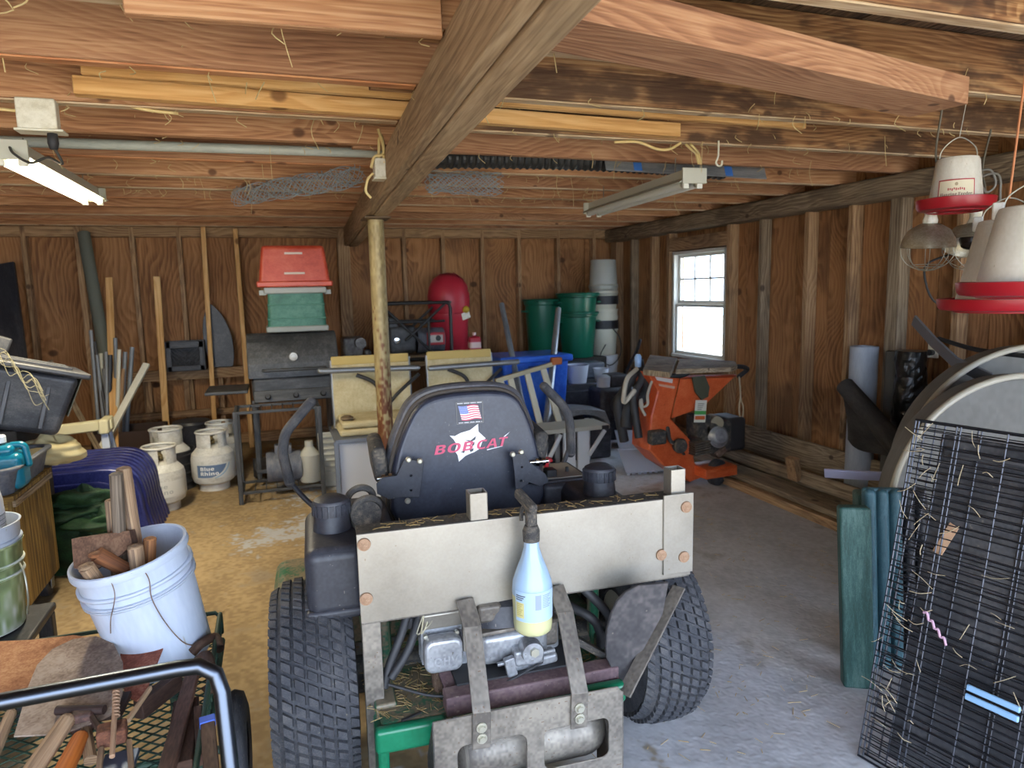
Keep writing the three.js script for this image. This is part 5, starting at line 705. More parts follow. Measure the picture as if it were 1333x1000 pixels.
{ // loose tools on the cart bed
  const bladeRust = std({ map: blotchTex({ seed: 1060, w: 256, h: 256, scales: [4, 13, 40, 110], cols: [[104, 84, 72], [140, 120, 104], [168, 150, 134]], specks: 0.06, speckCol: [92, 62, 48] }), roughness: 0.75, metalness: 0.15 });
  const leather = std({ map: blotchTex({ seed: 1071, w: 256, h: 256, cols: [[138, 84, 50], [176, 120, 78], [204, 156, 112]] }), roughness: 0.8 }), red = std({ map: blotchTex({ seed: 1082, w: 256, h: 256, cols: [[104, 50, 34], [138, 74, 54], [170, 112, 90]] }), roughness: 0.85 });
  const H = 0.40; const lin = (y0, h0, y1, h1) => (x, y) => h0 + (h1 - h0) * clamp((y - y0) / (y1 - y0));
  single('spade_blade', 'rounded grey-brown rusty spade blade lying flat in the cart', 'tool', sheetAt([[160, 862], [160, 900], [152, 925], [135, 935], [80, 955], [18, 958], [28, 925], [36, 895], [48, 866], [68, 845], [95, 832], [125, 828], [148, 838]], lin(828, 0.50, 958, 0.455), 0.004), bladeRust, 'loose tools on the cart');
  single('leather_flap', 'tan leather flap under the rounded spade blade', 'tool', sheetAt([[-20, 836], [40, 833], [96, 827], [120, 830], [60, 870], [40, 910], [30, 905], [-20, 915]], lin(828, 0.475, 912, 0.455), 0.006), leather, 'loose tools on the cart');
  single('rust_plate', 'red rusty triangular steel plate behind the chrome handle', 'tool', sheetAt([[155, 842], [217, 832], [205, 862], [190, 900], [178, 912], [162, 905], [160, 870]], lin(832, 0.47, 912, 0.43), 0.004), red, 'loose tools on the cart');
  const st = (n, l, x0, y0, h0, x1, y1, h1, r0, r1, m) => single(n, l, 'tool', (() => { const a = onY(x0, y0, h0), b = onY(x1, y1, h1); return merge([rod(a, b, r0, r1, 14), mv(new THREE.SphereGeometry(r0, 14, 8).toNonIndexed(), a.x, a.y, a.z)]); })(), m, 'loose tools on the cart');
  st('wooden_haft', 'pale worn wooden haft lying beside the spade blade', 86, 940, 0.47, 35, 1015, 0.44, 0.019, 0.022, M.handle);
  st('wooden_haft', 'orange wooden haft lying beside the pale worn one', 104, 962, 0.445, 70, 1030, 0.43, 0.018, 0.022, std({ map: M.pine.map, color: 0xd09458, roughness: 0.7 }));
  st('wooden_haft', 'thin pale haft at the far left end of the cart', 14, 930, 0.45, -10, 985, 0.42, 0.013, 0.015, M.handle);
  single('flat_iron_bar', 'long flat rusty iron bar lying along the cart side', 'tool', (() => { const a = onY(252, 872, 0.425), b = onY(215, 1010, 0.425); return board(a, b, 0.042, 0.012, V(1, 0.35, 0)); })(), std({ map: M.rust.map, color: 0xc8b0a8, roughness: 0.75 }), 'loose tools on the cart');
  single('flat_iron_bar', 'dark iron bar beneath the long rusty bar', 'tool', (() => { const a = onY(232, 885, 0.40), b = onY(180, 925, 0.40); return board(a, b, 0.05, 0.03, V(0, 1, 0)); })(), std({ map: M.rust.map, color: 0x8a7a78, roughness: 0.75 }), 'loose tools on the cart');
  const bf = single('steel_file', 'steel file with a blue taped tip lying near the chrome leg', 'tool', (() => { const a = onY(270, 938, 0.46), b = onY(276, 1010, 0.43); return board(a, b, 0.032, 0.016, V(1, 0, 0)); })(), std({ map: M.rust.map, color: 0xa49a9a, roughness: 0.6, metalness: 0.3 }), 'loose tools on the cart');
  wpart('tape_tip', (() => { const a = onY(269.6, 935, 0.461), b = onY(270.6, 944, 0.458); return board(a, b, 0.035, 0.019, V(1, 0, 0)); })(), std({ color: 0x4060b8, roughness: 0.6 }), bf, 'blue tape wrapped on the end');
  { const a = onY(148, 925, 0.47), t = thing('gear_puller', 'rusty hand puller with threaded screw rod and two arms', 'tool', a.clone().setY(0.40)); const o = t.position, q = (x, y, h) => onY(x, y, h).sub(o); const dm = std({ map: M.rust.map, color: 0x9a8886, roughness: 0.7 });
    part('screw_rod', [rod(q(151, 895, 0.52), q(146, 985, 0.47), 0.006, 0.006, 10), ...Array.from({ length: 9 }, (_, i) => { const p = q(151, 897 + i * 4.4, 0.518 - i * 0.0026); return torus(0.0068, 0.0022, p.x, p.y, p.z, 0.5, 0, 5, 10); })], M.rustPale, t); part('head_block', (() => { const p = q(146, 955, 0.465); return rbox(0.06, 0.04, 0.045, 0.006, p.x, p.y, p.z, 0, 0.1, 0); })(), std({ map: M.rust.map, color: 0xd8a890, roughness: 0.85 }), t);
    part('arm', board(q(130, 950, 0.46), q(114, 925, 0.47), 0.014, 0.012), dm, t); part('arm', board(q(165, 940, 0.46), q(196, 895, 0.475), 0.012, 0.01), M.handle, t);
    part('lower_arm', board(q(132, 975, 0.45), q(128, 1010, 0.44), 0.016, 0.012), M.handle, t); part('lower_arm', board(q(168, 965, 0.45), q(172, 1010, 0.44), 0.014, 0.012), M.handle, t); part('wide_jaw', board(q(155, 905, 0.44), q(140, 935, 0.44), 0.06, 0.015, V(1, 0, 0)), dm, t); part('wide_jaw', board(q(160, 980, 0.43), q(150, 1010, 0.43), 0.07, 0.012, V(1, 0, 0)), std({ color: 0x556074, roughness: 0.45, metalness: 0.5 }), t); }
  { const a = onY(105, 935, 0.44), t = thing('hammer', 'small rusty hammer with crosswise head beside the puller', 'hammer', a.clone().setY(0.40)); const o = t.position, q = (x, y, h) => onY(x, y, h).sub(o); part('head', rod(q(74, 925, 0.475), q(136, 924, 0.475), 0.011, 0.011, 12), std({ map: M.rust.map, color: 0x7a6a70, roughness: 0.7 }), t); part('eye_block', (() => { const p = q(108, 938, 0.455); return rbox(0.05, 0.05, 0.04, 0.008, p.x, p.y, p.z); })(), std({ map: M.rust.map, color: 0xb09aa0, roughness: 0.7 }), t); part('haft', rod(q(112, 950, 0.44), q(118, 990, 0.425), 0.012, 0.014, 12), M.handle, t); }
  single('iron_clevis', 'dark rusty iron clevis heaped near the back corner of the cart', 'tool', [tube([onY(250, 850, 0.42), onY(262, 838, 0.44), onY(280, 830, 0.43), onY(286, 845, 0.42)], 0.014, 30, 10), tube([onY(258, 860, 0.42), onY(270, 855, 0.44), onY(276, 890, 0.42), onY(268, 900, 0.41)], 0.015, 30, 10)], std({ map: M.rust.map, color: 0x98877c, roughness: 0.8 }), 'loose tools on the cart');
  single('iron_clamp', 'brown iron clamp lying by the blue-tipped file', 'tool', [board(onY(258, 925, 0.42), onY(262, 990, 0.41), 0.03, 0.02, V(0, 1, 0)), board(onY(243, 915, 0.405), onY(232, 1000, 0.405), 0.06, 0.025, V(1, 0, 0))], std({ map: M.rust.map, color: 0xa08a80, roughness: 0.8 }), 'loose tools on the cart');
}

// ================================================================ along the back wall
const rectZ = (z, x0, y0, x1, y1) => { const a = onZ(x0, y0, z), b = onZ(x1, y1, z); return { x: (a.x + b.x) / 2, y0: b.y, y1: a.y, w: b.x - a.x, h: a.y - b.y }; };
M.grill = std({ map: blotchTex({ seed: 1100, w: 256, h: 256, cols: [[38, 39, 40], [54, 55, 56], [82, 82, 82]] }), roughness: 0.5 });
{ // gas grill
  const t = thing('gas_grill', 'black gas grill with closed lid holding two stacked totes', 'grill', V(0.14, 0, -5.7)); const s = 0.035;
  part('lid', ext((() => { const p = new THREE.Shape(); p.moveTo(-0.24, 0.84); p.lineTo(-0.24, 0.95); p.bezierCurveTo(-0.2, 1.1, -0.1, 1.165, 0.02, 1.165); p.bezierCurveTo(0.16, 1.165, 0.24, 1.02, 0.25, 0.84); p.closePath(); return p; })(), 0.66, 0.01, 2).rotateY(-Math.PI / 2).translate(0.33, 0, 0), M.grill, t);
  part('lid_handle', bent([V(-0.22, 0.9, 0.27), V(-0.22, 0.9, 0.31), V(0.22, 0.9, 0.31), V(0.22, 0.9, 0.27)], 0.011, 0.02), M.grill, t);
  part('firebox', rbox(0.62, 0.16, 0.46, 0.03, 0, 0.76, 0), M.grill, t); part('thermometer', rot(latheC([[0, 0.012], [0.03, 0.01], [0.034, 0]], 20), Math.PI / 2, 0, 0).translate(0, 0.99, 0.235), M.steel, t);
  part('side_shelf', rbox(0.3, 0.025, 0.42, 0.008, -0.49, 0.74, 0), M.grill, t); 
  part('control_panel', rbox(0.6, 0.09, 0.03, 0.008, 0, 0.7, 0.25, -0.3), M.grill, t); for (const x of [-0.2, 0, 0.2]) part('knob', rot(latheC([[0, 0.03], [0.016, 0.03], [0.022, 0]], 16), Math.PI / 2 - 0.3, 0, 0).translate(x, 0.7, 0.27), M.hose, t);
  for (const [x, z] of [[-0.3, 0.2], [0.3, 0.2], [-0.3, -0.2], [0.3, -0.2]]) part('leg', rbox(0.035, 0.62, 0.035, 0.004, x, 0.36, z), M.grill, t);
  part('bottom_shelf', rbox(0.64, 0.03, 0.44, 0.006, 0, 0.12, 0), M.grill, t); for (const x of [-0.33, 0.33]) part('wheel', rot(lathe([[0.02, -0.02], [0.07, -0.022], [0.08, 0], [0.07, 0.022], [0.02, 0.02]], 24), 0, 0, Math.PI / 2).translate(x, 0.08, -0.1), M.hose, t);
}
function tote(name, label, x, y, z, w, h, d, mat, rimMat, taper, flip, mark) {
  const t = thing(name, label, 'tote', V(x, y, z)); const g = rbox(w, h, d, 0.03, 0, h / 2, 0, 0, 0, 0, 3), p = g.attributes.position; for (let i = 0; i < p.count; i++) { const k = p.getY(i) / h, f = 1 - taper * (flip ? k : 1 - k); p.setX(i, p.getX(i) * f); p.setZ(i, p.getZ(i) * f); } g.computeVertexNormals();
  part('tote_body', g, mat, t); const ry = flip ? 0.02 : h - 0.02; part('rim', rbox(w * 1.05, 0.045, d * 1.05, 0.012, 0, ry, 0), rimMat, t);
  if (name === 'green_tote') for (const yy of [0.3, 0.62]) part('band', rbox(w * (1 - taper * (flip ? yy : 1 - yy)) * 1.012, 0.015, d * (1 - taper * (flip ? yy : 1 - yy)) * 1.012, 0.005, 0, h * yy, 0), mat, t);
  if (mark) for (const [yy, ww] of mark) part('embossed_mark', rbox(ww, 0.016, 0.004, 0.001, 0, yy, d / 2 * (1 - taper * (flip ? yy / h : 1 - yy / h)) + 0.004, flip ? -0.12 : 0, 0, 0, 1), std({ color: 0xd9cabc, roughness: 0.6 }), t); return t;
}
const redT = std({ map: blotchTex({ seed: 1120, w: 256, h: 256, cols: [[178, 62, 38], [198, 78, 52], [208, 98, 70]] }), roughness: 0.4 }), greenT = std({ map: blotchTex({ seed: 1131, w: 256, h: 256, cols: [[40, 92, 74], [52, 110, 90], [76, 128, 108]] }), roughness: 0.5 });
tote('green_tote', 'green plastic tote with grey rim on the black grill lid', 0.19, 1.172, -5.75, 0.44, 0.33, 0.32, greenT, std({ color: 0x8f938c, roughness: 0.5 }), 0.08, true);
{ const t = scene.getObjectByName('green_tote'); part('top_rim', rbox(0.46, 0.05, 0.34, 0.012, 0, 0.315, 0), std({ color: 0xa0a39c, roughness: 0.5 }), t); part('latch', rbox(0.05, 0.04, 0.03, 0.006, -0.24, 0.3, 0.12), std({ color: 0xa0a39c, roughness: 0.5 }), t); part('latch', rbox(0.05, 0.04, 0.03, 0.006, 0.24, 0.3, 0.12), std({ color: 0xa0a39c, roughness: 0.5 }), t); }
tote('red_tote', 'orange-red plastic tote upturned on the green tote', 0.19, 1.515, -5.75, 0.53, 0.31, 0.38, redT, redT, 0.14, true, [[0.1, 0.15], [0.25, 0.13]]);
{ // black wire rack in front of the grill's left side
  const t = thing('metal_rack', 'black steel rack with odds and ends beside the propane tanks', 'rack', V(0.0, 0, -5.22)); const fr = M.grill;
  for (const [x, z] of [[-0.28, 0.15], [0.28, 0.15], [-0.28, -0.15], [0.28, -0.15]]) part('post', rbox(0.03, 0.66, 0.03, 0.003, x, 0.33, z), fr, t);
  for (const y of [0.08, 0.65]) { part('shelf', [rbox(0.58, 0.02, 0.02, 0.003, 0, y, 0.15), rbox(0.58, 0.02, 0.02, 0.003, 0, y, -0.15), ...Array.from({ length: 8 }, (_, i) => rod(V(-0.26 + i * 0.074, y, -0.15), V(-0.26 + i * 0.074, y, 0.15), 0.004, 0.004, 6)), rbox(0.02, 0.02, 0.3, 0.003, -0.28, y, 0), rbox(0.02, 0.02, 0.3, 0.003, 0.28, y, 0)], fr, t); }
  single('grey_motor', 'grey-black small motor sitting low in the steel rack', 'motor', [rot(new THREE.CylinderGeometry(0.11, 0.11, 0.24, 28).toNonIndexed(), 0, 0, Math.PI / 2).translate(0.02, 0.212, -5.22), rbox(0.12, 0.07, 0.1, 0.01, 0.02, 0.34, -5.22)], M.greyPlastic);
  single('pale_jug', 'pale grey plastic jug in the steel rack', 'jug', mv(latheC([[0, 0], [0.07, 0], [0.075, 0.01], [0.075, 0.2], [0.03, 0.26], [0.03, 0.3], [0, 0.3]], 24), 0.2, 0.092, -5.18), std({ color: 0xaaa89c, roughness: 0.5 }));
  { const vm = std({ color: 0xb9b9b2, roughness: 0.6 }), v = thing('louvred_vent', 'white louvred plastic vent standing beside the steel rack', 'vent', V(0.37, 0, -5.28)); part('frame', rbox(0.2, 0.42, 0.03, 0.01, 0, 0.215, 0), vm, v); for (let i = 0; i < 7; i++) part('slat', rbox(0.17, 0.02, 0.02, 0.004, 0, 0.12 + i * 0.045, 0.018, 0.5), vm, v); }
}
{ // two sling patio chairs with their backs to us, on a pale stack
  const sling = std({ map: blotchTex({ seed: 1150, w: 256, h: 256, cols: [[186, 170, 126], [202, 187, 146], [214, 202, 164]] }), roughness: 0.85 }), frame = std({ color: 0x8f9294, roughness: 0.4, metalness: 0.6 });
  const chair = (label, x, z, w, arms) => { const t = thing('patio_chair', label, 'chair', V(x, 0.0, z), 0, 'beige patio chairs'); part('backrest', [rot(rbox(w, 0.62, 0.02, 0.008, 0, 0, 0), -0.12, 0, 0).translate(0, 0.665, 0.0)], sling, t); part('back_hem', rot(rbox(w, 0.07, 0.03, 0.012, 0, 0, 0), -0.12, 0, 0).translate(0, 0.945, -0.034), std({ color: 0xc7ad6a, roughness: 0.8 }), t); part('seat', rbox(w, 0.02, 0.46, 0.008, 0, 0.36, -0.25), sling, t);
    part('frame_post', [rod(V(-w / 2, 0.05, 0.06), V(-w / 2, 0.95, -0.04), 0.013), rod(V(w / 2, 0.05, 0.06), V(w / 2, 0.95, -0.04), 0.013)], frame, t); for (const s of [-1, 1]) part('leg', bent([V(s * w / 2, 0.36, -0.45), V(s * w / 2, 0.012, -0.5), V(s * w / 2, 0.012, 0.1)], 0.013, 0.06), frame, t);
    const bar = part('arm_bar', bent(arms.map((p) => V(...p)), 0.022, 0.03), frame, t); part('arm_strut', tube([V(-0.12, 0.84, 0.06), V(0.0, 0.78, 0.1), V(0.06, 0.66, 0.1)], 0.015, 24, 8), M.hose, bar); part('arm_strut', tube([V(w / 2 + 0.06, 0.82, 0.06), V(w / 2 - 0.1, 0.7, 0.1), V(w / 2 - 0.18, 0.62, 0.1)], 0.014, 24, 8), M.hose, bar); return t; };
  chair('beige sling patio chair behind the rusty post with silver arm bar', 0.703, -5.36, 0.593, [[-0.385, 0.885, 0.06], [0.345, 0.87, 0.07]]);
  chair('beige sling patio chair behind the mower seat with grey arm bar', 1.417, -5.38, 0.536, [[-0.26, 0.855, 0.06], [0.46, 0.87, 0.08]]);
  // white fabric panel boxes stacked before the first chair
  single('fabric_box', 'white fabric box with grey edges standing by the rusty post', 'box', rbox(0.56, 0.42, 0.4, 0.012, 0.66, 0.212, -5.02), std({ color: 0xc6c8cc, roughness: 0.8 }));
  single('grey_tray', 'grey metal tray edge between the white box and the beige cushions', 'tray', [rbox(0.6, 0.03, 0.44, 0.006, 0.66, 0.44, -5.02), rbox(0.03, 0.44, 0.03, 0.004, 0.365, 0.222, -4.8)], std({ color: 0x7e848e, roughness: 0.5, metalness: 0.4 }));
  for (const [k, y] of [[0, 0.458], [1, 0.513]]) single('beige_cushion', ['lower flat beige cushion on the grey tray beside the rusty post', 'upper flat beige cushion piled beside the rusty post'][k], 'cushion', rbox(0.54 - k * 0.04, 0.052, 0.38, 0.022, 0.67, y + 0.026, -5.05), sling, 'beige cushions');
  single('cushion_tie', 'brown coil of strap lying on the beige cushions', 'strap', [torus(0.035, 0.012, 0.46, 0.58, -4.93, Math.PI / 2), torus(0.02, 0.009, 0.46, 0.592, -4.93, Math.PI / 2)], std({ color: 0x6b5a44, roughness: 0.9 }));
}
{ // workbench with generator, red canister
  const b = thing('workbench', 'rough wooden workbench against the back wall', 'bench', V(1.2, 0, -6.72)); part('top', uvBox(rbox(1.5, 0.05, 0.62, 0.006, 0, 0.785, 0), 0), M.greyWood, b); for (const [x, z] of [[-0.7, 0.26], [0.7, 0.26], [-0.7, -0.26], [0.7, -0.26]]) part('leg', board(V(x, 0, z), V(x, 0.76, z), 0.08, 0.06, V(1, 0, 0)), M.greyWood, b); part('lower_shelf', uvBox(rbox(1.4, 0.03, 0.5, 0.004, 0, 0.3, 0), 0), M.greyWood, b);
  const tb = std({ color: 0x232323, roughness: 0.45 });
  const g = thing('generator', 'portable generator in a black tube frame on the workbench', 'generator', V(1.27, 0.812, -6.55)); const X = 0.33, Y = 0.54, Z = 0.17;
  for (const z of [Z, -Z]) { part('frame_hoop', bent([V(-X, 0.02, z), V(-X, Y, z), V(X, Y, z), V(X, 0.02, z), V(-X, 0.02, z)], 0.016, 0.05), tb, g); part('frame_brace', bent([V(-X + 0.02, Y - 0.02, z), V(X * 0.6, 0.02, z)], 0.013, 0.01), tb, g); part('frame_brace', bent([V(X - 0.06, Y - 0.02, z), V(-X * 0.3, 0.2, z)], 0.013, 0.01), tb, g); part('frame_brace', bent([V(-X, Y * 0.68, z), V(X * 0.8, Y * 0.68, z)], 0.012, 0.01), tb, g); part('frame_brace', bent([V(X * 0.35, Y * 0.68, z), V(X * 0.35, 0.02, z)], 0.012, 0.01), tb, g); }
  for (const [x, y] of [[-X, Y], [X, Y], [-X, 0.02], [X, 0.02]]) part('frame_cross_tube', rod(V(x, y, -Z), V(x, y, Z), 0.014), tb, g);
  part('engine', [rbox(0.26, 0.26, 0.24, 0.04, -0.12, 0.2, 0), rbox(0.1, 0.1, 0.2, 0.02, -0.2, 0.36, 0)], M.grill, g); part('alternator', rot(new THREE.CylinderGeometry(0.12, 0.12, 0.26, 24).toNonIndexed(), 0, 0, Math.PI / 2).translate(0.16, 0.18, -0.02), M.greyPlastic, g); part('outlet_panel', [rbox(0.17, 0.12, 0.02, 0.006, 0.19, 0.2, 0.13)], std({ color: 0xb02834, roughness: 0.5 }), g, 'red panel with white face'); part('panel_face', rbox(0.13, 0.07, 0.006, 0.002, 0.19, 0.2, 0.143), std({ color: 0xb8b2aa, roughness: 0.5 }), g); part('dial', rot(latheC([[0, 0.01], [0.022, 0.008], [0.026, 0]], 20), Math.PI / 2, 0, 0).translate(0.21, 0.205, 0.147), tb, g); part('silver_cap', rot(latheC([[0, 0.03], [0.03, 0.025], [0.035, 0]], 20), Math.PI / 2, 0, 0).translate(-0.18, 0.2, 0.13), M.chrome, g); part('skid', rbox(0.62, 0.03, 0.3, 0.004, 0, 0.035, 0), M.greyWood, g);
  const rd = std({ color: 0xb92c3c, roughness: 0.42 });
  const c = thing('red_canister', 'round-topped red canister with lid standing behind the generator', 'canister', V(1.69, 0.812, -6.8)); part('canister_body', latheC([[0, 0], [0.16, 0], [0.18, 0.03], [0.19, 0.36], [0.2, 0.38], [0.2, 0.42], [0.188, 0.43], [0, 0.43]], 36), rd, c); part('dome_lid', latheC([[0.195, 0.43], [0.212, 0.52], [0.21, 0.6], [0.192, 0.69], [0.15, 0.765], [0.085, 0.812], [0, 0.826]], 36), rd, c); part('lid_seam', tube([V(0.05, 0.825, 0.03), V(0.09, 0.76, 0.12), V(0.105, 0.6, 0.16), V(0.1, 0.44, 0.165)], 0.006, 30, 6), std({ color: 0x8a1c2a, roughness: 0.5 }), c); part('white_sticker', [rot(rbox(0.1, 0.07, 0.01, 0.003, 0, 0, 0), 0, 0.35, 0.3).translate(0.13, 0.4, 0.16)], M.cream, c); part('yellow_knob', mv(new THREE.SphereGeometry(0.035, 20, 14), 0.13, 0.46, 0.17), std({ color: 0xd8b83a, roughness: 0.5 }), c, 'yellow round tag');
  single('red_oil_jug', 'red and white oil jug at the right end of the workbench', 'jug', [rbox(0.12, 0.2, 0.1, 0.025, 1.86, 0.912, -6.5), mv(lathe([[0, 0], [0.02, 0], [0.02, 0.04], [0, 0.04]], 12), 1.86, 1.01, -6.5)], std({ map: dataTex(4, 16, (u, v) => v > 0.45 && v < 0.75 ? [226, 200, 190] : [176, 40, 56]), roughness: 0.4 }));
  single('bench_clutter', 'grey machine part with chrome fittings at the left end of the workbench', 'machine part', [rbox(0.2, 0.24, 0.2, 0.03, 0.7, 0.932, -6.6), rot(new THREE.CylinderGeometry(0.05, 0.05, 0.14, 20).toNonIndexed(), Math.PI / 2, 0, 0).translate(0.76, 1.0, -6.5), mv(new THREE.SphereGeometry(0.04, 16, 12).toNonIndexed(), 0.82, 0.9, -6.49)], M.steelDark);
}
{ // blue recycling bin
  const r = rectZ(-5.95, 645, 460, 735, 560), t = thing('blue_bin', 'bright blue plastic storage bin behind the white ladder', 'bin', V(2.2, 0, -5.95)); const bl = std({ map: blotchTex({ seed: 1170, w: 256, h: 256, cols: [[32, 82, 190], [44, 102, 212], [72, 126, 222]] }), roughness: 0.35 });
  const g = rbox(0.64, 0.86, 0.5, 0.04, 0, 0.43, 0, 0, 0, 0, 3), p = g.attributes.position; for (let i = 0; i < p.count; i++) { const f = 0.84 + 0.16 * p.getY(i) / 0.86; p.setX(i, p.getX(i) * f); p.setZ(i, p.getZ(i) * f); } g.computeVertexNormals(); part('bin_body', g, bl, t); part('rim', rbox(0.69, 0.06, 0.55, 0.015, 0, 0.84, 0), bl, t); for (const x of [-0.2, 0, 0.2]) part('rib', rbox(0.03, 0.74, 0.02, 0.006, x, 0.42, 0.235, -0.05), bl, t); part('handle_slot', rbox(0.16, 0.04, 0.02, 0.008, 0, 0.76, 0.252), std({ color: 0x1b3f8e, roughness: 0.5 }), t);
}
{ // folding step ladder leaning before the blue bin, two grey poles
  const wood = std({ color: 0xcdc9b4, roughness: 0.6 }), t = thing('step_ladder', 'short pale ladder leaning on the blue bin with orange end cap', 'ladder', V(2.05, 0, -5.3)); const q = (x, y, z) => onZ(x, y, z).sub(t.position);
  const A = -5.35; for (const [x0, y0, x1, y1] of [[650, 492, 672, 556], [663, 488, 680, 556], [685, 482, 703, 552], [706, 477, 729, 553]]) part('rung', board(q(x0, y0, A), q(x1, y1, A + 0.12), 0.05, 0.025, V(1, 0, 0)), wood, t);
  part('top_rail', board(q(645, 496, A + 0.02), q(722, 473, A + 0.02), 0.035, 0.04), std({ color: 0xb9b293, roughness: 0.6 }), t); part('bottom_rail', board(q(690, 557, A + 0.14), q(740, 552, A + 0.14), 0.05, 0.05), wood, t); part('end_cap', (() => { const p = q(724, 470, A + 0.02); return rbox(0.09, 0.06, 0.06, 0.01, p.x, p.y, p.z); })(), std({ color: 0xb4683a, roughness: 0.7 }), t, 'orange-brown end cap'); part('end_cap', (() => { const p = q(746, 552, A + 0.14); return rbox(0.05, 0.06, 0.06, 0.01, p.x, p.y, p.z); })(), std({ color: 0xb47a5a, roughness: 0.7 }), t);
  part('foot_post', [rbox(0.04, 0.36, 0.04, 0.004, 0.14, 0.18, 0.06), rbox(0.04, 0.36, 0.04, 0.004, 0.42, 0.18, 0.06)], std({ color: 0xa9adb2, roughness: 0.5, metalness: 0.3 }), t);
  const pole = (l, x0, y0, x1, y1, z0, z1, r, m) => single('grey_pole', l, 'pole', (() => { const a = onZ(x0, y0, z0), b = onZ(x1, y1, z1), d = b.clone().sub(a); const e = a.clone().addScaledVector(d, (a.y - 0.02) / (a.y - b.y)); return rod(e, a, r, r * 0.8, 14); })(), m, 'grey poles by the blue bin');
  pole('dull grey pole rising left of the green trash cans behind the ladder', 653, 396, 668, 470, -6.2, -5.75, 0.03, M.greyFoam); pole('pale silver pole rising in front of the green trash cans', 727, 402, 720, 470, -6.1, -5.75, 0.034, M.galv);
}
{ // green trash cans on a dark box, bucket stack
  single('dark_cabinet', 'dark box carrying the green trash cans', 'box', [rbox(0.7, 0.74, 0.5, 0.01, 2.95, 0.37, -6.75)], std({ color: 0x33302c, roughness: 0.85 }));
  const gp = std({ color: 0x115c46, roughness: 0.32 }); const can = (l, x, y, z, r, h) => { const t = thing('green_trash_can', l, 'trash can', V(x, y, z), 0, 'green trash cans'); part('can_body', latheC([[0, 0], [r * 0.8, 0], [r * 0.82, 0.01], [r * 0.97, h * 0.9], [r * 1.04, h * 0.92], [r * 1.06, h], [r * 1.0, h], [r * 0.95, h * 0.9], [r * 0.78, 0.02], [0, 0.02]], 36), gp, t); part('rim', torus(r * 1.05, 0.014, 0, h * 0.99, 0), gp, t); for (const s of [-1, 1]) part('handle', bent([V(s * r * 1.0, h * 0.8, -0.05), V(s * r * 1.18, h * 0.8, -0.05), V(s * r * 1.18, h * 0.8, 0.05), V(s * r * 1.0, h * 0.8, 0.05)], 0.01, 0.02), gp, t); return t; };
  can('green trash can nested lower of two beside the white bucket stack', 3.02, 0.745, -6.62, 0.2, 0.46); can('green trash can upper of two, standing inside its twin', 3.02, 0.96, -6.62, 0.205, 0.44); can('darker green trash can standing behind the nested pair', 2.72, 0.745, -6.85, 0.19, 0.6);
  const band = std({ color: 0x1c1d20, roughness: 0.5 }), ivory = std({ color: 0xc9c6b2, roughness: 0.5 }), grey = std({ color: 0xaeb0a8, roughness: 0.5 }), white = std({ color: 0xd3d6da, roughness: 0.45 });
  const names = ['white bucket standing on the floor under the tall stack', 'white ribbed bucket second from the bottom of the tall stack', 'ivory bucket with black band third from the bottom of the stack', 'ivory bucket with wide black band fourth in the stack', 'ivory bucket fifth in the stack below the grey one', 'upturned grey bucket on top of the tall bucket stack'];
  let y = 0; const pail = (l, yb, m, flip, withBand) => { const t = thing('stacked_bucket', l, 'bucket', V(3.37, yb, -6.72), 0, 'tall stack of buckets'); const pr = [[0, 0.002], [0.128, 0.002], [0.132, 0.01], [0.147, 0.26], [0.156, 0.262], [0.156, 0.30], [0.15, 0.3], [0.15, 0.35], [0.156, 0.352], [0.156, 0.368], [0, 0.368]]; const g = latheC(pr, 36); if (flip) { g.scale(1, -1, 1); g.translate(0, 0.37, 0); const idx = g.attributes.position; for (let i = 0; i < idx.count; i += 3) for (const at of [g.attributes.position, g.attributes.normal, g.attributes.uv]) { const n = at.itemSize; for (let k = 0; k < n; k++) { const a = at.array[(i + 1) * n + k]; at.array[(i + 1) * n + k] = at.array[(i + 2) * n + k]; at.array[(i + 2) * n + k] = a; } } } part('bucket_body', g, m, t); if (withBand) part('black_band', mv(latheC([[0.15, 0], [0.1585, 0], [0.1585, 0.09], [0.15, 0.09]], 36), 0, 0.16, 0), band, t); return t; };
  pail(names[0], 0.0, white, false); pail(names[1], 0.37, white, false); pail(names[2], 0.74, ivory, false); const c4 = pail(names[3], 0.86, ivory, false, true); pail(names[4], 1.12, ivory, false, true); pail(names[5], 1.38, grey, true);
  part('bail_handle', tube([V(-0.05, 0.0, 0.15), V(-0.12, -0.12, 0.17), V(-0.02, -0.22, 0.19), V(0.11, -0.12, 0.17), V(0.13, 0.05, 0.13), V(0.02, 0.18, 0.16)], 0.006, 40, 8), M.hose, c4);
}
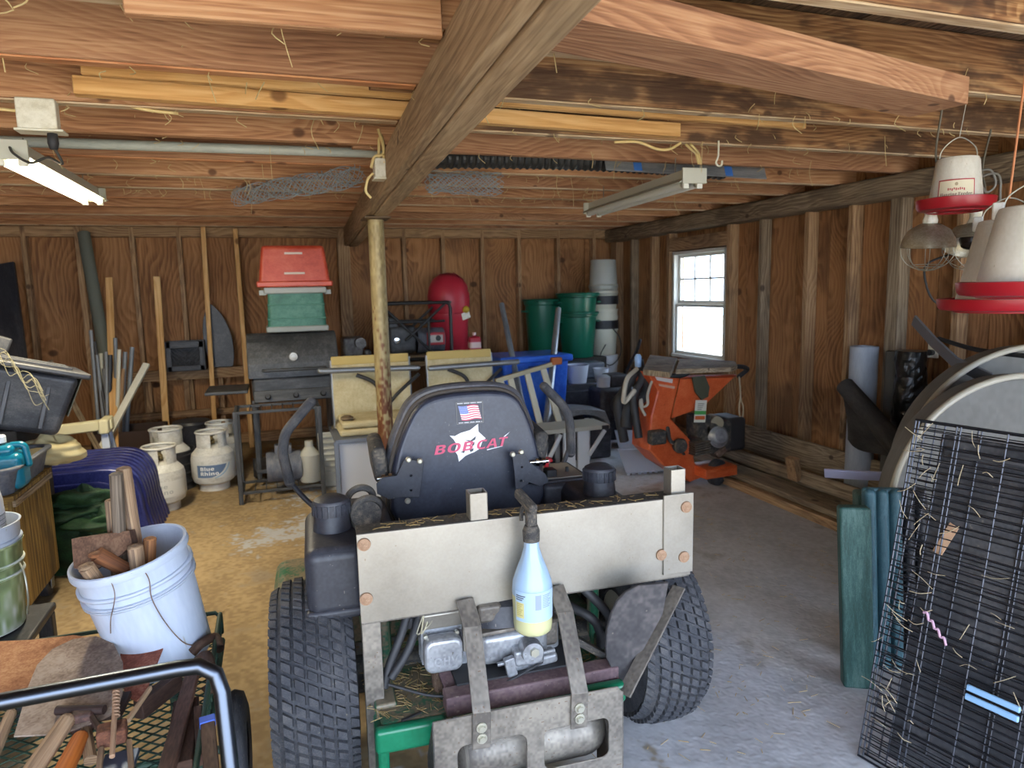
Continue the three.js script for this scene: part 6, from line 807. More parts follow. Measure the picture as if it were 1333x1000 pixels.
{ // white folding table legs and the junk behind it
  const w = std({ color: 0xc4c6c6, roughness: 0.5 }), t = thing('folding_table', 'small white folding table with grey top edge behind the mower console', 'table', V(2.15, 0, -4.95)); part('table_top', rbox(0.62, 0.035, 0.3, 0.006, 0.0, 0.37, 0), std({ color: 0xaaa89a, roughness: 0.6 }), t);
  for (const x of [-0.26, -0.02, 0.1]) part('leg', rbox(0.1, 0.35, 0.03, 0.006, x, 0.178, 0.1), w, t); part('brace', board(V(0.14, 0.15, 0.12), V(0.28, 0.34, 0.12), 0.03, 0.02), w, t); part('brace', board(V(-0.22, 0.12, 0.125), V(-0.1, 0.34, 0.125), 0.03, 0.02), w, t); part('label_plate', rbox(0.06, 0.03, 0.006, 0.001, 0.27, 0.37, 0.152), M.hose, t);
  const dk = std({ map: blotchTex({ seed: 1190, w: 256, h: 256, cols: [[34, 34, 38], [50, 50, 56], [78, 78, 84]] }), roughness: 0.55 });
  const tl = thing('tiller', 'dark tiller engine among the clutter left of the orange chipper', 'tiller', V(2.88, 0, -5.6)); part('engine', [rbox(0.34, 0.3, 0.3, 0.04, 0, 0.42, 0), rbox(0.2, 0.12, 0.2, 0.03, 0.04, 0.62, 0), rot(new THREE.CylinderGeometry(0.1, 0.1, 0.1, 20).toNonIndexed(), Math.PI / 2, 0, 0).translate(0.02, 0.42, 0.18)], dk, tl); part('wheel', rot(lathe([[0.05, -0.04], [0.13, -0.045], [0.17, 0], [0.13, 0.045], [0.05, 0.04]], 28), 0, 0, Math.PI / 2).translate(0.22, 0.17, 0), M.tire, tl); part('wheel', rot(lathe([[0.05, -0.04], [0.13, -0.045], [0.17, 0], [0.13, 0.045], [0.05, 0.04]], 28), 0, 0, Math.PI / 2).translate(-0.22, 0.17, 0), M.tire, tl); part('handlebar', bent([V(0.1, 0.5, -0.1), V(0.16, 0.9, 0.2), V(0.1, 1.0, 0.35)], 0.014, 0.1), M.hose, tl); part('fuel_can', mv(latheC([[0, 0], [0.06, 0], [0.065, 0.09], [0.03, 0.11], [0, 0.11]], 20), -0.1, 0.572, 0.05), std({ color: 0xb8bcc2, roughness: 0.4 }), tl);
  single('metal_hood', 'curved grey metal hood lying among the clutter by the folding table', 'hood', (() => { const s = new THREE.Shape(); s.moveTo(-0.3, 0); s.bezierCurveTo(-0.28, 0.28, -0.05, 0.3, 0.24, 0.2); s.lineTo(0.3, 0); s.lineTo(0.26, 0); s.bezierCurveTo(0.2, 0.2, -0.2, 0.26, -0.26, 0); s.closePath(); return ext(s, 0.3, 0.01, 2).scale(0.85, 0.6, 1).translate(2.44, 0.29, -5.54); })(), M.greyFoam);
  single('dark_toolbox', 'dark toolbox under the metal hood', 'toolbox', [rbox(0.6, 0.28, 0.36, 0.02, 2.4, 0.142, -5.42), bent([V(2.22, 0.28, -5.3), V(2.27, 0.3, -5.24), V(2.52, 0.3, -5.24), V(2.57, 0.28, -5.3)], 0.01, 0.02)], dk);
  const cup = (l, px, py, s, m) => { const p = onZ(px, py, -5.75); return single('plastic_pot', l, 'pot', mv(latheC([[0, 0], [0.06 * s, 0], [0.085 * s, 0.16 * s], [0.09 * s, 0.165 * s], [0.08 * s, 0.165 * s], [0.055 * s, 0.01], [0, 0.01]], 24), p.x, p.y - 0.08 * s, -5.75), m, 'pots in the clutter'); };
  single('clutter_shelf', 'dark shelf box holding pots below the bucket stack', 'box', [rbox(0.62, 0.5, 0.34, 0.01, 2.8, 0.25, -6.02), rbox(0.6, 0.06, 0.3, 0.006, 2.8, 0.53, -6.02)], dk);
  single('plastic_pot', 'larger white plastic pot on the dark shelf box', 'pot', mv(latheC([[0, 0], [0.085, 0], [0.11, 0.17], [0.118, 0.175], [0.1, 0.175], [0.08, 0.01], [0, 0.01]], 24), 2.72, 0.562, -5.98), std({ color: 0xb9bdc4, roughness: 0.5 }), 'pots in the clutter'); single('plastic_pot', 'smaller white plastic pot beside the larger pot', 'pot', mv(latheC([[0, 0], [0.055, 0], [0.075, 0.12], [0.08, 0.125], [0.07, 0.125], [0.05, 0.01], [0, 0.01]], 24), 2.97, 0.562, -5.98), std({ color: 0xc2c6cc, roughness: 0.5 }), 'pots in the clutter');
  single('grey_case', 'long grey case lying above the dark shelf below the green trash cans', 'case', [rbox(0.55, 0.16, 0.2, 0.02, 2.85, 0.64, -6.3), rbox(0.6, 0.1, 0.2, 0.02, 2.85, 0.51, -6.3)], M.greyPlastic);
}

// ================================================================ orange chipper shredder
{
  const Z0 = -4.22, t = thing('wood_chipper', 'orange wood chipper with hopper, engine and two wheels by the window', 'chipper', V(2.85, 0, -4.3)); const o = t.position;
  const cz = (cx, cy, z = Z0) => onZ(800 + cx * 0.21, 440 + cy * 0.21, z).sub(o), xy = (pts, z) => pts.map(([a, b]) => { const p = cz(a, b, z); return [p.x, p.y]; });
  const or = std({ map: blotchTex({ seed: 1220, w: 256, h: 256, cols: [[190, 74, 32], [210, 92, 46], [220, 116, 72]], specks: 0.02, speckCol: [110, 60, 40], contrast: 0.8 }), roughness: 0.42 }), orD = std({ color: 0x9a3a1a, roughness: 0.5 }), eng = M.blackDirty;
  part('chute_body', ext(xy([[200, 212], [408, 248], [352, 500], [404, 560], [478, 640], [498, 770], [556, 862], [470, 896], [300, 790], [216, 700], [222, 500], [268, 330]]), 0.26, 0.012, 2).translate(0, 0, Z0 - o.z - 0.26), or, t, 'orange painted sheet steel');
  // feed hopper: a funnel
  const A = [cz(408, 248, Z0), cz(748, 236, Z0), cz(748, 232, Z0 - 0.34), cz(408, 240, Z0 - 0.34)], B = [cz(352, 500, Z0), cz(545, 430, Z0), cz(520, 420, Z0 - 0.24), cz(370, 480, Z0 - 0.24)];
  const pos = []; for (let i = 0; i < 4; i++) { const j = (i + 1) % 4; for (const v of [A[i], B[i], A[j], A[j], B[i], B[j]]) pos.push(v.x, v.y, v.z); } const hg = new THREE.BufferGeometry(); hg.setAttribute('position', new THREE.Float32BufferAttribute(pos, 3)); hg.computeVertexNormals(); uvBox(hg.setAttribute('uv', new THREE.Float32BufferAttribute(new Float32Array(pos.length / 3 * 2), 2)), 0, [1, 1]);
  const thick = merge([hg, hg.clone().scale(0.985, 1, 0.985)]);
  part('hopper', thick, std({ map: or.map, roughness: 0.42, side: THREE.DoubleSide }), t); part('hopper_lip', bent([...A, A[0]].map((p) => p.clone()), 0.01, 0.01), orD, t);
  part('push_handle', bent([cz(330, 232, Z0 + 0.02), cz(430, 238, Z0 + 0.05), cz(500, 178, Z0 + 0.06), cz(800, 178, Z0 + 0.06), cz(828, 195, Z0 + 0.02), cz(772, 238, Z0 - 0.02)], 0.017, 0.05, 12), M.hose, t, 'black tubular push handle');
  part('brand_sticker', ext(xy([[250, 240], [360, 256], [356, 280], [262, 262]]), 0.003).translate(0, 0, Z0 - o.z + 0.001), std({ color: 0xc9bfb6, roughness: 0.5 }), t); part('brand_sticker', ext(xy([[272, 284], [372, 300], [370, 316], [276, 298]]), 0.003).translate(0, 0, Z0 - o.z + 0.001), std({ color: 0xc79a80, roughness: 0.5 }), t);
  const e = part('engine', [(() => { const p = cz(590, 600, Z0 - 0.05); return rbox(0.26, 0.24, 0.22, 0.03, p.x, p.y, p.z); })(), (() => { const p = cz(520, 540, Z0 - 0.02); return rbox(0.12, 0.16, 0.16, 0.02, p.x, p.y, p.z); })()], eng, t);
  part('fuel_tank', (() => { const p = cz(700, 580, Z0 - 0.06); return rbox(0.16, 0.25, 0.24, 0.03, p.x, p.y, p.z); })(), M.hose, e); part('recoil_cover', (() => { const p = cz(640, 610, Z0 + 0.06); return mv(rot(latheC([[0, 0.05], [0.05, 0.045], [0.075, 0.02], [0.085, 0]], 24), Math.PI / 2 - 0.3, 0, 0), p.x, p.y, p.z); })(), M.alu, e, 'bright silver cover'); part('air_filter', (() => { const p = cz(615, 520, Z0 + 0.0); return rot(new THREE.CylinderGeometry(0.05, 0.05, 0.12, 20), Math.PI / 2, 0, 0.2).translate(p.x, p.y, p.z); })(), std({ color: 0x9a9078, roughness: 0.6 }), e); part('cylinder_fins', [0, 1, 2, 3, 4, 5].map((k) => { const p = cz(520, 640 + k * 14, Z0 + 0.03); return rbox(0.13, 0.008, 0.12, 0.002, p.x, p.y, p.z, 0, 0, 0.1); }), M.steelDark, e); part('muffler', (() => { const p = cz(640, 700, Z0 + 0.02); return rbox(0.1, 0.06, 0.1, 0.02, p.x, p.y, p.z, 0, 0, 0.6); })(), M.rust, e);
  part('pulley_guard', [(() => { const p = cz(262, 615, Z0 + 0.03); return rbox(0.12, 0.1, 0.08, 0.015, p.x, p.y, p.z); })()], M.blackDirty, t); part('knob', (() => { const p = cz(395, 665, Z0 + 0.03); return rot(latheC([[0, 0.05], [0.045, 0.05], [0.055, 0.03], [0.05, 0]], 20), Math.PI / 2, 0, 0).translate(p.x, p.y, p.z); })(), M.blackDirty, t); part('linkage', bent([cz(330, 560, Z0 + 0.03), cz(340, 640, Z0 + 0.04), cz(395, 665, Z0 + 0.05)], 0.014, 0.03), M.blackDirty, t); part('linkage', bent([cz(430, 720, Z0 + 0.02), cz(400, 690, Z0 + 0.03)], 0.01, 0.02), M.hose, t);
  part('rubber_flap', ext((() => { const s = poly(xy([[462, 240], [540, 230], [568, 300], [560, 360], [520, 380], [480, 330]])); return s; })(), 0.012).translate(0, 0, Z0 - o.z + 0.03), std({ color: 0x4a4a38, roughness: 0.8 }), t);
  const tagT = canvasTex(64, 96, (c, w, h) => { c.fillStyle = '#d8d4c4'; c.fillRect(0, 0, w, h); c.fillStyle = '#4aa04c'; c.fillRect(0, 46, w, 16); c.fillStyle = '#d0602a'; c.fillRect(4, 68, w - 8, 16); c.fillStyle = '#7a7a70'; for (let j = 0; j < 4; j++) c.fillRect(14, 14 + j * 8, 36 - j * 4, 3); });
  part('hang_tag', (() => { const p = cz(532, 455, Z0 + 0.06); return rot(new THREE.BoxGeometry(0.095, 0.16, 0.003).toNonIndexed(), 0, 0, -0.08).translate(p.x, p.y, p.z); })(), std({ map: tagT, roughness: 0.7 }), t, 'white card tag with green and orange bands');
  part('lower_deck', (() => { const a = cz(635, 822, Z0 + 0.08); return rbox(0.27, 0.075, 0.22, 0.01, a.x, a.y, a.z - 0.05, 0, 0, 0.03); })(), or, t);
  for (const [cx, cy, z, r] of [[378, 860, Z0 - 0.1, 0.1], [632, 905, Z0 + 0.05, 0.095]]) { const p = cz(cx, cy, z); const w = part('wheel', rot(lathe([[0.03, -0.035], [r * 0.75, -0.04], [r, -0.025], [r * 1.03, 0], [r, 0.025], [r * 0.75, 0.04], [0.03, 0.035]], 28), Math.PI / 2, 0, 0).rotateY(0.35).translate(p.x, r * 1.03, p.z), M.tire, t); part('rim', rot(latheC([[0, 0.03], [0.03, 0.035], [0.045, 0.036], [0.05, 0]], 20), Math.PI / 2, 0, 0).rotateY(0.35).translate(p.x, r * 1.03, p.z), std({ color: 0xbdb9ac, roughness: 0.5 }), w); }
  part('axle', rod(V(-0.17, 0.1, -0.05), V(0.22, 0.1, 0.1), 0.014), M.hose, t);
  // planks laid over the hopper
  const q = (cx, cy, z) => cz(cx, cy, z).add(o);
  single('hopper_plank', 'mossy plank end laid across the chipper hopper', 'plank', sheetAt([[837, 481], [846, 462], [882, 466], [872, 485]], () => 0.935, 0.035), M.greyWood, 'planks on the chipper');
  single('hopper_plank', 'long brown plank laid along the chipper hopper', 'plank', sheetAt([[885, 467], [956, 470], [960, 475], [952, 478], [880, 481]], () => 0.925, 0.03), M.greyWood, 'planks on the chipper');
  single('white_rope', 'loop of thin white rope hanging from the chipper handle', 'rope', tube([q(772, 240, Z0), q(780, 350, Z0 + 0.02), q(772, 440, Z0 + 0.03), q(785, 515, Z0 + 0.03), q(798, 440, Z0 + 0.03), q(782, 370, Z0 + 0.03), q(774, 250, Z0)], 0.006, 60, 6), std({ color: 0xb8a98a, roughness: 0.9 }));
  single('rope_bundle', 'white rope and black hose bundle hanging left of the chipper', 'rope', [tube([q(140, 190, Z0), q(80, 250, Z0 + 0.03), q(60, 340, Z0 + 0.03), q(60, 400, Z0 + 0.02), q(120, 330, Z0 + 0.04), q(110, 350, Z0)], 0.016, 60, 8), tube([q(230, 270, Z0), q(205, 350, Z0 + 0.04), q(205, 410, Z0 + 0.03), q(175, 425, Z0), q(165, 380, Z0), q(160, 420, Z0), q(190, 480, Z0)], 0.01, 60, 8)], std({ color: 0xb6ad9c, roughness: 0.9 }));
  single('black_hose_bundle', 'tangle of black hoses and cables left of the chipper', 'hose', [tube([q(150, 130, Z0 - 0.1), q(170, 250, Z0 - 0.12), q(120, 380, Z0 - 0.1), q(150, 620, Z0 - 0.05)], 0.03, 50, 10), tube([q(210, 230, Z0 - 0.1), q(180, 360, Z0 - 0.14), q(80, 440, Z0 - 0.14), q(70, 560, Z0 - 0.1)], 0.04, 50, 10), tube([q(130, 200, Z0 - 0.12), q(60, 330, Z0 - 0.16), q(20, 420, Z0 - 0.16), q(60, 640, Z0 - 0.16)], 0.035, 50, 10)], M.hose);
  single('spray_nozzle', 'small blue capped nozzle above the rope bundle', 'nozzle', (() => { const p = q(146, 145, Z0 - 0.05); return mv(latheC([[0, -0.04], [0.022, -0.04], [0.025, 0.03], [0.015, 0.05], [0, 0.05]], 16), p.x, p.y, p.z); })(), std({ color: 0x8fb0d8, roughness: 0.4 }));
  // pale blue-grey ramp sheet with a toothed edge
  const rs = std({ color: 0xb4bccb, roughness: 0.45, metalness: 0.2 });
  const rp = thing('toothed_ramp', 'pale blue-grey ramp of two sheets with a toothed lower edge', 'ramp', V(2.6, 0, -4.75)); const rq = (x, y, h) => onY(x, y, h).sub(rp.position);
  part('upper_sheet', sheetAt([[800, 560], [868, 560], [866, 583], [806, 585]], (x, y) => 0.26 - (y - 560) * 0.004, 0.006).translate(-2.6, 0, 4.75), rs, rp); part('lower_sheet', sheetAt([[804, 584], [866, 582], [882, 600], [884, 610], [815, 616]], (x, y) => 0.165 - (y - 583) * 0.0046, 0.006).translate(-2.6, 0, 4.75), rs, rp);
  for (let k = 0; k < 9; k++) { const p = rq(818 + k * 7.2, 617 - k * 0.75, 0.012); part('tooth', rbox(0.022, 0.024, 0.02, 0.003, p.x, p.y, p.z, 0, 0, 0, 1), rs, rp); } part('handle_post', bent([rq(829, 571, 0.22), rq(829, 571, 0.22).add(V(0.02, 0.22, 0))], 0.012, 0.02), M.hose, rp);
}
// ================================================================ lumber along the right wall
{
  const G = 'lumber along the right wall', L = (l, a, b, w, th, wide, m, ch = 0.006) => single('lumber_board', l, 'board', board(a, b, w, th, wide, ch), m, G);
  L('wide grey board leaning on edge against the studs', V(3.62, 0.215, -5.0), V(3.62, 0.205, -2.3), 0.2, 0.035, V(0.12, 1, 0), M.greyWood);
  L('thick brown timber lying next to the wide grey board', V(3.5, 0.06, -5.1), V(3.48, 0.06, -2.3), 0.12, 0.12, V(0, 1, 0), M.greyWood, 0.025);
  L('split rail with rough sides on the lumber pile', V(3.38, 0.125, -4.9), V(3.34, 0.15, -2.2), 0.1, 0.08, V(0.3, 1, 0), M.greyWood, 0.025);
  L('upper flat plank at the floor side of the lumber pile', V(3.22, 0.072, -4.75), V(3.2, 0.072, -2.1), 0.2, 0.04, V(1, 0, 0), M.greyWood);
  L('lower flat plank resting on the floor under the upper plank', V(3.19, 0.023, -4.9), V(3.17, 0.023, -2.3), 0.26, 0.04, V(1, 0, 0), M.stud);
  L('thin tan lath lying along the lower plank edge', V(3.06, 0.052, -4.2), V(3.055, 0.052, -2.6), 0.03, 0.02, V(1, 0, 0), M.stud);
  single('wood_chock', 'short wooden chock standing on the lumber pile', 'block', rbox(0.05, 0.16, 0.09, 0.006, 3.3, 0.2, -3.72, 0, 0, 0.2), M.stud);
}
{ // rolls standing by the wall
  const vin = std({ map: blotchTex({ seed: 1240, w: 256, h: 256, cols: [[150, 158, 170], [170, 178, 188], [184, 190, 198]], contrast: 0.6 }), roughness: 0.6 });
  const spiral = (r, h, y0) => merge([mv(lathe([[0.02, 0], [r, 0], [r, h], [0.02, h]], 36), 0, y0, 0), ...[0.8, 0.6, 0.4].map((k) => torus(r * k, 0.003, 0, y0 + h, 0, Math.PI / 2, 0, 4, 30))]);
  single('vinyl_roll', 'upright pale grey vinyl roll against the studs', 'roll', toCreasedNormals(spiral(0.085, 1.02, 0.02), 0.6).translate(3.6, 0, -3.46), vin);
  single('screen_roll', 'thin dark grey screen roll between the vinyl roll and black film', 'roll', toCreasedNormals(spiral(0.045, 1.0, 0.02), 0.6).translate(3.64, 0, -3.27), std({ color: 0x57554f, roughness: 0.8 }));
  const film = new THREE.CylinderGeometry(0.085, 0.09, 1.02, 60, 60).toNonIndexed(); { const n1 = noiseGrid(1251, 9, 14), n2 = noiseGrid(1252, 25, 40), p = film.attributes.position; for (let i = 0; i < p.count; i++) { const a = Math.atan2(p.getZ(i), p.getX(i)) / TAU + 0.5, y = p.getY(i) / 1.02 + 0.5, r = Math.hypot(p.getX(i), p.getZ(i)); if (r > 0.05) { const k = 1 + 0.22 * (n1(a, y) - 0.5) + 0.1 * (n2(a, y) - 0.5); p.setX(i, p.getX(i) * k); p.setZ(i, p.getZ(i) * k); } } film.computeVertexNormals(); }
  single('black_film_roll', 'crumpled shiny black plastic film roll standing by the wall outlet', 'roll', film.translate(3.59, 0.53, -3.1), std({ color: 0x1b1c1c, roughness: 0.28 }));
  const cl = std({ map: blotchTex({ seed: 1260, w: 256, h: 256, cols: [[36, 35, 35], [50, 49, 48], [66, 64, 62]] }), roughness: 0.85 }); const a = onX(1100, 502, 3.36), b = onX(1190, 606, 3.28);
  const m = thing('landscape_cloth', 'dark rolled cloth leaning slantwise before the grey vinyl roll', 'cloth', a.clone().add(b).multiplyScalar(0.5)); const o = m.position; part('rolled_cloth', [rod(a.clone().sub(o), b.clone().sub(o).addScaledVector(b.clone().sub(a), 0.5), 0.055, 0.07, 20)], cl, m);
  const cg = new THREE.PlaneGeometry(1, 1, 16, 16), cp = cg.attributes.position; const c0 = onX(1096, 505, 3.33), c1 = onX(1190, 600, 3.27), c2 = onX(1103, 572, 3.36), c3 = onX(1180, 612, 3.3); for (let i = 0; i < cp.count; i++) { const u = cp.getX(i) + 0.5, v = 0.5 - cp.getY(i); const p = c0.clone().lerp(c1, u).lerp(c2.clone().lerp(c3, u), v); p.x += 0.02 * Math.sin(u * 9 + v * 3) * v; cp.setXYZ(i, p.x - o.x, p.y - o.y - 0.02 * Math.sin(u * 6) * v, p.z - o.z); } cg.computeVertexNormals(); part('hanging_flap', merge([cg, cg.clone().translate(0.004, 0, 0)]), std({ map: cl.map, roughness: 0.85, side: THREE.DoubleSide }), m);
  const p = onX(1215, 454, 3.69), t = thing('wall_outlet', 'white wall outlet on the stud beside the black film roll', 'outlet', p); part('plate', rbox(0.006, 0.11, 0.07, 0.003, 0, 0, 0), M.cream, t); part('socket', rot(new THREE.CylinderGeometry(0.016, 0.016, 0.006, 20), 0, 0, Math.PI / 2).translate(-0.003, 0.022, 0), M.cream, t); part('plug', rot(new THREE.CylinderGeometry(0.019, 0.016, 0.03, 20), 0, 0, Math.PI / 2).translate(-0.016, -0.022, 0), M.hose, t);
}
{ // two round stock tanks on edge
  const grey = std({ map: blotchTex({ seed: 1280, w: 512, h: 512, cols: [[98, 96, 90], [114, 112, 106], [128, 126, 120]], contrast: 0.6 }), roughness: 0.7 }), rim = std({ map: blotchTex({ seed: 1291, w: 256, h: 256, cols: [[150, 142, 120], [178, 170, 150], [200, 194, 178]] }), roughness: 0.5 });
  const tank = (l, x, z, R, depth, turn) => { const t = thing('stock_tank', l, 'tank', V(x, 0, z), turn, 'round tanks on edge'); const g = (a) => a.rotateX(Math.PI / 2).translate(0, R + 0.008, 0); part('tank_wall', g(latheC([[R - 0.012, 0], [R, -0.003], [R * 0.985, -depth], [0, -depth], [0, -depth + 0.008], [R * 0.97, -depth + 0.008], [R - 0.016, 0]], 72)), grey, t); part('rolled_rim', g(torus(R - 0.004, 0.013, 0, 0, 0, Math.PI / 2, 0, 12, 90)), rim, t); return t; };
  tank('round grey stock tank on edge, the one just behind the wire crate', 2.8, -1.9, 0.533, 0.1, -0.26); tank('larger round grey stock tank on edge against the wall', 3.12, -2.05, 0.58, 0.12, -0.35);
  const st = std({ color: 0x7d7f84, roughness: 0.4, metalness: 0.6 });
  single('metal_strap', 'bent grey metal strap sticking up over the stock tanks', 'strap', (() => { const P = [onX(1190, 417, 2.95), onX(1215, 445, 2.93), onX(1245, 473, 2.9), onX(1290, 494, 2.87)]; const gs = []; for (let i = 0; i < 3; i++) { const a = P[i], b = P[i + 1], d = b.clone().sub(a).multiplyScalar(0.02); gs.push(board(a.clone().sub(d), b.clone().add(d), 0.06, 0.012, V(-0.3, 0.9, 0.35))); } return gs; })(), st);
  single('iron_rod', 'dark iron rod crossing above the stock tanks', 'rod', tube([onX(1222, 441, 3.1), onX(1270, 455, 3.05), onX(1330, 463, 3.0), onX(1400, 470, 2.95)], 0.011, 40, 8), M.hose);
  single('metal_strip', 'pale lilac metal strip lying on top of the green panels', 'strip', board(onZ(1073, 616, -2.42), onZ(1215, 624, -2.1), 0.045, 0.012, V(0, 1, 0.6)), std({ color: 0xb4b4cc, roughness: 0.4, metalness: 0.3 }));
}
{ // green plastic panels on end
  const gm = std({ map: blotchTex({ seed: 1300, w: 256, h: 512, scales: [5, 17, 60, 150], cols: [[34, 64, 58], [48, 82, 76], [78, 106, 100]], specks: 0.04, speckCol: [150, 158, 150] }), roughness: 0.5 }), gb = std({ map: blotchTex({ seed: 1311, w: 256, h: 256, cols: [[48, 80, 90], [62, 98, 108], [92, 122, 130]] }), roughness: 0.45 });
  const up = (l, px0, py0, pxt, pyt, w, th, m, ribs, turn) => { const a = onY(px0, py0, 0); const r = rayOf(pxt, pyt), k = Math.hypot(a.x, a.z) / Math.hypot(r.x, r.z), b = CAM.clone().addScaledVector(r, k * 1.02); const t = thing('plastic_shutter', l, 'panel', a, turn, 'plastic panels beside the crate'); const H = b.y; const lx = (b.x - a.x) * 0.5; const sh = (g) => { const p = g.attributes.position; for (let i = 0; i < p.count; i++) p.setX(i, p.getX(i) - 0.06 * p.getY(i)); return g; };
    part('panel_sheet', sh(rbox(w, H, th, 0.012, 0, H / 2, 0, 0, 0, 0, 3)), m, t); for (let k2 = 0; k2 < ribs; k2++) { const x = -w / 2 + (k2 + 0.5) * w / ribs; part('flute', sh((() => { const g = new THREE.CapsuleGeometry(w / ribs * 0.5, H - w / ribs, 6, 14).toNonIndexed().translate(x, H / 2, th / 2); return g; })()), m, t); } return t; };
  up('flat-faced dark green plastic panel standing foremost of the panels', 1116, 893, 1110, 652, 0.105, 0.05, gm, 0, -0.5);
  up('dark green rolled panel peeking up behind the flat green one', 1135, 850, 1108, 632, 0.1, 0.09, gm, 0, -0.5);
  up('blue-green fluted plastic panel behind the flat green one', 1150, 868, 1143, 628, 0.13, 0.03, gb, 3, -0.5);
  up('black fluted plastic panel squeezed against the wire crate', 1182, 850, 1165, 628, 0.13, 0.04, M.blackPlastic, 3, -0.5);
}
{ // folded wire crate leaning
  const B0 = V(1.62, 0.008, -1.51), T0 = V(1.85, 1.03, -1.57), ee = V(0.21, 0, 0.98).normalize(), LEN = 1.15; const upv = T0.clone().sub(B0), n = ee.clone().cross(upv).normalize(); if (n.x < 0) n.negate();
  const nb = ee.clone().cross(upv).normalize(); const t = thing('wire_crate', 'folded black wire dog crate leaning in the right foreground', 'crate', B0.clone()); const q = (u, v, d) => ee.clone().multiplyScalar(u * LEN).addScaledVector(upv, v).addScaledVector(n, d);
  const wm = std({ color: 0x2e2f34, roughness: 0.35, metalness: 0.5 }), wl = std({ color: 0x56585f, roughness: 0.3, metalness: 0.6 });
  const r = rng(77);
  [[0, 34, [0, 0.012, 0.1, 0.115, 0.22, 0.34, 0.355, 0.5, 0.62, 0.64, 0.8, 1]], [0.028, 36, [0.01, 0.06, 0.15, 0.27, 0.28, 0.45, 0.55, 0.7, 0.9]], [0.052, 31, [0, 0.03, 0.13, 0.2, 0.32, 0.42, 0.52, 0.66, 0.78, 1]]].forEach(([d, rows, cols], k) => { rows = Math.round(rows * 1.3);
    const hs = []; for (let i = 0; i <= rows; i++) { const v = i / rows + (i && i < rows ? rr(-0.004, 0.004, r) : 0), w1 = rr(-0.004, 0.004, r), w2 = rr(-0.004, 0.004, r); hs.push(rod(q(0, v + w1, d), q(1, v + w2, d), i === 0 || i === rows ? 0.0036 : 0.0019, i === 0 || i === rows ? 0.0036 : 0.0019, 5)); }
    const vs = cols.map((u, i) => rod(q(u, 0, d + 0.004), q(u + rr(-0.004, 0.004, r), 1, d + 0.004), u === 0 || u === 1 ? 0.0036 : 0.0026, u === 0 || u === 1 ? 0.0036 : 0.0026, 6));
    const p = part('wire_panel', hs, wm, t); p.userData.kind = 'stuff'; const pv = part('upright_wires', vs, wl, p); pv.userData.kind = 'stuff'; });
  const tm = std({ map: blotchTex({ seed: 1401, w: 256, h: 256, cols: [[44, 44, 47], [58, 58, 61], [80, 79, 80]], specks: 0.04, speckCol: [140, 130, 110] }), roughness: 0.7 }); part('plastic_tray', (() => { const c = q(0.52, 0.5, 0.042), m = new THREE.Matrix4().makeBasis(ee, upv.clone().normalize(), nb).setPosition(c); return rbox(LEN * 0.93, upv.length() * 0.94, 0.012, 0.005).applyMatrix4(m); })(), tm, t, 'black plastic floor tray'); for (const v of [0.08, 0.92]) part('tray_lip', (() => { const m = new THREE.Matrix4().makeBasis(ee, upv.clone().normalize(), nb).setPosition(q(0.52, v, 0.034)); return rbox(LEN * 0.9, 0.02, 0.02, 0.006).applyMatrix4(m); })(), tm, t);
  part('handle_clip', (() => { const gs = []; for (const s of [0, 1]) { const m = new THREE.Matrix4().makeBasis(ee, upv.clone().normalize(), nb).setPosition(q(0.285, 0.325 - s * 0.024, -0.012)); gs.push(rbox(0.13, 0.017, 0.01, 0.004).applyMatrix4(m)); } return gs; })(), std({ color: 0x8fb6d8, roughness: 0.45 }), t, 'pale blue double clip').userData.kind = 'stuff';
  part('paper_scrap', (() => { const m = new THREE.Matrix4().makeBasis(ee, upv.clone().normalize(), nb).setPosition(q(0.115, 0.68, 0.02)); return rot(rbox(0.028, 0.1, 0.003, 0.001), 0, 0, -0.35).applyMatrix4(m); })(), std({ color: 0xc09a7a, roughness: 0.9 }), t, 'tan paper scrap'); part('twist_cord', tube(Array.from({ length: 9 }, (_, i) => q(0.105 + i * 0.008, 0.47 - i * 0.008 + 0.01 * (i % 2), -0.01)), 0.004, 40, 6), std({ color: 0xc9a0b4, roughness: 0.7 }), t, 'pink and white twist cord');
  // straw caught in the wires
  const gs = []; for (let i = 0; i < 70; i++) { const u = r() < 0.4 ? r() * 0.12 : r() * 0.6, v = 0.1 + r() * 0.88, L = 0.008 + 0.028 * r(), a = r() * TAU, c = q(u, v, -0.006); const d1 = ee.clone().multiplyScalar(Math.cos(a) * L).add(V(0, Math.sin(a) * L, 0)); gs.push(new THREE.TubeGeometry(new THREE.CatmullRomCurve3([c.clone().sub(d1), c.clone().addScaledVector(n, -0.006).add(V(0, rr(-0.01, 0.01, r), 0)), c.clone().add(d1)]), 5, 0.0008 + 0.0007 * r(), 4, false)); }
  const sw = part('caught_straw', gs, std({ color: 0xb3a384, roughness: 0.9 }), t); sw.userData.kind = 'stuff';
}
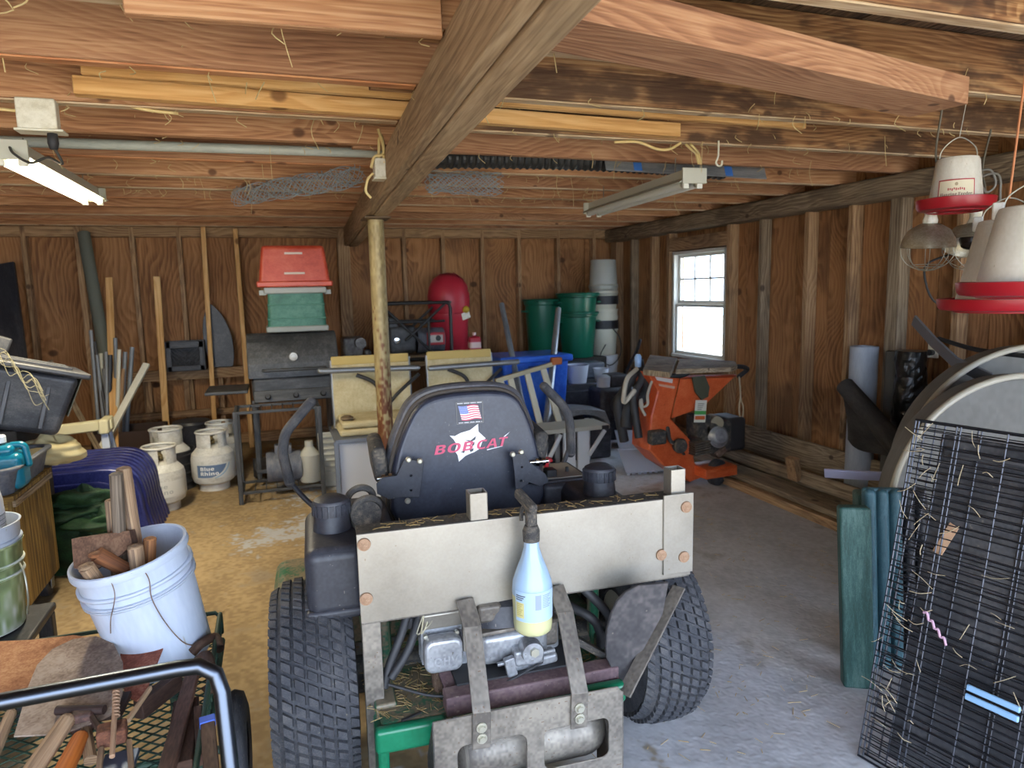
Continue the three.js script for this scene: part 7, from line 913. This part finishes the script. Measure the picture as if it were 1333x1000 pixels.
// ================================================================ poultry feeders and heat lamps hung at the right
{
  const red = std({ color: 0x9c1622, roughness: 0.35 }), milky = std({ map: blotchTex({ seed: 1330, w: 256, h: 256, cols: [[196, 190, 174], [210, 205, 190], [220, 216, 204]], specks: 0.02, speckCol: [150, 130, 100], contrast: 0.7 }), roughness: 0.45 });
  const at = (px, py, d) => { const r = rayOf(px, py); return CAM.clone().addScaledVector(r, d / Math.hypot(r.x, r.z)); };
  function feeder(label, px, py, d, R, r0, r1, h, band, hang) { const p = at(px, py, d), t = thing('poultry_feeder', label, 'feeder', p, Math.atan2(-p.x, -p.z), 'hanging poultry feeders');
    part('feed_pan', latheC([[0, 0], [R * 0.75, 0], [R * 0.96, 0.006], [R, 0.016], [R * 1.02, 0.042], [R * 0.98, 0.044], [R * 0.94, 0.02], [r0 * 0.9, 0.012], [0, 0.012]], 48), red, t, 'bright red feed pan'); part('pan_ridge', [torus(R * 0.72, 0.004, 0, 0.0, 0), torus(R * 0.45, 0.004, 0, 0, 0)], red, t);
    part('feed_jar', latheC([[r0 * 0.98, 0.02], [r0, 0.03], [r1, h * 0.93], [r1 * 0.94, h * 0.985], [r1 * 0.8, h], [0, h]], 48), milky, t); if (!band) for (const s of [-1, 1]) part('lug', rbox(0.03, 0.05, 0.02, 0.006, s * r1 * 0.95, h * 0.97, 0), milky, t);
    part('wire_bail', tube([V(-r1 * 0.85, h * 0.95, 0), V(-r1 * 0.7, h + 0.035, 0), V(0, h + 0.07, 0), V(r1 * 0.7, h + 0.035, 0), V(r1 * 0.85, h * 0.95, 0)], 0.0025, 30, 6), M.zinc, t);
    part('hanging_cord', rod(V(0, h + 0.068, 0), V(0.02, 2.12 - p.y, 0), hang[0], hang[0], 6), hang[1], t);
    if (band) { const lt = canvasTex(256, 176, (c, w, hh) => { c.fillStyle = '#dcd2b4'; c.fillRect(0, 0, w, hh); c.strokeStyle = '#a8323a'; c.lineWidth = 7; c.strokeRect(4, 4, w - 8, hh - 8); c.fillStyle = '#a02c34'; c.fillRect(4, 128, 158, 44); c.fillStyle = '#e8e4d8'; c.fillRect(166, 130, 82, 40); c.fillStyle = '#55504a'; for (let i = 0; i < 16; i++) c.fillRect(172 + i * 4.4, 134, i % 3 ? 2 : 3, 32); c.textAlign = 'center'; c.fillStyle = '#b03a40'; for (let i = 0; i < 9; i++) c.fillRect(72 + i * 13, 56 + (i % 3) * 2, 8, 16 - (i % 2) * 4); c.fillStyle = '#6a4a3a'; c.font = 'bold 27px serif'; c.fillText('Hanging Feeder', 128, 108); c.beginPath(); c.arc(128, 32, 11, 0, 7); c.fillStyle = '#a89878'; c.fill(); });
      part('paper_label', new THREE.CylinderGeometry(r1 + (r0 - r1) * 0.55 + 0.0025, r0 + 0.0005, h * 0.5, 32, 1, true, -0.72, 1.44).translate(0, h * 0.31, 0), std({ map: lt, roughness: 0.6, side: THREE.DoubleSide }), t, 'cream paper label with red border'); }
    return t; }
  const wire = [0.0015, M.zinc];
  feeder('small white feeder with printed label and red pan hung highest', 1243, 275, 3.0, 0.122, 0.085, 0.068, 0.185, true, wire);
  feeder('large white cone feeder with red pan hung on an orange cord', 1303, 405, 2.85, 0.185, 0.135, 0.085, 0.30, false, [0.004, std({ color: 0xc8845a, roughness: 0.8 })]);
  feeder('white feeder with red pan hung nearest in front of the cone feeder', 1345, 386, 2.45, 0.185, 0.14, 0.1, 0.25, false, wire);
  const spun = std({ map: blotchTex({ seed: 1340, w: 256, h: 256, cols: [[142, 132, 110], [170, 160, 136], [192, 184, 164]] }), roughness: 0.35, metalness: 0.6 });
  function heatLamp(label, px, py, d, tilt, s) { const p = at(px, py, d), t = thing('heat_lamp', label, 'heat lamp', p, 0, 'brooder heat lamps'); t.rotation.set(tilt[0], tilt[1], tilt[2]); const R = 0.092 * s;
    part('reflector', latheC([[R, 0], [R * 1.02, 0.002], [R * 0.96, 0.03], [R * 0.75, 0.065], [R * 0.4, 0.085], [0.024, 0.09], [0.022, 0.09], [R * 0.38, 0.08], [R * 0.72, 0.06], [R * 0.92, 0.028], [R * 0.97, 0]], 40), std({ map: spun.map, roughness: 0.35, metalness: 0.6, side: THREE.DoubleSide }), t); part('socket', mv(latheC([[0.024, 0.085], [0.026, 0.1], [0.02, 0.12], [0.022, 0.15], [0.016, 0.165], [0, 0.165]], 20), 0, 0, 0), M.cream, t); part('bulb', mv(latheC([[0, -0.005], [0.035, 0.005], [0.045, 0.03], [0.03, 0.06], [0.018, 0.085]], 24), 0, 0, 0), std({ color: 0x2a2422, roughness: 0.2 }), t);
    const g = []; for (let k = 0; k < 4; k++) { const a = k / 4 * Math.PI; g.push(tube([-1, -0.92, -0.6, 0, 0.6, 0.92, 1].map((u, i) => V(R * u * Math.cos(a), [0.004, -0.035, -0.07, -0.088, -0.07, -0.035, 0.004][i], R * u * Math.sin(a))), 0.0016, 40, 5)); } g.push(torus(R * 0.62, 0.0016, 0, -0.068, 0, Math.PI / 2, 0, 5)); g.push(torus(R * 0.3, 0.0016, 0, -0.084, 0, Math.PI / 2, 0, 5)); part('wire_guard', g, M.zinc, t);
    part('power_cord', tube([V(0, 0.16, 0), V(0.02, 0.24, 0.01), V(0.0, 0.34, 0.0), V(0.015, (2.1 - p.y) * 0.98, 0)], 0.004, 40, 6), std({ color: 0x6a6455, roughness: 0.7 }), t); return t; }
  heatLamp('dull aluminium heat lamp with wire guard below the labelled feeder', 1208, 322, 3.1, [0.08, 0, 0.06], 1); heatLamp('shiny aluminium heat lamp tilted behind the cone feeder', 1264, 322, 3.25, [-0.2, 0, -0.35], 1.05);
  const cordP = (pts, d) => pts.map(([x, y]) => at(x, y, d)); single('lamp_cord', 'grey cord looping down the wall below the heat lamps', 'cord', tube(cordP([[1240, 330], [1206, 345], [1206, 372], [1216, 392], [1232, 398]], 3.35), 0.0045, 40, 6), M.hose); single('lamp_cord', 'tangled grey cord hooked above the heat lamps', 'cord', tube(cordP([[1275, 222], [1290, 222], [1296, 240], [1284, 250], [1276, 232], [1300, 228], [1302, 262]], 3.3), 0.0045, 50, 6), std({ color: 0x77736a, roughness: 0.6 }));
}

// ================================================================ straw and chaff on the floor and the mower: nobody could count it
{
  const r = rng(303), N = 700, g = new THREE.CylinderGeometry(0.0011, 0.0011, 1, 4, 1), im = new THREE.InstancedMesh(g, M.straw, N); const d = new THREE.Object3D();
  for (let i = 0; i < N; i++) { let x, z; const k = r(); if (k < 0.45) { x = 1.25 + (r() + r() - 1) * 0.5; z = -1.9 - r() * 0.9 + (r() - 0.5) * 0.6; } else if (k < 0.8) { x = 1.1 + r() * 1.6; z = -1.6 - r() * 2.2; } else { x = -0.4 + r() * 3.2; z = -1.3 - r() * 3.4; } d.position.set(x, 0.0015 + 0.004 * r(), z); d.rotation.set(Math.PI / 2 + (r() - 0.5) * 0.1, 0, r() * TAU); d.scale.set(1, 0.012 + 0.05 * r() * r(), 1); d.updateMatrix(); im.setMatrixAt(i, d.matrix); im.setColorAt(i, new THREE.Color().setHSL(0.11, 0.25 + 0.2 * r(), 0.45 + 0.3 * r())); }
  im.name = 'floor_straw'; tag(im, 'scattered straw and chaff on the concrete floor', 'straw', undefined, 'stuff'); scene.add(im);
  const M2 = 300, i2 = new THREE.InstancedMesh(g, M.straw, M2); for (let i = 0; i < M2; i++) { const k = r(); if (k < 0.55) { d.position.set(-0.47 + 0.22 * r(), 0.331, 0.02 + 0.28 * r()); } else if (k < 0.75) { d.position.set(0.1 + 0.18 * r(), 0.331, 0.1 + 0.2 * r()); } else { d.position.set(-0.42 + 0.86 * r(), 0.82, 0.15 + 0.06 * r()); } d.rotation.set(Math.PI / 2 + (r() - 0.5) * 0.3, 0, r() * TAU); d.scale.set(1, 0.01 + 0.035 * r(), 1); d.updateMatrix(); i2.setMatrixAt(i, d.matrix); i2.setColorAt(i, new THREE.Color().setHSL(0.1, 0.18, 0.25 + 0.35 * r())); }
  i2.name = 'deck_chaff'; i2.userData.kind = 'stuff'; mower.add(i2);
}
scene.updateMatrixWorld(true);
renderer.render(scene, camera);
